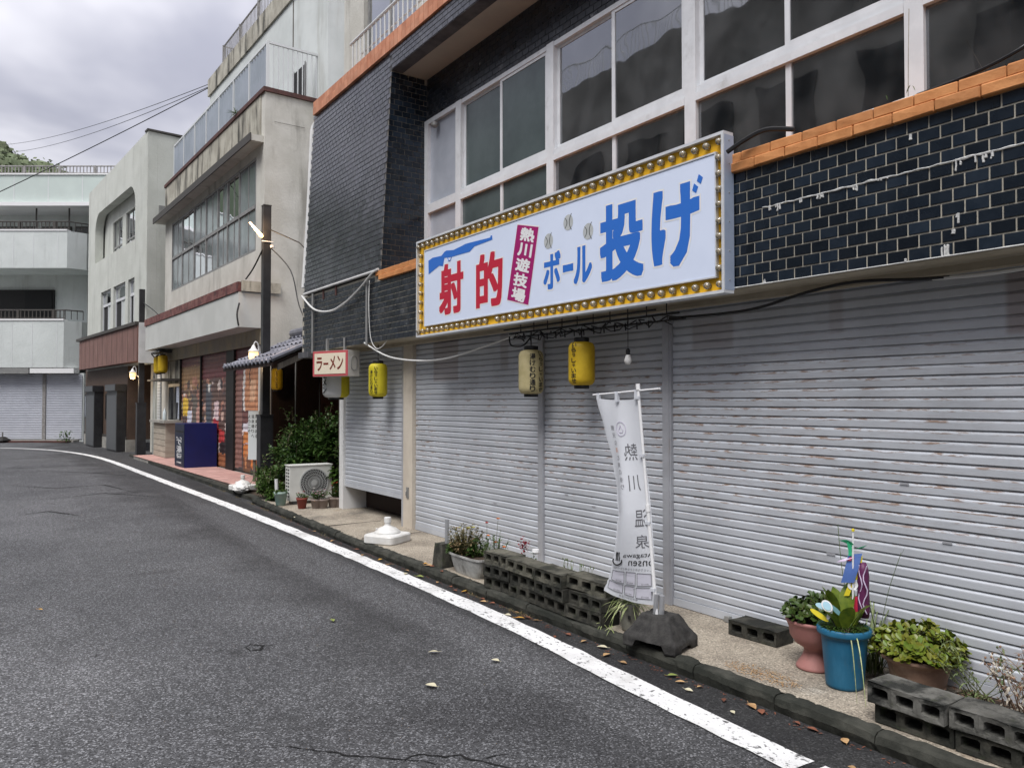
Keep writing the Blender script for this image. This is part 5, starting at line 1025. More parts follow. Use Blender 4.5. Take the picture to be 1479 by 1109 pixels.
# trough planter with marigolds and the post block
T = thing('trough_planter', 'pale plastic trough planter of yellowing plants and orange marigolds by the low block wall', 'planter', (3.90, 6.35, .1), R(0))
g = MB()
for i, (w_, l_, z_) in enumerate(((.07, .22, .0), (.085, .25, .06), (.105, .285, .16), (.105, .285, .165), (.118, .298, .168), (.118, .298, .185), (.105, .285, .185), (.098, .278, .16))):
    for k in range(24): t = 2 * math.pi * k / 24; cx_, cy_ = math.cos(t), math.sin(t); g.v.append((3.90 + w_ * math.copysign(abs(cx_) ** .5, cx_), 6.37 + l_ * math.copysign(abs(cy_) ** .5, cy_), .102 + z_))
g.f += [(i * 24 + k, i * 24 + (k + 1) % 24, (i + 1) * 24 + (k + 1) % 24, (i + 1) * 24 + k) for i in range(7) for k in range(24)] + [tuple(range(24))[::-1]]
g.build('trough', 'planter_pale', T); g = MB(); g.poly([(3.90 + .1 * math.copysign(abs(math.cos(2 * math.pi * k / 24)) ** .5, math.cos(2 * math.pi * k / 24)), 6.37 + .28 * math.copysign(abs(math.sin(2 * math.pi * k / 24)) ** .5, math.sin(2 * math.pi * k / 24)), .27) for k in range(24)]); g.build('soil', 'soil', T)
def herb(T, c, rx, ry, h, n, m_, L_=.03, wd=.009, seed=0, stem=True):
    rnd = random.Random(seed); lv = MB(); st = MB()
    for i in range(n):
        a = rnd.uniform(0, 6.28); q = math.sqrt(rnd.random()); p = Vector(c); t = p + Vector((rx * q * math.cos(a), ry * q * math.sin(a), h * rnd.uniform(.45, 1.05) * (1 - .3 * q)))
        b = p + Vector((rx * .35 * q * math.cos(a), ry * .5 * q * math.sin(a), 0)); st.tube([b, (b + t) / 2 + Vector((0, 0, h * .1)), t], [.0025, .002, .0012], 4)
        for k in range(11): f = rnd.uniform(.25, 1.02); leaf(lv, b.lerp(t, f), rdir(-.2, .9), L_ * rnd.uniform(.7, 1.3), wd, .25)
    lv.build('foliage', m_, T)
    if stem: st.build('stems', 'stem', T)
herb(T, (3.90, 6.48, .26), .17, .20, .36, 85, 'leaf_olive', .045, .016, 1); herb(T, (3.89, 6.62, .25), .08, .10, .14, 40, 'leaf_mid', .06, .020, 2); herb(T, (3.98, 6.05, .22), .13, .16, .38, 34, 'leaf_mid', .036, .011, 3); herb(T, (3.95, 6.34, .26), .14, .12, .22, 30, 'leaf_dark', .045, .016, 9)
def flower(T, p, r, m_, n=14, name='flower'):
    q = MB()
    for i in range(n): a = i * 2.4; leaf(q, p, (math.cos(a), math.sin(a), .25 + .8 * (i / n)), r * random.uniform(.8, 1.1), r * .8, .1)
    q.build(name, m_, T)
for (p, m_) in (((3.98, 6.02, .66), 'petal_orange'), ((3.95, 6.14, .49), 'petal_orange'), ((3.97, 6.05, .44), 'petal_orange'), ((4.02, 5.98, .40), 'petal_orange'), ((3.93, 6.64, .50), 'leaf_yellow'), ((3.90, 6.42, .53), 'leaf_yellow'), ((3.92, 6.36, .54), 'leaf_yellow'), ((3.97, 6.20, .60), 'petal_red')): flower(T, p, .024, m_)
q = MB(); q.tube(smooth_path([(3.97, 6.05, .3), (3.97, 6.03, .5), (3.98, 6.02, .655)], 4), .0018, 4); q.tube([(3.95, 6.17, .27), (3.96, 6.18, .60)], .0018, 4); q.build('stalks', 'stem', T)
T = thing('cockscomb', 'crimson flowering plant poking up behind the low block wall', 'potted plant', (4.08, 5.62, .11)); herb(T, (4.08, 5.62, .11), .08, .10, .34, 12, 'leaf_mid', .04, .014, 12)
q = MB()
for i in range(130): leaf(q, (4.02 + random.gauss(0, .018), 5.66 + random.gauss(0, .025), .46 + random.gauss(0, .032)), rdir(-.3, 1), .022, .014, .1)
q.build('bloom', 'petal_crimson', T); q = MB(); q.lathe([(.02, 0), (.035, .015), (.03, .04)], 12, (4.03, 5.50, .42)); q.build('white_cup', 'white_plain', T)
for (x, y, n, h, lb_) in ((3.98, 4.72, 40, .11, 'grass tuft growing on the right end of the low block wall'), (4.02, 5.05, 16, .14, 'thin grass sprig rising behind the middle of the low block wall')):
    c = MB()
    for i in range(n): leaf(c, (x + random.uniform(-.04, .04), y + random.uniform(-.16, .16), .30), (random.uniform(-.4, .4), random.uniform(-.5, .5), 1), h * random.uniform(.6, 1.3), .008, .35)
    for i in range(6): yy = y + random.uniform(-.15, .15); c.tube([(x, yy, .3), (x + .01, yy + random.uniform(-.03, .03), .44)], .0015, 4); c.lathe([(.001, 0), (.005, .012), (.001, .025)], 6, (x + .01, yy, .43))
    tag(recentre(c.build('grass_tuft', 'grass_thin')), lb_, 'grass tuft')
T = thing('post_block', 'dark concrete footing block with a short grey pipe beside the trough planter', 'footing', (3.86, 6.83, .1), R(8))
M = W[T]; g = MB(M); g.add([(-.08, -.085, 0), (.08, -.085, 0), (.08, .085, 0), (-.08, .085, 0), (-.065, -.06, .235), (.065, -.06, .235), (.065, .06, .235), (-.065, .06, .235)], [(0, 3, 2, 1), (4, 5, 6, 7), (0, 1, 5, 4), (1, 2, 6, 5), (2, 3, 7, 6), (3, 0, 4, 7)]); g.build('footing', 'block', T)
g = MB(M); g.tube([(.02, -.03, .2), (.02, -.03, .47)], .021, 14); g.build('pipe', 'pole_steel', T)
# white parasol bases
def parasol_base(x, y, rz, label, s=1.0):
    T = thing('parasol_base', label, 'parasol base', (x, y, .1), rz, 'white parasol bases'); M = W[T]
    q = MB(M); n = 32
    rows_ = ((.205, 0), (.215, .012), (.215, .085), (.205, .10), (.15, .108))
    for (r, z) in rows_:
        for k in range(n): t = 2 * math.pi * k / n; q.v.append((r * s * math.copysign(min(1, abs(math.cos(t)) ** .30), math.cos(t)), r * s * math.copysign(min(1, abs(math.sin(t)) ** .30), math.sin(t)), z * s))
    q.f += [(i * n + k, i * n + (k + 1) % n, (i + 1) * n + (k + 1) % n, (i + 1) * n + k) for i in range(len(rows_) - 1) for k in range(n)] + [tuple(range(n))[::-1], tuple(range((len(rows_) - 1) * n, len(rows_) * n))]
    q.build('tank', 'stand_white', T)
    q = MB(M); q.lathe([(.155 * s, .105 * s), (.15 * s, .125 * s), (.10 * s, .165 * s), (.05 * s, .185 * s), (.045 * s, .19 * s)], 28); q.build('dome', 'stand_white', T, smooth=True)
    q = MB(M); q.lathe([(.04 * s, .19 * s), (.034 * s, .2 * s), (.034 * s, .23 * s), (.041 * s, .232 * s), (.041 * s, .285 * s), (.036 * s, .29 * s)], 20); q.build('collar', 'stand_white', T)
    for a in (.9, 2.4): q = MB(M); q.tube([(.12 * s * math.cos(a), .12 * s * math.sin(a), .14 * s), (.13 * s * math.cos(a), .13 * s * math.sin(a), .165 * s)], .014 * s, 10); q.build('filler_cap', 'stand_white', T)
    return T
parasol_base(3.99, 8.40, .5, 'square white parasol base on the pavement in front of the cream pillar')
parasol_base(4.10, 14.9, .2, 'white parasol base standing by the lamp post bushes', .95)
T = thing('white_bag', 'crumpled white plastic bag beside the farther parasol base', 'bag', (4.0, 14.6, .09)); bm = bmesh.new(); bmesh.ops.create_icosphere(bm, subdivisions=3, radius=1)
for v in bm.verts: n_ = 1 + .22 * noise.noise(v.co * 2.3); v.co = Vector((v.co.x * .15 * n_, v.co.y * .17 * n_, max(-.02, v.co.z * .09 * n_ + .07)))
me = bpy.data.meshes.new('bag'); bm.to_mesh(me); bm.free(); me.materials.append(MT['stand_white']); piece('bag_body', me, T, W[T].copy())
# ------------------------------------------------------------------ fallen leaves
lm = []
for m_ in ('leaf_fallen_tan', 'leaf_fallen_brown', 'leaf_fallen_yellow', 'leaf_fallen_pale', 'leaf_fallen_green'):
    q = MB(); leaf(q, (-.03, 0, .004), (1, 0, .12), .07, .04, .15, shape=(.1, .7, 1.0, .85, .5, .0)); q.tube([(-.03, 0, .004), (-.05, .004, .008)], .0012, 4); lm.append(q.mesh('fallen_leaf', m_))
tone = ('tan', 'red-brown', 'yellow-orange', 'pale cream', 'green')
spots = [(3.69, 2.35, 0), (3.68, 2.52, 1), (3.66, 2.62, 1), (3.64, 2.85, 1), (3.67, 2.92, 0), (3.62, 3.05, 1), (3.66, 3.28, 0), (3.60, 3.40, 0), (3.63, 3.52, 4), (3.56, 3.3, 3), (3.55, 3.85, 0), (3.58, 4.05, 0), (3.66, 4.2, 3), (3.62, 4.35, 0), (3.64, 4.55, 1), (3.52, 4.6, 1), (3.66, 4.85, 1), (3.67, 4.98, 0), (3.66, 5.08, 1), (3.60, 5.12, 2), (3.58, 5.25, 3), (3.67, 5.3, 0), (3.67, 5.62, 1), (3.63, 5.75, 0), (3.66, 5.82, 1), (3.68, 6.1, 2), (3.64, 6.22, 1), (3.67, 6.4, 1), (3.66, 6.6, 0), (3.62, 6.9, 4), (3.58, 7.1, 3), (3.64, 7.25, 0), (3.60, 7.6, 0), (3.66, 7.9, 2), (3.62, 8.2, 0), (3.67, 8.6, 1), (3.66, 9.3, 0), (3.71, 10.1, 0), (3.74, 10.9, 3),
         (3.75, 7.02, 2), (3.76, 6.95, 0), (3.77, 6.9, 1), (3.74, 6.6, 1), (2.62, 4.8, 3), (2.35, 5.9, 4), (.45, 7.6, 2), (2.9, 4.4, 3), (3.45, 2.15, 0), (3.50, 2.9, 3), (2.3, 4.2, 3)]
for i, (x, y, k) in enumerate(spots):
    onk = x > 3.72; M = Matrix.Translation((x + random.uniform(-.02, .02), y + random.uniform(-.03, .03), .104 if onk else .012)) @ Matrix.Rotation(random.uniform(0, 6.28), 4, 'Z') @ Matrix.Rotation(random.uniform(-.2, .2), 4, 'X') @ Matrix.Scale(random.uniform(.6, 1.25), 4)
    o = piece('fallen_leaf', lm[k], None, M)
    zone = next(n for lim, n in ((2.45, 'by the lower right blocks'), (2.8, 'below the blue bucket'), (3.2, 'below the pink urn'), (3.65, 'right of the banner weight'), (4.3, 'left of the banner weight'), (4.95, 'by the right half of the low block wall'), (5.75, 'by the left half of the low block wall'), (6.65, 'below the trough planter'), (7.5, 'below the footing block'), (9, 'by the near parasol base'), (99, 'below the small flower pots')) if y < lim)
    where = 'on the kerb beside the trough planter' if onk else ('in the gutter ' + zone if x > 3.5 else 'on the open asphalt %s the painted line' % ('beside' if x > 2.8 else 'well left of'))
    tag(o, '%s fallen leaf %s' % (tone[k], where), 'leaf', '%s leaves %s' % (tone[k], where))
gl = MB()
for i in range(420): y = random.uniform(1.5, 13); x = 3.70 + (0 if y < 9 else (y - 9) * .038) - abs(random.gauss(0, .035)); leaf(gl, (x, y, .008), rdir(-.05, .25), random.uniform(.008, .03), .008, .1)
o = gl.build('gutter_litter', 'leaf_fallen_brown'); o['kind'] = 'stuff'; tag(o, 'crumbled brown leaf litter along the gutter', 'leaf litter')
gl = MB()
for i in range(420): y = random.choice((5.2, 5.35, 6.0, 9.8, 11.5, 12.6, 13.4, 14.5, 15.6, 16.8)) + random.gauss(0, .12); x = 3.695 + (0 if y < 9 else (y - 9) * .038) - abs(random.gauss(0, .02)); leaf(gl, (x, y, .008), rdir(.3, .9), random.uniform(.015, .05), .006, .3)
o = gl.build('gutter_weeds', 'leaf_olive'); o['kind'] = 'stuff'; tag(o, 'small weeds growing in the gutter crack', 'weeds')
gl = MB()
for i in range(420):
    a = random.uniform(0, 6.28); r = random.random() ** .6; leaf(gl, (3.93 + .10 * r * math.cos(a), 3.05 + .28 * r * math.sin(a), .105), rdir(-.05, .2), random.uniform(.006, .02), .006, .1)
o = gl.build('rust_litter', 'leaf_fallen_tan'); o['kind'] = 'stuff'; tag(o, 'rust-brown needle litter on the pavement right of the banner weight', 'leaf litter')

# ================================================================== PASSAGE beside the main building
pr = thing('passage_porch', 'small porch with a curved grey tile roof over the dark passage', 'porch', (5.2, 14.5, .06))
# roof plane: eave to the street at x=4.15, rising inward
EX, EZ, RX, RZ = 4.18, 2.46, 5.75, 3.12; Y0, Y1 = 13.45, 16.7
def roofp(x, up=0.0): t = (x - EX) / (RX - EX); return EZ + (RZ - EZ) * t + .05 * t * t + up
g = MB()
g.add([(EX, Y0, roofp(EX) - .03), (RX, Y0, roofp(RX) - .03), (RX, Y1, roofp(RX) - .03), (EX, Y1, roofp(EX) - .03), (EX, Y0, roofp(EX) - .09), (RX, Y0, roofp(RX) - .09), (RX, Y1, roofp(RX) - .09), (EX, Y1, roofp(EX) - .09)], [(0, 1, 2, 3), (7, 6, 5, 4), (0, 4, 5, 1), (1, 5, 6, 2), (2, 6, 7, 3), (3, 7, 4, 0)])
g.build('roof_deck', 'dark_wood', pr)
q = MB(); nx, ny = 4, 10
for i in range(nx):
    for j in range(ny): x = -.16 + .32 * i / (nx - 1); y = -.14 + .28 * j / (ny - 1); q.v.append((x, y, .035 * math.sin(math.pi * min(1, max(0, (y + .14) / .17))) - (.0 if y < .03 else .010 * math.sin(math.pi * (y - .03) / .11)) + (.014 if i == 0 else 0)))
q.f += [(i * ny + j, (i + 1) * ny + j, (i + 1) * ny + j + 1, i * ny + j + 1) for i in range(nx - 1) for j in range(ny - 1)]
rt_me = q.mesh('roof_tile', 'roof_tile', smooth=True); sl = math.atan2(RZ - EZ, RX - EX)
q = MB(); q.lathe([(.055, 0), (.058, .02), (.045, .028)], 14); cap_me = q.mesh('eave_cap', 'roof_tile', Matrix.Rotation(R(-90), 4, 'Y'))
for i in range(6):
    for j in range(13):
        x = EX + .12 + i * .275; y = Y0 + .13 + j * .245
        if y < Y1: piece('roof_tile', rt_me, pr, Matrix.Translation((x, y, roofp(x, .012 + .01 * (i % 2)))) @ Matrix.Rotation(-sl, 4, 'Y') @ Matrix.Rotation(R(0), 4, 'Z'))
for j in range(13): piece('eave_cap', cap_me, pr, Matrix.Translation((EX - .02, Y0 + .075 + j * .245, EZ + .015)))
g = MB(); g.tube([(RX - .1, Y0 - .02, RZ + .12), (RX - .1, Y1, RZ + .12)], .09, 10); g.tube([(EX - .02, Y0 - .04, EZ + .03), (RX, Y0 - .04, roofp(RX, .05))], .05, 8); g.build('ridge', 'roof_tile', pr)
g = MB(); g.add([(EX + .1, Y0 - .03, EZ - .16), (RX, Y0 - .03, RZ - .12), (RX, Y0 - .03, RZ - .02), (EX + .1, Y0 - .03, EZ - .05), (EX + .1, Y0 + .01, EZ - .16), (RX, Y0 + .01, RZ - .12), (RX, Y0 + .01, RZ - .02), (EX + .1, Y0 + .01, EZ - .05)], [(0, 1, 2, 3), (7, 6, 5, 4), (0, 4, 5, 1), (3, 2, 6, 7), (1, 5, 6, 2), (0, 3, 7, 4)]); g.build('barge_board', 'grey_wood', pr)
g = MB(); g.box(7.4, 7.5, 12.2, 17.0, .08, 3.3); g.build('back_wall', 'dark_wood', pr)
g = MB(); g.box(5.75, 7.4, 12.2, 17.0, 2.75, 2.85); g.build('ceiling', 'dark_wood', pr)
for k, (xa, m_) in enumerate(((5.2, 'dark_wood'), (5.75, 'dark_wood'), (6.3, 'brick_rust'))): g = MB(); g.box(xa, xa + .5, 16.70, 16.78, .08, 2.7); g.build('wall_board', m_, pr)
T = thing('wooden_post', 'weathered grey board standing at the passage corner above the hedge', 'post', (5.05, 12.32, .08)); g = MB(); g.box(4.98, 5.25, 12.25, 12.32, .08, 1.80); g.build('board', 'grey_wood', T); g = MB(); g.box(4.955, 4.98, 12.24, 12.33, .08, 1.78); g.build('batten', 'grey_wood', T)

# hedge and bushes in the passage mouth
def bush(name, label, blobs, n, m_, L_, wd, seed, cat='shrub', stems=True):
    T = thing(name, label, cat, (blobs[0][0], blobs[0][1], .08)); rnd = random.Random(seed); random.seed(seed); lv = MB(); st = MB()
    for (x, y, z, rx, ry, rz) in blobs:
        c = Vector((x, y, z))
        for k in range(max(5, n // 60)):
            p = ell_pt(rx, ry, rz) * .95 + c; 
            if stems: st.tube([(x + rnd.uniform(-.1, .1), y + rnd.uniform(-.1, .1), .08), (p + Vector((x, y, .08))) / 2 + Vector((0, 0, .1)), p], [.012, .008, .003], 5)
            for i in range(n // max(5, n // 60)):
                q = p + Vector((rnd.gauss(0, rx * .16), rnd.gauss(0, ry * .16), rnd.gauss(0, rz * .14))); d = (q - c); d = d.normalized() * .6 + rdir(-.2, 1.0); leaf(lv, q, d, L_ * rnd.uniform(.6, 1.2), wd * rnd.uniform(.7, 1.2), .3)
        for k in range(7):      # straggling shoots
            p = c + Vector((rnd.uniform(-rx, rx) * .8, rnd.uniform(-ry, ry) * .8, rz * .7)); e = p + Vector((rnd.uniform(-.12, .12), rnd.uniform(-.12, .12), rnd.uniform(.12, .3)))
            st.tube([p, e], .003, 4)
            for i in range(9): leaf(lv, p.lerp(e, i / 8), rdir(0, .9), L_ * .8, wd * .8, .3)
    lv.build('foliage', m_, T); st.build('stems', 'wood_stem', T); return T
bush('hedge_shrub', 'tall dark green shrub filling the passage mouth behind the outdoor unit', [(5.0, 13.7, 1.05, .50, .40, .50), (5.45, 13.3, 1.05, .45, .40, .42), (4.75, 13.9, .7, .40, .40, .45), (5.2, 13.0, .65, .35, .3, .4), (4.55, 13.3, .75, .3, .3, .35), (5.0, 12.75, 1.0, .3, .2, .35)], 1500, 'leaf_dark', .105, .050, 21)
bush('low_shrub', 'low green shrub at the foot of the near lamp post', [(4.25, 13.6, .36, .22, .35, .26), (4.10, 13.1, .26, .16, .25, .18)], 900, 'leaf_mid', .085, .036, 22)
bush('leafy_plant', 'bright green broad-leaved plant between the outdoor unit and shutter jamb', [(4.95, 12.15, .62, .16, .14, .28)], 150, 'leaf_mid', .13, .10, 23)
T = thing('spiky_plant', 'spiky green plant at the lamp post base by the white notice board', 'plant', (4.42, 15.0, .3)); c = MB()
for i in range(26): leaf(c, (4.42, 15.0, .32), rdir(.1, .95), random.uniform(.3, .55), .03, .5, shape=(.6, 1, .9, .6, .3, 0))
c.build('foliage', 'leaf_dark', T); c = MB(); c.tube([(4.42, 15.0, .06), (4.42, 15.0, .34)], .03, 6); c.build('stem', 'wood_stem', T)
# outdoor unit of the air conditioner (turned a little towards the street)
T = thing('outdoor_unit', 'white outdoor air-conditioning unit with round fan grille beside flower pots', 'air conditioner', (4.46, 12.25, .1), R(-2)); M = W[T] @ Matrix.Scale(.93, 4)
g = MB(M); g.box(-.37, .37, 0, .27, .06, .66); ub_ = g.build('casing', 'ac_white', T)
g = MB(M); g.box(-.385, .385, -.012, .285, .661, .675); g.build('top_plate', 'ac_white', T)
for x in (-.28, .28): g = MB(M); g.box(x - .03, x + .03, .0, .27, 0, .059); g.build('foot', 'ac_dark', T)
def ringd(mb, M_, r0, r1, y0, y1, cx, cz, n=40):
    o = len(mb.v)
    for (r, y) in ((r0, y0), (r1, y0), (r1, y1), (r0, y1)):
        for k in range(n): mb.v.append((cx + r * math.cos(2 * math.pi * k / n), y, cz + r * math.sin(2 * math.pi * k / n)))
    mb.f += [(o + a * n + k, o + a * n + (k + 1) % n, o + ((a + 1) % 4) * n + (k + 1) % n, o + ((a + 1) % 4) * n + k) for a in range(4) for k in range(n)]
g = MB(M); P = [(.05 + .245 * math.cos(2 * math.pi * k / 40), -.003, .36 + .245 * math.sin(2 * math.pi * k / 40)) for k in range(40)]; g.poly(P); g.build('fan_opening', 'ac_dark', T)
g = MB(M); ringd(g, M, .235, .255, -.02, -.004, .05, .36); ringd(g, M, .0, .045, -.024, -.006, .05, .36, 20)
for k in range(30):
    a = 2 * math.pi * k / 30; P = [(.05 + r * math.cos(a + .9 * (r - .04) / .2), -.016, .36 + r * math.sin(a + .9 * (r - .04) / .2)) for r in (.04, .09, .14, .19, .24)]; g.tube(P, .0045, 4, caps=False)
for r in (.10, .15, .20): ringd(g, M, r - .003, r + .003, -.014, -.009, .05, .36)
g.build('fan_grille', 'ac_grill', T)
for i in range(9):
    for j in range(2): g = MB(M); g.box(-.3715, -.370, .05 + j * .11, .13 + j * .11, .12 + i * .057, .15 + i * .057); g.build('side_slot', 'ac_dark', T)
# small pots in front of the unit
def flowerpot(x, y, r, h, m_, label, blooms, n=26, name='flower_pot', fm='leaf_mid', lobes=1, hh=.16):
    T = thing(name, label, 'potted plant', (x, y, .1)); 
    for k in range(lobes): ox = (k - (lobes - 1) / 2) * r * 1.25; c = MB(); c.lathe([(r * .62, 0), (r * .7, .01), (r * .95, h * .8), (r * 1.02, h * .82), (r * 1.02, h), (r * .92, h), (r * .9, h * .9)], 20, (x + ox * .9, y - ox * .45, .1), caps=(True, False)); c.build('pot', m_, T, smooth=True); c = MB(); c.lathe([(r * .93, h * .92), (.001, h * .95)], 16, (x + ox * .9, y - ox * .45, .1), caps=(False, False)); c.build('soil', 'soil', T)
    herb(T, (x, y, .1 + h * .9), r * (1.1 + .5 * (lobes - 1)), r * 1.1, hh, n, fm, .045, .022, int(x * 100))
    for (m2, cnt) in blooms:
        for i in range(cnt): flower(T, (x + random.uniform(-1, 1) * r * (1 + .5 * (lobes - 1)), y + random.uniform(-1, 1) * r, .1 + h + hh * random.uniform(.3, 1.05)), .020, m2, 9)
flowerpot(4.13, 11.74, .085, .17, 'pot_red', 'red-brown plastic pot left of the grey flower pots', (('petal_red', 2),), 8, hh=.10)
flowerpot(4.36, 11.60, .085, .15, 'pot_grey', 'grey double pot of pink and white flowers before the outdoor unit', (('petal_pink', 12), ('petal_white', 10)), 26, lobes=2)
flowerpot(4.62, 11.56, .085, .16, 'pot_grey', 'grey double pot of red flowers at the foot of shutter jamb', (('petal_red', 12), ('petal_white', 4)), 26, lobes=2, hh=.22)
flowerpot(3.98, 12.30, .105, .22, 'pot_mint', 'mint green patterned round pot at the kerb beside the outdoor unit', (), 14, hh=.06)
T = thing('drain_hose', 'white plastic pipe standing in the low shrub behind the mint pot', 'pipe', (4.05, 12.7, .1)); c = MB(); c.tube([(4.05, 12.7, .1), (4.04, 12.72, .48)], .028, 10); c.build('pipe', 'white_paint', T)

# ================================================================== LAMP POSTS
def lamp_post(x, y, h, zs, wb, wt_, label, arm, az, group='black lamp posts with globe lanterns'):
    T = thing('lamp_post', label, 'lamp post', (x, y, 0), 0, group)
    g = MB(); a, b = wb / 2, wt_ / 2
    g.box(x - a, x + a, y - a, y + a, 0, zs); g.build('lower_post', 'black_metal', T); g = MB(); g.box(x - a - .012, x + a + .012, y - a - .012, y + a + .012, zs + .001, zs + .035); g.build('collar', 'black_metal', T)
    g = MB(); g.box(x - b, x + b, y - b, y + b, zs + .036, h); g.build('upper_post', 'black_metal', T); g = MB(); g.box(x - b - .006, x + b + .006, y - b - .006, y + b + .006, h + .001, h + .02); g.build('cap', 'black_metal', T)
    ax, ay = arm; L_ = .27; p = Vector((x + ax * L_, y + ay * L_, az))
    g = MB(); g.tube(smooth_path([(x + ax * b, y + ay * b, az - .06), (x + ax * L_ * .55, y + ay * L_ * .55, az + .02), (x + ax * L_ * .62, y + ay * L_ * .62, az + .22), (x + ax * L_ * .85, y + ay * L_ * .85, az + .27), (p.x, p.y, az + .20)], 6), .012, 8); ar = g.build('arm', 'white_paint', T)
    g = MB(); g.lathe([(.11, .075), (.10, .09), (.05, .14), (.03, .19), (.012, .21)], 18, tuple(p)); g.build('hood', 'white_paint', ar, smooth=True)
    g = MB(); g.lathe([(.01, -.14), (.06, -.125), (.085, -.08), (.095, -.01), (.09, .075)], 18, tuple(p)); g.build('globe', 'lamp_glow_soft', ar, smooth=True)
    ld = bpy.data.lights.new('lamp_light', 'POINT'); ld.energy = 9; ld.color = (1, .72, .42); ld.shadow_soft_size = .1; lo_ = bpy.data.objects.new('lamp_light', ld); COL.objects.link(lo_); lo_.parent = T; lo_.location = W[T].inverted() @ (p + Vector((0, 0, -.22)))
    return T
lp1 = lamp_post(4.69, 15.5, 5.65, 1.46, .25, .15, 'tall black square lamp post at the end of the mural shutters', (-.9, -.1), 2.66)
u_ = MB(); a_, b_ = Vector((4.60, 15.46, 5.02)), Vector((4.33, 15.40, 5.27)); u_.tube([a_, a_.lerp(b_, .12), a_.lerp(b_, .2), b_], [.04, .045, .035, .02], 10); u_.build('flood_tube', 'lamp_glow', lp1)
u_ = MB(); u_.tube([(4.66, 15.5, 4.97), a_], .03, 8); u_.build('flood_socket', 'alu_old', lp1); u_ = MB(); u_.tube([(4.58, 15.42, 4.93), (4.80, 15.42, 4.93)], .012, 6); u_.lathe([(.05, 0), (.05, .05)], 10, (4.79, 15.44, 4.82)); u_.build('clamp', 'white_paint', lp1)
ld = bpy.data.lights.new('flood_light', 'POINT'); ld.energy = 14; ld.color = (1, .62, .3); ld.shadow_soft_size = .08; lo_ = bpy.data.objects.new('flood_light', ld); COL.objects.link(lo_); lo_.parent = lp1; lo_.location = W[lp1].inverted() @ Vector((4.40, 15.30, 5.12))
lp2 = lamp_post(4.36, 27.75, 5.40, 1.68, .27, .16, 'farther black lamp post at the corner of the brown shopfront', (-.95, .05), 2.62)
# ================================================================== MURAL BUILDING (second)
T2 = frame(5.1, 17.0, 1.54); B2 = thing('mural_building', 'stained cream two-storey building with photo mural shutters and rooftop fence', 'building', (7, 21, 0), R(1.54))
def b2(name, m, *boxes, parent=None, **kw):
    g = MB(T2)
    for (d0, d1, s0, s1, z0_, z1_) in boxes: g.box(-d1, -d0, s0, s1, z0_, z1_)
    return g.build(name, m, parent or B2, **kw)
S1 = 9.6
b2('side_wall', 'stucco2', (-5, .0, .0, .25, 0, 8.563)); b2('back_wall', 'stucco2', (-5.2, -5.01, 0, S1, 0, 8.4)); b2('far_wall', 'stucco2', (-5, -.3, S1 - .2, S1, 0, 8.45))
b2('front_wall', 'stucco2', (-.25, 0, .255, .58, 3.0, 7.55), (-.25, 0, 8.70, S1, 3.0, 7.55), (-.25, 0, .585, 8.695, 3.0, 5.14), (-.25, 0, .585, 8.695, 7.27, 7.55))
b2('parapet', 'stucco2_dirty', (-.25, .02, .252, S1, 7.56, 8.56)); b2('parapet_cap', 'brick_rust', (-.28, .05, -.05, S1 + .03, 8.565, 8.66)); b2('parapet_cap', 'brick_rust', (-5, -.285, -.05, .28, 8.565, 8.66))
b2('roof', 'concrete', (-5, -.26, .25, S1 - .2, 8.2, 8.4))
b2('eave_slab', 'stucco2', (-.1, .28, .08, S1 + .35, 7.46, 7.60)); b2('eave_edge', 'rail_dark', (.281, .31, .06, S1 + .37, 7.44, 7.615))
b2('parapet_crack', 'rail_dark', (-.9, -.2, -.0185, -.0165, 7.93, 7.938))
# windows: six bays of two lights, transom at mid height
ms = [.60, 1.85, 2.82, 3.68, 4.81, 6.06, 7.43, 8.68]
for i in range(7):
    a, b = ms[i], ms[i + 1]; w0 = b2('window', 'alu_old', (-.05, -.01, a, a + .07, 5.145, 7.265), (-.05, -.01, a + .071, b, 5.145, 5.20), (-.05, -.01, a + .071, b, 7.21, 7.265), (-.05, .0, a + .071, b, 6.12, 6.20), (-.045, -.025, (a + b) / 2 - .02, (a + b) / 2 + .02, 5.201, 6.119), (-.045, -.025, (a + b) / 2 - .02, (a + b) / 2 + .02, 6.201, 7.209))
    for (c, d) in ((a + .071, (a + b) / 2 - .021), ((a + b) / 2 + .021, b)):
        for (z0_, z1_) in ((5.201, 6.119), (6.201, 7.209)): b2('pane', 'pane_sky_tone' if random.random() < .8 else 'glass_far', (-.04, -.035, c, d, z0_, z1_), parent=w0)
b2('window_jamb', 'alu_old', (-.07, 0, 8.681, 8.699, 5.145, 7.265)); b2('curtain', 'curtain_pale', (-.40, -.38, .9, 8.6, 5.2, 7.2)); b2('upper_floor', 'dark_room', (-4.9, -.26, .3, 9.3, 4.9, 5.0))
# fascia box over the shopfront
b2('fascia', 'fascia', (.0, .55, -.02, 9.65, 3.35, 4.11)); b2('fascia_cap', 'maroon_trim', (.0, .575, -.03, 9.70, 4.115, 4.32)); b2('fascia_end_cap', 'stucco2_dirty', (-.35, .50, -.08, -.035, 4.12, 4.345))
b2('beam', 'beam_stone', (-.2, .06, .02, 8.9, 3.0, 3.345)); 
for s_ in (1.0, 2.1, 3.2, 4.3, 5.4, 6.5, 7.6): b2('beam_joint', 'stucco2_dirty', (.061, .064, s_, s_ + .03, 3.02, 3.34))
b2('far_pier', 'stucco2', (-.2, .0, 9.0, 11.6, 0.05, 3.34)); b2('near_jamb', 'alu_old', (-.15, .02, .02, .10, .1, 2.99)); b2('near_jamb', 'white_paint', (-.1, .05, .12, .17, .1, 2.99)); b2('near_jamb', 'rail_dark', (-.15, .0, .18, .34, .1, 2.99))
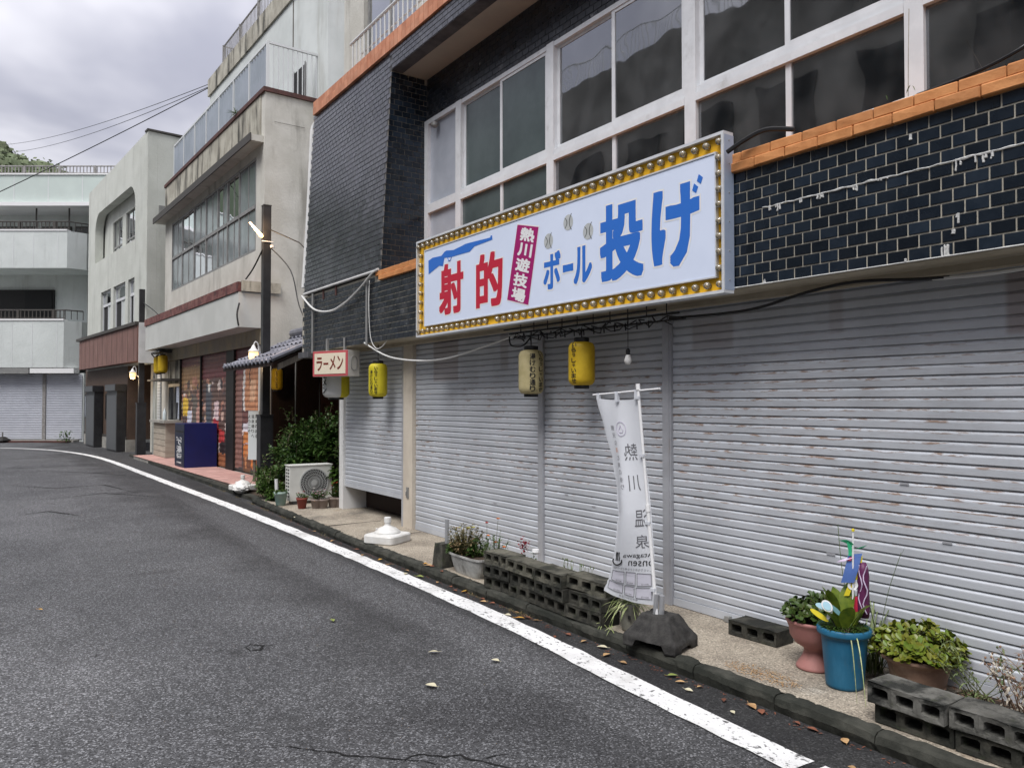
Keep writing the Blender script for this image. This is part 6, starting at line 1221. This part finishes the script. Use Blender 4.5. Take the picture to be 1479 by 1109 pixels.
# mural shutters: corrugated sheet with a printed photograph (colour per cell)
mm = bpy.data.materials.new('mural_print'); mm.use_nodes = True; t = mm.node_tree; at = N(t, 'ShaderNodeAttribute', attribute_name='print'); t.links.new(at.outputs[0], t.nodes['Principled BSDF'].inputs['Base Color']); t.nodes['Principled BSDF'].inputs['Roughness'].default_value = .55; MT['mural'] = mm
rs_ = random.Random(5)
shapes = []   # s0, s1, z0, z1, colour ; later entries on top (s measured along the facade)
def R_(s0, s1, z0_, z1_, c): shapes.append((s0, s1, z0_, z1_, c))
R_(0, 8, 0, 3.1, (.10, .055, .045)); R_(0, 8, 0, .75, (.045, .04, .04)); R_(.3, 8, 2.35, 3.1, (.16, .045, .05)); R_(5.1, 7.4, 2.1, 2.75, (.30, .17, .08))
for k in range(170):
    s_ = rs_.uniform(1.2, 7.4); z_ = rs_.uniform(.85, 2.3); w_ = rs_.uniform(.05, .28); h_ = rs_.uniform(.04, .25); R_(s_, s_ + w_, z_, z_ + h_, rs_.choice(((.42, .20, .14), (.30, .12, .09), (.50, .33, .27), (.05, .035, .04), (.22, .12, .10), (.60, .50, .46), (.04, .04, .05), (.35, .25, .12), (.10, .06, .06))))
for (s0, s1, z0_, z1_, c) in ((6.6, 7.2, 1.35, 1.85, (.62, .40, .03)), (6.2, 6.7, .5, 1.5, (.50, .52, .62)), (5.6, 6.1, .9, 1.9, (.09, .08, .07)), (5.3, 5.7, .7, 1.6, (.40, .22, .18)), (4.2, 4.7, 1.1, 2.2, (.05, .06, .08)), (4.3, 4.5, 2.0, 2.2, (.62, .60, .56)), (3.5, 3.9, 1.15, 1.75, (.60, .45, .45)), (3.5, 4.0, .95, 1.3, (.42, .03, .04)), (3.4, 3.8, .3, .95, (.52, .42, .40)), (3.0, 3.5, .7, 1.05, (.45, .05, .05)), (2.95, 3.3, .2, .75, (.03, .02, .02)), (2.7, 3.6, .12, .45, (.28, .11, .05)), (2.1, 2.7, 0, 3.1, (.025, .02, .02)),
                            (1.55, 2.1, .2, 2.4, (.22, .11, .09)), (1.35, 1.5, 1.5, 2.5, (.60, .58, .56)), (.4, 1.35, 1.55, 2.55, (.45, .20, .10)), (.6, 1.0, 1.75, 2.25, (.60, .36, .22)), (.95, 1.02, 2.1, 2.55, (.03, .02, .02)), (.35, 1.5, 1.2, 1.55, (.13, .05, .045)), (1.1, 1.5, 1.05, 1.25, (.58, .55, .60)), (.4, .9, .85, 1.4, (.55, .38, .32)), (.9, 1.45, .75, 1.05, (.50, .18, .05)), (1.0, 1.4, .55, .8, (.52, .48, .56)), (.35, 1.45, .22, .78, (.50, .16, .035)), (.35, .9, .75, .85, (.30, .04, .04)), (.9, 1.45, .1, .5, (.14, .06, .03)), (1.2, 1.3, .2, .6, (.45, .2, .08))): R_(s0, s1, z0_, z1_, c)
def mural(sa, sb, label):
    nz, ns = 92, int((sb - sa) / .035); q = MB(T2); cols = []; z0_, z1_ = .12, 2.99; pr_ = [0, .010, .012, .004]
    for i in range(nz + 1):
        for j in range(ns + 1): q.v.append((.03 - pr_[i % 4], sa + (sb - sa) * j / ns, z0_ + (z1_ - z0_) * i / nz))
    for i in range(nz):
        for j in range(ns):
            q.f.append((i * (ns + 1) + j, (i + 1) * (ns + 1) + j, (i + 1) * (ns + 1) + j + 1, i * (ns + 1) + j + 1)); s_ = sa + (sb - sa) * (j + .5) / ns; z_ = z0_ + (z1_ - z0_) * (i + .5) / nz
            s_ += .05 * noise.noise(Vector((s_ * 4, z_ * 4, 0))); z_ += .05 * noise.noise(Vector((s_ * 4, z_ * 4, 7))); c = (.05, .03, .03)
            for sh in shapes:
                if sh[0] <= s_ < sh[1] and sh[2] <= z_ < sh[3]: c = sh[4]
            k = 1 + .35 * noise.noise(Vector((s_ * 9, z_ * 9, 3))); cols.append(tuple(x * k for x in c))
    o = q.build('mural_shutter', 'mural', B2); at_ = o.data.attributes.new('print', 'FLOAT_COLOR', 'FACE'); at_.data.foreach_set('color', [x for c in cols for x in (*c, 1)]); o['label'] = label
mural(.36, 2.08, 'mural shutter print of an orange food stall'); mural(2.70, 5.10, 'mural shutter print of people at night'); mural(5.16, 7.38, 'mural shutter print of a crowd and yellow sign')
b2('mural_post', 'ink_black', (-.02, .03, 2.085, 2.695, .1, 2.99)); b2('mural_post', 'ink_black', (-.02, .03, 5.105, 5.155, .1, 2.99)); b2('mural_post', 'ink_black', (-.02, .03, 7.385, 7.46, .1, 2.99)); b2('mural_backing', 'dark_room', (-.2, -.05, .35, 7.46, .1, 3.0))
# ticket booth end with counter
b2('booth_wall', 'stucco2_dirty', (-.05, .02, 7.47, 9.0, 2.3, 2.99)); bw2 = b2('booth_window', 'alu_old', (-.06, .0, 7.47, 7.55, 1.22, 2.29), (-.06, 0, 8.2, 8.27, 1.22, 2.29), (-.06, 0, 8.92, 8.99, 1.22, 2.29), (-.06, 0, 7.56, 8.91, 2.2, 2.29)); b2('pane', 'glass_far', (-.04, -.03, 7.56, 8.19, 1.22, 2.19), parent=bw2); b2('pane', 'glass_far', (-.04, -.03, 8.28, 8.91, 1.22, 2.19), parent=bw2); b2('booth_back', 'room_grey', (-.6, -.55, 7.47, 9.0, .1, 3.0))
b2('booth_front', 'wood_pale', (-.05, .42, 7.35, 8.95, .12, 1.12)); b2('booth_counter', 'concrete', (-.05, .50, 7.2, 9.15, 1.125, 1.20)); b2('booth_awning', 'rail_dark', (.0, .55, 7.4, 9.3, 2.38, 2.43))
for i in range(5): b2('counter_plank_joint', 'grey_wood', (.421, .424, 7.36, 8.94, .28 + i * .17, .292 + i * .17))
def bottle(s_, d_, z_):
    T = thing('water_bottle', 'clear plastic water bottle standing on the booth counter', 'bottle', T2 @ Vector((-d_, s_, z_))); p = T2 @ Vector((-d_, s_, z_)); c = MB(); c.lathe([(.05, 0), (.055, .02), (.055, .2), (.05, .24), (.02, .31), (.018, .33)], 14, tuple(p)); c.build('bottle_body', 'glass_clear', T, smooth=True); c = MB(); c.lathe([(.022, .33), (.022, .36)], 10, tuple(p)); c.build('cap', 'white_plain', T)
bottle(7.85, .34, 1.20)
# roof fence: posts, rails, corrugated translucent sheet
b2('fence_rail', 'rail_white', (-.08, -.03, .0, 8.7, 9.66, 9.71)); b2('fence_rail', 'rail_white', (-1.7, -.085, .0, .05, 9.66, 9.71)); 
for i in range(8): b2('fence_post', 'rail_white', (-.085, -.025, i * 1.24, i * 1.24 + .05, 8.665, 9.659))
b2('fence_post', 'rail_white', (-1.70, -1.65, .0, .05, 8.665, 9.659))
q = MB(T2); n = 220
for i in range(n + 1): x = .055 + .018 * math.sin(i * 1.25); q.v += [(x, .05 + 8.6 * i / n, 8.75), (x, .05 + 8.6 * i / n, 9.64)]
q.f += [(2 * i, 2 * i + 2, 2 * i + 3, 2 * i + 1) for i in range(n)]; q.build('fence_sheet', 'corr_sheet', B2)
for i in range(14): b2('fence_bar', 'rail_white', (-.20 - i * .11, -.18 - i * .11, .012, .032, 8.665, 9.659))
b2('roof_chair', 'petal_red', (-.55, -.95, .5, .8, 8.7, 8.95)) if False else None
# penthouse
b2('penthouse_wall', 'stucco_pen', (-5, -1.2, -.6, 9.1, 8.4, 12.05)); b2('penthouse_parapet', 'stucco2_dirty', (-1.6, -1.15, -.62, 9.2, 11.65, 12.2)); b2('penthouse_seam', 'grey_wood', (-1.199, -1.19, 1.55, 1.6, 8.5, 11.6))
b2('penthouse_window', 'dark_room', (-1.199, -1.185, .75, 1.45, 8.75, 9.75)); b2('penthouse_window_trim', 'alu_old', (-1.184, -1.17, .70, .75, 8.7, 9.8), (-1.184, -1.17, 1.45, 1.5, 8.7, 9.8))
rail = MB(T2); rail.tube([(1.35, -.5, 12.95), (1.35, 8.1, 12.95), (2.6, 8.1, 12.95)], .025, 6); rail.tube([(1.35, -.5, 12.3), (1.35, 8.1, 12.3)], .02, 6)
for i in range(70): rail.tube([(1.35, -.4 + i * .122, 12.2), (1.35, -.4 + i * .122, 12.95)], .012, 4, caps=False)
for i in range(6): rail.box(1.31, 1.39, -.4 + i * 1.7 - .03, -.4 + i * 1.7 + .03, 12.2, 12.98)
for i in range(9): rail.tube([(1.45 + i * .12, 8.1, 12.2), (1.45 + i * .12, 8.1, 12.95)], .012, 4, caps=False)
rail.build('penthouse_railing', 'rail_grey', B2)
c = MB()
p = T2 @ Vector((-.06, 2.0, 8.66))
for i in range(60): leaf(c, p, rdir(.1, 1.0), random.uniform(.1, .28), .012, .4)
tag(recentre(c.build('roof_weed', 'leaf_mid')), 'tuft of weed growing on the roof edge above the stained parapet', 'weed')
# plate-glass lanterns under the fascia
for (yy, xx, lb_) in ((25.5, 4.60, 'nearer of two yellow lanterns under the far end of the grey fascia'), (26.3, 4.62, 'farther of two yellow lanterns under the far end of the grey fascia')): lantern(xx, yy, 2.6, 3.20, .14, 'lantern_yellow', lb_, (), hang=3.3)
T = thing('lantern_bracket', 'black bracket carrying two yellow lanterns under the grey fascia', 'bracket', (4.7, 25.9, 3.25)); g = MB(); g.box(4.45, 4.80, 25.2, 26.6, 3.24, 3.29); g.tube([(4.45, 26.5, 3.24), (4.75, 26.55, 2.9)], .02, 6); g.build('arm', 'black_metal', T)
# pink tiled step
st2 = thing('tiled_step', 'pink tiled step along the foot of the mural shutters', 'step', (4.8, 21, 0), R(1.54)); g = MB(T2); g.box(-.93, .05, -1.4, 9.2, -.02, .095); g.build('step_base', 'concrete', st2)
q = MB(); q.box(-.149, .149, -.149, .149, 0, .012); pme = q.mesh('step_tile', 'pink_tile')
for i in range(35):
    for j in range(3): piece('step_tile', pme, st2, T2 @ Matrix.Translation((-.80 + j * .302, -1.24 + i * .302, .096)))
# navy cabinet
T = thing('navy_cabinet', 'dark navy box cabinet with white writing on its narrow street side', 'cabinet', T2 @ Vector((-.42, 3.9, .108)), R(1.54))
b2('cabinet_body', 'navy', (.03, .80, 3.45, 4.45, .109, 1.20), parent=T); b2('cabinet_front', 'navy_front', (.801, .812, 3.47, 4.43, .13, 1.18), parent=T); b2('front_slot', 'ink_black', (.813, .818, 3.55, 4.35, .98, 1.02), parent=T)
mb = MB(T2)
for c_, za, zb in (('い', .80, .86), ('で', .66, .79), ('湯', .46, .64), ('街', .32, .45), ('道', .20, .24)): wrap_text(mb, c_, lambda u, v: (-.8135, 4.25 - .55 * u, za + (zb - za) * v), bold=.02)
mb.build('lettering', 'white_plain', T)
# white notice board by the lamp post
T = thing('notice_board', 'narrow white notice board with black writing beside the near lamp post', 'notice board', (4.66, 16.15, .2), R(35)); M = W[T]
g = MB(M); g.box(-.015, .015, -.13, .13, .36, 1.36); bd = g.build('board', 'board_white', T); g = MB(M); g.box(.016, .04, -.03, .03, -.1, 1.3); g.build('stake', 'grey_wood', T)
mb = MB(M)
for k, txt in enumerate(('足湯のある', '温泉通りへ', 'ようこそ')):
    for i, c_ in enumerate(txt): wrap_text(mb, c_, lambda u, v: (-.0165, -.10 + k * .09 + .06 - .07 * u, 1.28 - i * .10 - .07 + .07 * v), bold=.01)
mb.build('lettering', 'ink_black', T)

# ================================================================== BROWN SHOPFRONT BUILDING (third)
T3 = frame(4.45, 27.5, 4.9); B3 = thing('shopfront_building', 'pale green stucco building with an arched window recess over a brown shopfront', 'building', (6.5, 31, 0), R(4.9))
def b3(name, m, *boxes, parent=None):
    g = MB(T3)
    for (d0, d1, s0, s1, z0_, z1_) in boxes: g.box(-d1, -d0, s0, s1, z0_, z1_)
    return g.build(name, m, parent or B3)
# front wall as boxes round the openings
b3('front_wall', 'stucco3', (-.3, 0, .02, 1.55, 3.0, 10.2), (-.3, 0, 7.80, 9.05, 3.0, 10.2), (-.3, 0, 1.551, 7.799, 3.0, 4.42), (-.3, 0, 1.551, 7.799, 6.0, 7.30), (-.3, 0, 1.551, 7.799, 9.25, 10.2), (-.3, 0, 2.42, 2.80, 4.421, 5.999), (-.3, 0, 4.56, 4.98, 4.421, 5.999), (-.3, 0, 6.62, 7.799, 4.421, 5.999))
for (sa, sgn_) in ((1.551, 1), (7.799, -1)):       # rounded upper corners of the recess
    g = MB(T3); P = [(0, sa, 9.249)] + [(0, sa + sgn_ * (.75 - .75 * math.sin(t)), 9.249 - .75 + .75 * math.cos(t)) for t in [math.pi / 2 * i / 8 for i in range(9)]]; g.prism(P, (.3, 0, 0)); g.build('recess_corner', 'stucco3', B3)
b3('recess_wall', 'stucco3', (-.62, -.36, 1.5, 1.63, 7.30, 9.3), (-.62, -.36, 2.16, 2.83, 7.3, 9.3), (-.62, -.36, 4.37, 4.91, 7.3, 9.3), (-.62, -.36, 6.39, 7.85, 7.3, 9.3), (-.62, -.36, 1.631, 2.159, 8.76, 9.3), (-.62, -.36, 2.831, 4.369, 8.76, 9.3), (-.62, -.36, 4.911, 6.389, 8.76, 9.3)); b3('recess_floor', 'stucco3', (-.62, -.301, 1.5, 7.85, 7.1, 7.29)); b3('recess_ceiling', 'stucco3', (-.62, -.301, 1.5, 7.85, 9.31, 9.5)); b3('recess_side', 'stucco3', (-.359, -.301, 1.40, 1.55, 7.3, 9.3))
for (a, b) in ((1.631, 2.159), (2.831, 4.369), (4.911, 6.389)):
    w0 = b3('window', 'alu_old', (-.46, -.40, a, a + .05, 7.3, 8.8), (-.46, -.40, b - .05, b, 7.3, 8.8), (-.46, -.40, a + .05, b - .05, 7.3, 7.38), (-.46, -.40, a + .05, b - .05, 7.72, 7.78), (-.45, -.41, (a + b) / 2 - .025, (a + b) / 2 + .025, 7.381, 7.719), (-.45, -.41, (a + b) / 2 - .025, (a + b) / 2 + .025, 7.781, 8.8)); b3('pane', 'glass_far', (-.435, -.43, a + .05, b - .05, 7.38, 8.8), parent=w0)
for (a, b) in ((1.551, 2.419), (2.801, 4.559), (4.981, 6.619)):
    w0 = b3('window', 'alu', (-.14, -.08, a, a + .05, 4.421, 5.999), (-.14, -.08, b - .05, b, 4.421, 5.999), (-.14, -.08, a + .05, b - .05, 5.42, 5.52), (-.14, -.08, a + .05, b - .05, 5.94, 5.999), (-.13, -.09, (a + b) / 2 - .03, (a + b) / 2 + .03, 4.421, 5.419))
    b3('pane', 'glass_far', (-.12, -.115, a + .05, b - .05, 5.521, 5.939), parent=w0); b3('pane', 'dark_room', (-.12, -.115, (a + b) / 2 + .03, b - .05, 4.421, 5.419), parent=w0); b3('curtain', 'curtain_pale', (-.12, -.115, a + .05, (a + b) / 2 - .03, 4.421, 5.419), parent=w0)
b3('sill', 'stucco3', (-.3, .05, 1.5, 6.7, 4.36, 4.42)); b3('room_back', 'room_grey', (-2.5, -2.4, .3, 9, 3, 10)); b3('return_wall', 'stucco3', (-6, -.302, .02, .3, 0, 10.2)); b3('far_wall', 'stucco3', (-6, -.302, 8.8, 9.05, 0, 10.2)); 
g = MB(T3); g.add([(0, .02, 10.2), (6, .02, 10.2), (6, 9.05, 10.2), (0, 9.05, 10.2), (0, .02, 10.62), (6, .02, 10.45), (6, 9.05, 10.40), (0, 9.05, 10.42)], [(0, 3, 2, 1), (4, 5, 6, 7), (0, 1, 5, 4), (1, 2, 6, 5), (2, 3, 7, 6), (3, 0, 4, 7)]); g.build('parapet', 'stucco3', B3)
b3('parapet_trim', 'rail_dark', (-6, .03, -.03, .3, 10.622, 10.68)); b3('vent', 'alu_old', (-.55, -.35, -.06, .019, 7.9, 8.2)); b3('wall_plate', 'stucco3', (-1.4, -.75, -.05, .019, 4.5, 9.2))
b3('brown_band', 'brown_panel', (.0, .30, -.10, 9.0, 3.06, 4.22)); b3('band_cap', 'rail_dark', (-.05, .36, -.12, 9.35, 4.225, 4.33)); b3('band_end', 'white_paint', (-.3, .25, -.16, -.101, 3.0, 4.3))
for i in range(12): b3('band_groove', 'brown_wall', (.301, .304, .3 + i * .75, .33 + i * .75, 3.08, 4.2))
b3('shop_wall', 'brown_wall', (-.3, -.02, 2.40, 9.4, .42, 3.055)); b3('shop_return', 'brown_wall', (-1.4, -.301, 2.40, 2.5, .42, 3.055)); b3('shop_inner', 'brick_rust', (-1.5, -1.401, .3, 2.5, .1, 3.055)); b3('plinth', 'concrete', (-.35, .02, 2.35, 9.4, 0, .419)); b3('plinth_line', 'rail_dark', (.0, .022, 2.38, 9.4, .425, .52))
for (a, b) in ((6.06, 7.55), (2.48, 3.99)):
    o = b3('door_screen', 'black_metal', (.0, .30, a, b, .02, 2.12)); b3('screen_face', 'screen_lit_grey', (.301, .31, a + .05, b - .03, .06, 1.98), parent=o); b3('screen_hood', 'black_metal', (.0, .36, a - .03, b, 2.121, 2.36), parent=o); b3('hood_face', 'screen_lit_grey', (.361, .37, a + .02, b - .02, 2.14, 2.34), parent=o)  # street faces painted lighter than the black metal, as if lit
for s_ in (4.35, 5.3, 8.1, 9.0): o = b3('slot_window', 'ink_black', (-.019, .03, s_, s_ + .22, 1.05, 2.05)); b3('slot_glass', 'glass_far', (.031, .04, s_ + .05, s_ + .17, 1.12, 1.98), parent=o)
# white louvre gap between the buildings
T = thing('louvre_panel', 'narrow white slatted panel behind the farther lamp post', 'panel', (5.2, 27.2, 0)); 
for i in range(30): g = MB(); g.box(4.78, 4.81, 26.95, 27.4, .3 + i * .095, .38 + i * .095); g.build('slat', 'rail_white', T)
g = MB(); g.box(4.82, 4.9, 26.9, 27.45, .1, 3.3); g.build('panel_back', 'alu_old', T)

# ================================================================== WHITE BALCONY BUILDING across the bend (fourth)
T4 = Matrix.Rotation(-YAW, 4, 'Z'); B4 = thing('balcony_building', 'wide pale building with stacked balconies and white shutters across the bend', 'building', T4 @ Vector((-21, 36, 0)), -YAW)
def b4(name, m, *boxes, parent=None):
    g = MB(T4)
    for (r0, r1, y0, y1, z0_, z1_) in boxes: g.box(r0, r1, y0, y1, z0_, z1_)
    return g.build(name, m, parent or B4)
XL, XR, DP = -38.0, -18.75, 33.5
b4('ground_wall', 'stucco4', (XL, XR, DP + .45, DP + 6, 0, 3.0)); b4('core_wall', 'stucco4', (XL, -19.45, DP + 1.9, DP + 6, 3.0, 11.6), (-19.449, -15, DP + 2.6, DP + 6, 3.0, 11.6))
def balc(z0_, z1_, m, xr=XR, ch_=.55):
    g = MB(T4); P = [(XL, DP, z0_), (xr - ch_, DP, z0_), (xr, DP + ch_, z0_), (xr, DP + 2.2, z0_), (XL, DP + 2.2, z0_)]; g.prism(P, (0, 0, z1_ - z0_)); return g.build('balcony', m, B4)
bA = balc(3.22, 5.25, 'stucco4', -18.9, .5); bB = balc(7.54, 9.15, 'stucco4', -18.75, .55); b4('roof_parapet', 'stucco4_green', (XL, -14, DP + .3, DP + 6, 10.45, 11.68)); b4('roof_slab', 'white_plain', (XL, -14, DP + .1, DP + 6.1, 10.28, 10.44)); b4('roof_edge', 'white_plain', (XL, -14, DP + .25, DP + 1, 11.685, 11.74))
for z0_, z1_, bb in ((3.25, 5.2, bA), (7.57, 9.1, bB)):
    for x in (-21.65, -20.78, -19.72): b4('balcony_joint', 'rail_white', (x, x + .03, DP - .006, DP + .001, z0_, z1_), parent=bb)
for x in (-23.4, -21.85, -20.35, -18.85): b4('parapet_joint', 'rail_white', (x, x + .035, DP + .293, DP + .301, 10.5, 11.65))
b4('balcony_coping', 'white_plain', (XL, -19.4, DP - .03, DP + .3, 5.255, 5.33), (XL, -19.3, DP - .03, DP + .3, 9.155, 9.22))
def railing(z0_, z1_, xr, yo=.1, step=.17, m='rail_dark', ret=0.0):
    g = MB(T4); g.tube([(-23.2, DP + yo, z1_), (xr, DP + yo, z1_)], .03, 6); g.tube([(-23.2, DP + yo, z0_ + .06), (xr, DP + yo, z0_ + .06)], .02, 4); x = -23.2
    while x < xr: g.box(x - .016, x + .016, DP + yo - .016, DP + yo + .016, z0_, z1_); x += step
    x = -23.0
    while x < xr: g.box(x - .05, x + .05, DP + yo - .04, DP + yo + .04, z0_, z1_ + .02); x += 1.55
    if ret:
        g.tube([(xr, DP + yo, z1_), (xr + ret, DP + yo + ret, z1_)], .03, 6)
        for i in range(4): g.tube([(xr + ret * i / 3, DP + yo + ret * i / 3, z0_), (xr + ret * i / 3, DP + yo + ret * i / 3, z1_)], .016, 4)
    g.build('railing', m, B4)
railing(5.33, 5.72, -19.4, ret=.5); railing(9.22, 9.58, -19.3, ret=.55); railing(11.74, 12.1, -16.5, .4, .15, 'rail_grey')
for x in (-21.0, -19.55): b4('soffit_post', 'rail_dark', (x, x + .05, DP + .5, DP + .55, 9.25, 10.27))
for (a, b) in ((-23.5, -21.85), (-21.5, -20.15), (-20.0, -18.6)):
    w0 = b4('window', 'rail_dark', (a, b, DP + 1.82, DP + 1.86, 9.15, 9.75), (a, a + .07, DP + 1.80, DP + 1.82, 9.15, 9.75), ((a + b) / 2 - .05, (a + b) / 2 + .05, DP + 1.80, DP + 1.82, 9.15, 9.75), (b - .07, b, DP + 1.80, DP + 1.82, 9.15, 9.75)); b4('pane', 'glass_far', (a + .08, (a + b) / 2 - .06, DP + 1.79, DP + 1.80, 9.2, 9.68), parent=w0); b4('pane', 'glass_far', ((a + b) / 2 + .06, b - .08, DP + 1.79, DP + 1.80, 9.2, 9.68), parent=w0)
w0 = b4('balcony_door', 'ink_black', (-23.5, -20.9, DP + 1.78, DP + 1.88, 5.3, 6.85)); b4('pane', 'dark_room', (-22.2, -20.98, DP + 1.75, DP + 1.77, 5.3, 6.78), parent=w0)
b4('shutter_hood', 'alu_old', (XL, -20.9, DP + .0, DP + .44, 2.96, 3.20)); b4('shutter_hood', 'white_plain', (-20.85, -18.95, DP + .0, DP + .44, 2.98, 3.19)); b4('shutter_gap', 'rail_grey', (-20.52, -20.38, DP + .38, DP + .449, .1, 2.95))
for (a, b) in ((-23.5, -20.53), (-20.37, -18.8)):
    q = MB(T4); k = 38
    for i in range(k): z_ = .10 + i * .075; q.add([(a, DP + .43, z_), (b, DP + .43, z_), (b, DP + .405, z_ + .06), (a, DP + .405, z_ + .06), (b, DP + .43, z_ + .075), (a, DP + .43, z_ + .075)], [(0, 1, 2, 3), (3, 2, 4, 5)])
    q.build('roller_shutter', 'shutter4', B4)
b4('step_brick', 'brick_rust', (-23.5, -19.0, DP - .35, DP - .05, 0, .07)); b4('step_curb', 'concrete', (-23.5, -18.9, DP - .05, DP + .4, 0, .09))
p = T4 @ Vector((-21.72, 33.1, 0)); T = thing('sign_stand', 'small dark weighted sign stand before the far white shutter', 'stand', tuple(p)); c = MB(); c.lathe([(.30, 0), (.30, .05), (.12, .18), (.04, .2)], 4, tuple(p + Vector((0, 0, .07)))); c.build('weight', 'weight_black', T); c = MB(); c.tube([p + Vector((0, 0, .25)), p + Vector((0, 0, .45))], .03, 8); c.build('socket', 'alu_old', T)
p = T4 @ Vector((-18.9, 32.9, 0)); T = thing('corner_weed', 'green weed clump at the foot of the brown shopfront corner', 'weed', tuple(p)); c = MB()
for i in range(90): leaf(c, p + Vector((random.gauss(0, .12), random.gauss(0, .12), random.uniform(.05, .45))), rdir(0, 1), .16, .06, .3)
c.build('foliage', 'leaf_mid', T); c = MB(); c.tube([p, p + Vector((0, 0, .5))], .01, 5); c.build('stem', 'stem', T)
# wooded hill beyond
g = MB(); nx, ny = 60, 24; HC = Vector((-34, 150)); 
def hh(x, y): return min(50, 40.0 - .36 * (x - 2)) - .55 * max(0, 150 - y) - .4 * max(0, y - 150) + 1.5 * noise.noise(Vector((x * .09, y * .09, 0)))
for j in range(ny + 1):
    for i in range(nx + 1): x = -120 + 230 * i / nx; y = 80 + 150 * j / ny; g.v.append((x, y, max(-1, hh(x, y)) - .5))
g.f += [(j * (nx + 1) + i, j * (nx + 1) + i + 1, (j + 1) * (nx + 1) + i + 1, (j + 1) * (nx + 1) + i) for j in range(ny) for i in range(nx)]; struct(g.build('hill', 'hill', None, smooth=True))
rh = random.Random(3); random.seed(3); wd_ = MB()
for k in range(330):
    x = rh.uniform(-8, 20); y = rh.uniform(126, 154); z = hh(x, y); cr = rh.uniform(1.6, 3.4); c = Vector((x, y, z + cr * .5))
    wd_.lathe([(.05, -cr * .6), (cr * .62, -cr * .4), (cr * .84, 0), (cr * .66, cr * .42), (.05, cr * .64)], 9, tuple(c))
    for i in range(150):
        q = c + ell_pt(cr, cr, cr * .8); d = (q - c).normalized() + rdir(-.4, .8) * .8; s_ = d.cross(Vector((0, 0, 1))).normalized() * rh.uniform(.14, .3); u2 = s_.cross(d).normalized() * rh.uniform(.14, .3); o_ = len(wd_.v)
        wd_.v += [tuple(q - s_ - u2), tuple(q + s_ - u2), tuple(q + s_ + u2), tuple(q - s_ + u2)]; wd_.f.append((o_, o_ + 1, o_ + 2, o_ + 3))
o = wd_.build('hillside_wood', 'wood_leaves_hazy'); o['kind'] = 'stuff'; tag(o, 'dark wooded hillside beyond the balcony building', 'woodland')
# overhead wires
def wire(pts, r, label): 
    mb = MB(); mb.tube(pts, r, 5); tag(recentre(mb.build('overhead_wire', 'cable_black')), label, 'wire', 'overhead wires')
def sag(a, b, s, n=24): a, b = Vector(a), Vector(b); return [a.lerp(b, i / n) - Vector((0, 0, s * 4 * (i / n) * (1 - i / n))) for i in range(n + 1)]
K = T2 @ Vector((1.25, 9.1, 12.0)); Kp = (K.x, K.y, K.z)
wire(sag(Kp, (-2.9, 32.3, 6.66), .12), .015, 'thick lowest overhead wire running from the penthouse corner to the left'); wire(sag((K.x, K.y, K.z + .1), (1.2, 70, 21.2), .4), .012, 'upper thin overhead wire from the penthouse corner'); wire(sag((K.x, K.y, K.z + .02), (1.2, 70, 20.6), .5), .012, 'middle thin overhead wire from the penthouse corner')
wire([(4.75, 15.5, 5.2), (4.95, 14.3, 4.75), (5.05, 13.4, 4.2), (4.5, 12.3, 3.9)], .012, 'wire from the near lamp post top to the tiled corner'); wire(smooth_path([(4.76, 15.5, 4.85), (4.95, 14.8, 4.3), (4.98, 14.4, 3.6), (4.75, 13.2, 3.0), (4.35, 12.2, 2.72), (4.27, 11.7, 2.55)], 5), .012, 'pale cord hanging from the near lamp post to the noodle sign'); wire(smooth_path([(4.62, 15.5, 4.78), (4.55, 15.9, 4.45), (4.6, 16.6, 4.33)], 5), .016, 'short black cable from the near lamp post to the fascia'); wire(smooth_path([(4.55, 16.9, 3.85), (4.48, 16.8, 3.6), (4.50, 16.75, 3.35)], 5), .02, 'loose black cable end dangling before the grey fascia'); wire(smooth_path([(4.36, 27.7, 5.0), (4.5, 26.8, 4.7), (4.62, 25.9, 4.35)], 5), .015, 'short wire from the farther lamp post to the fascia top')
COL.objects.unlink(_fo); bpy.data.objects.remove(_fo)
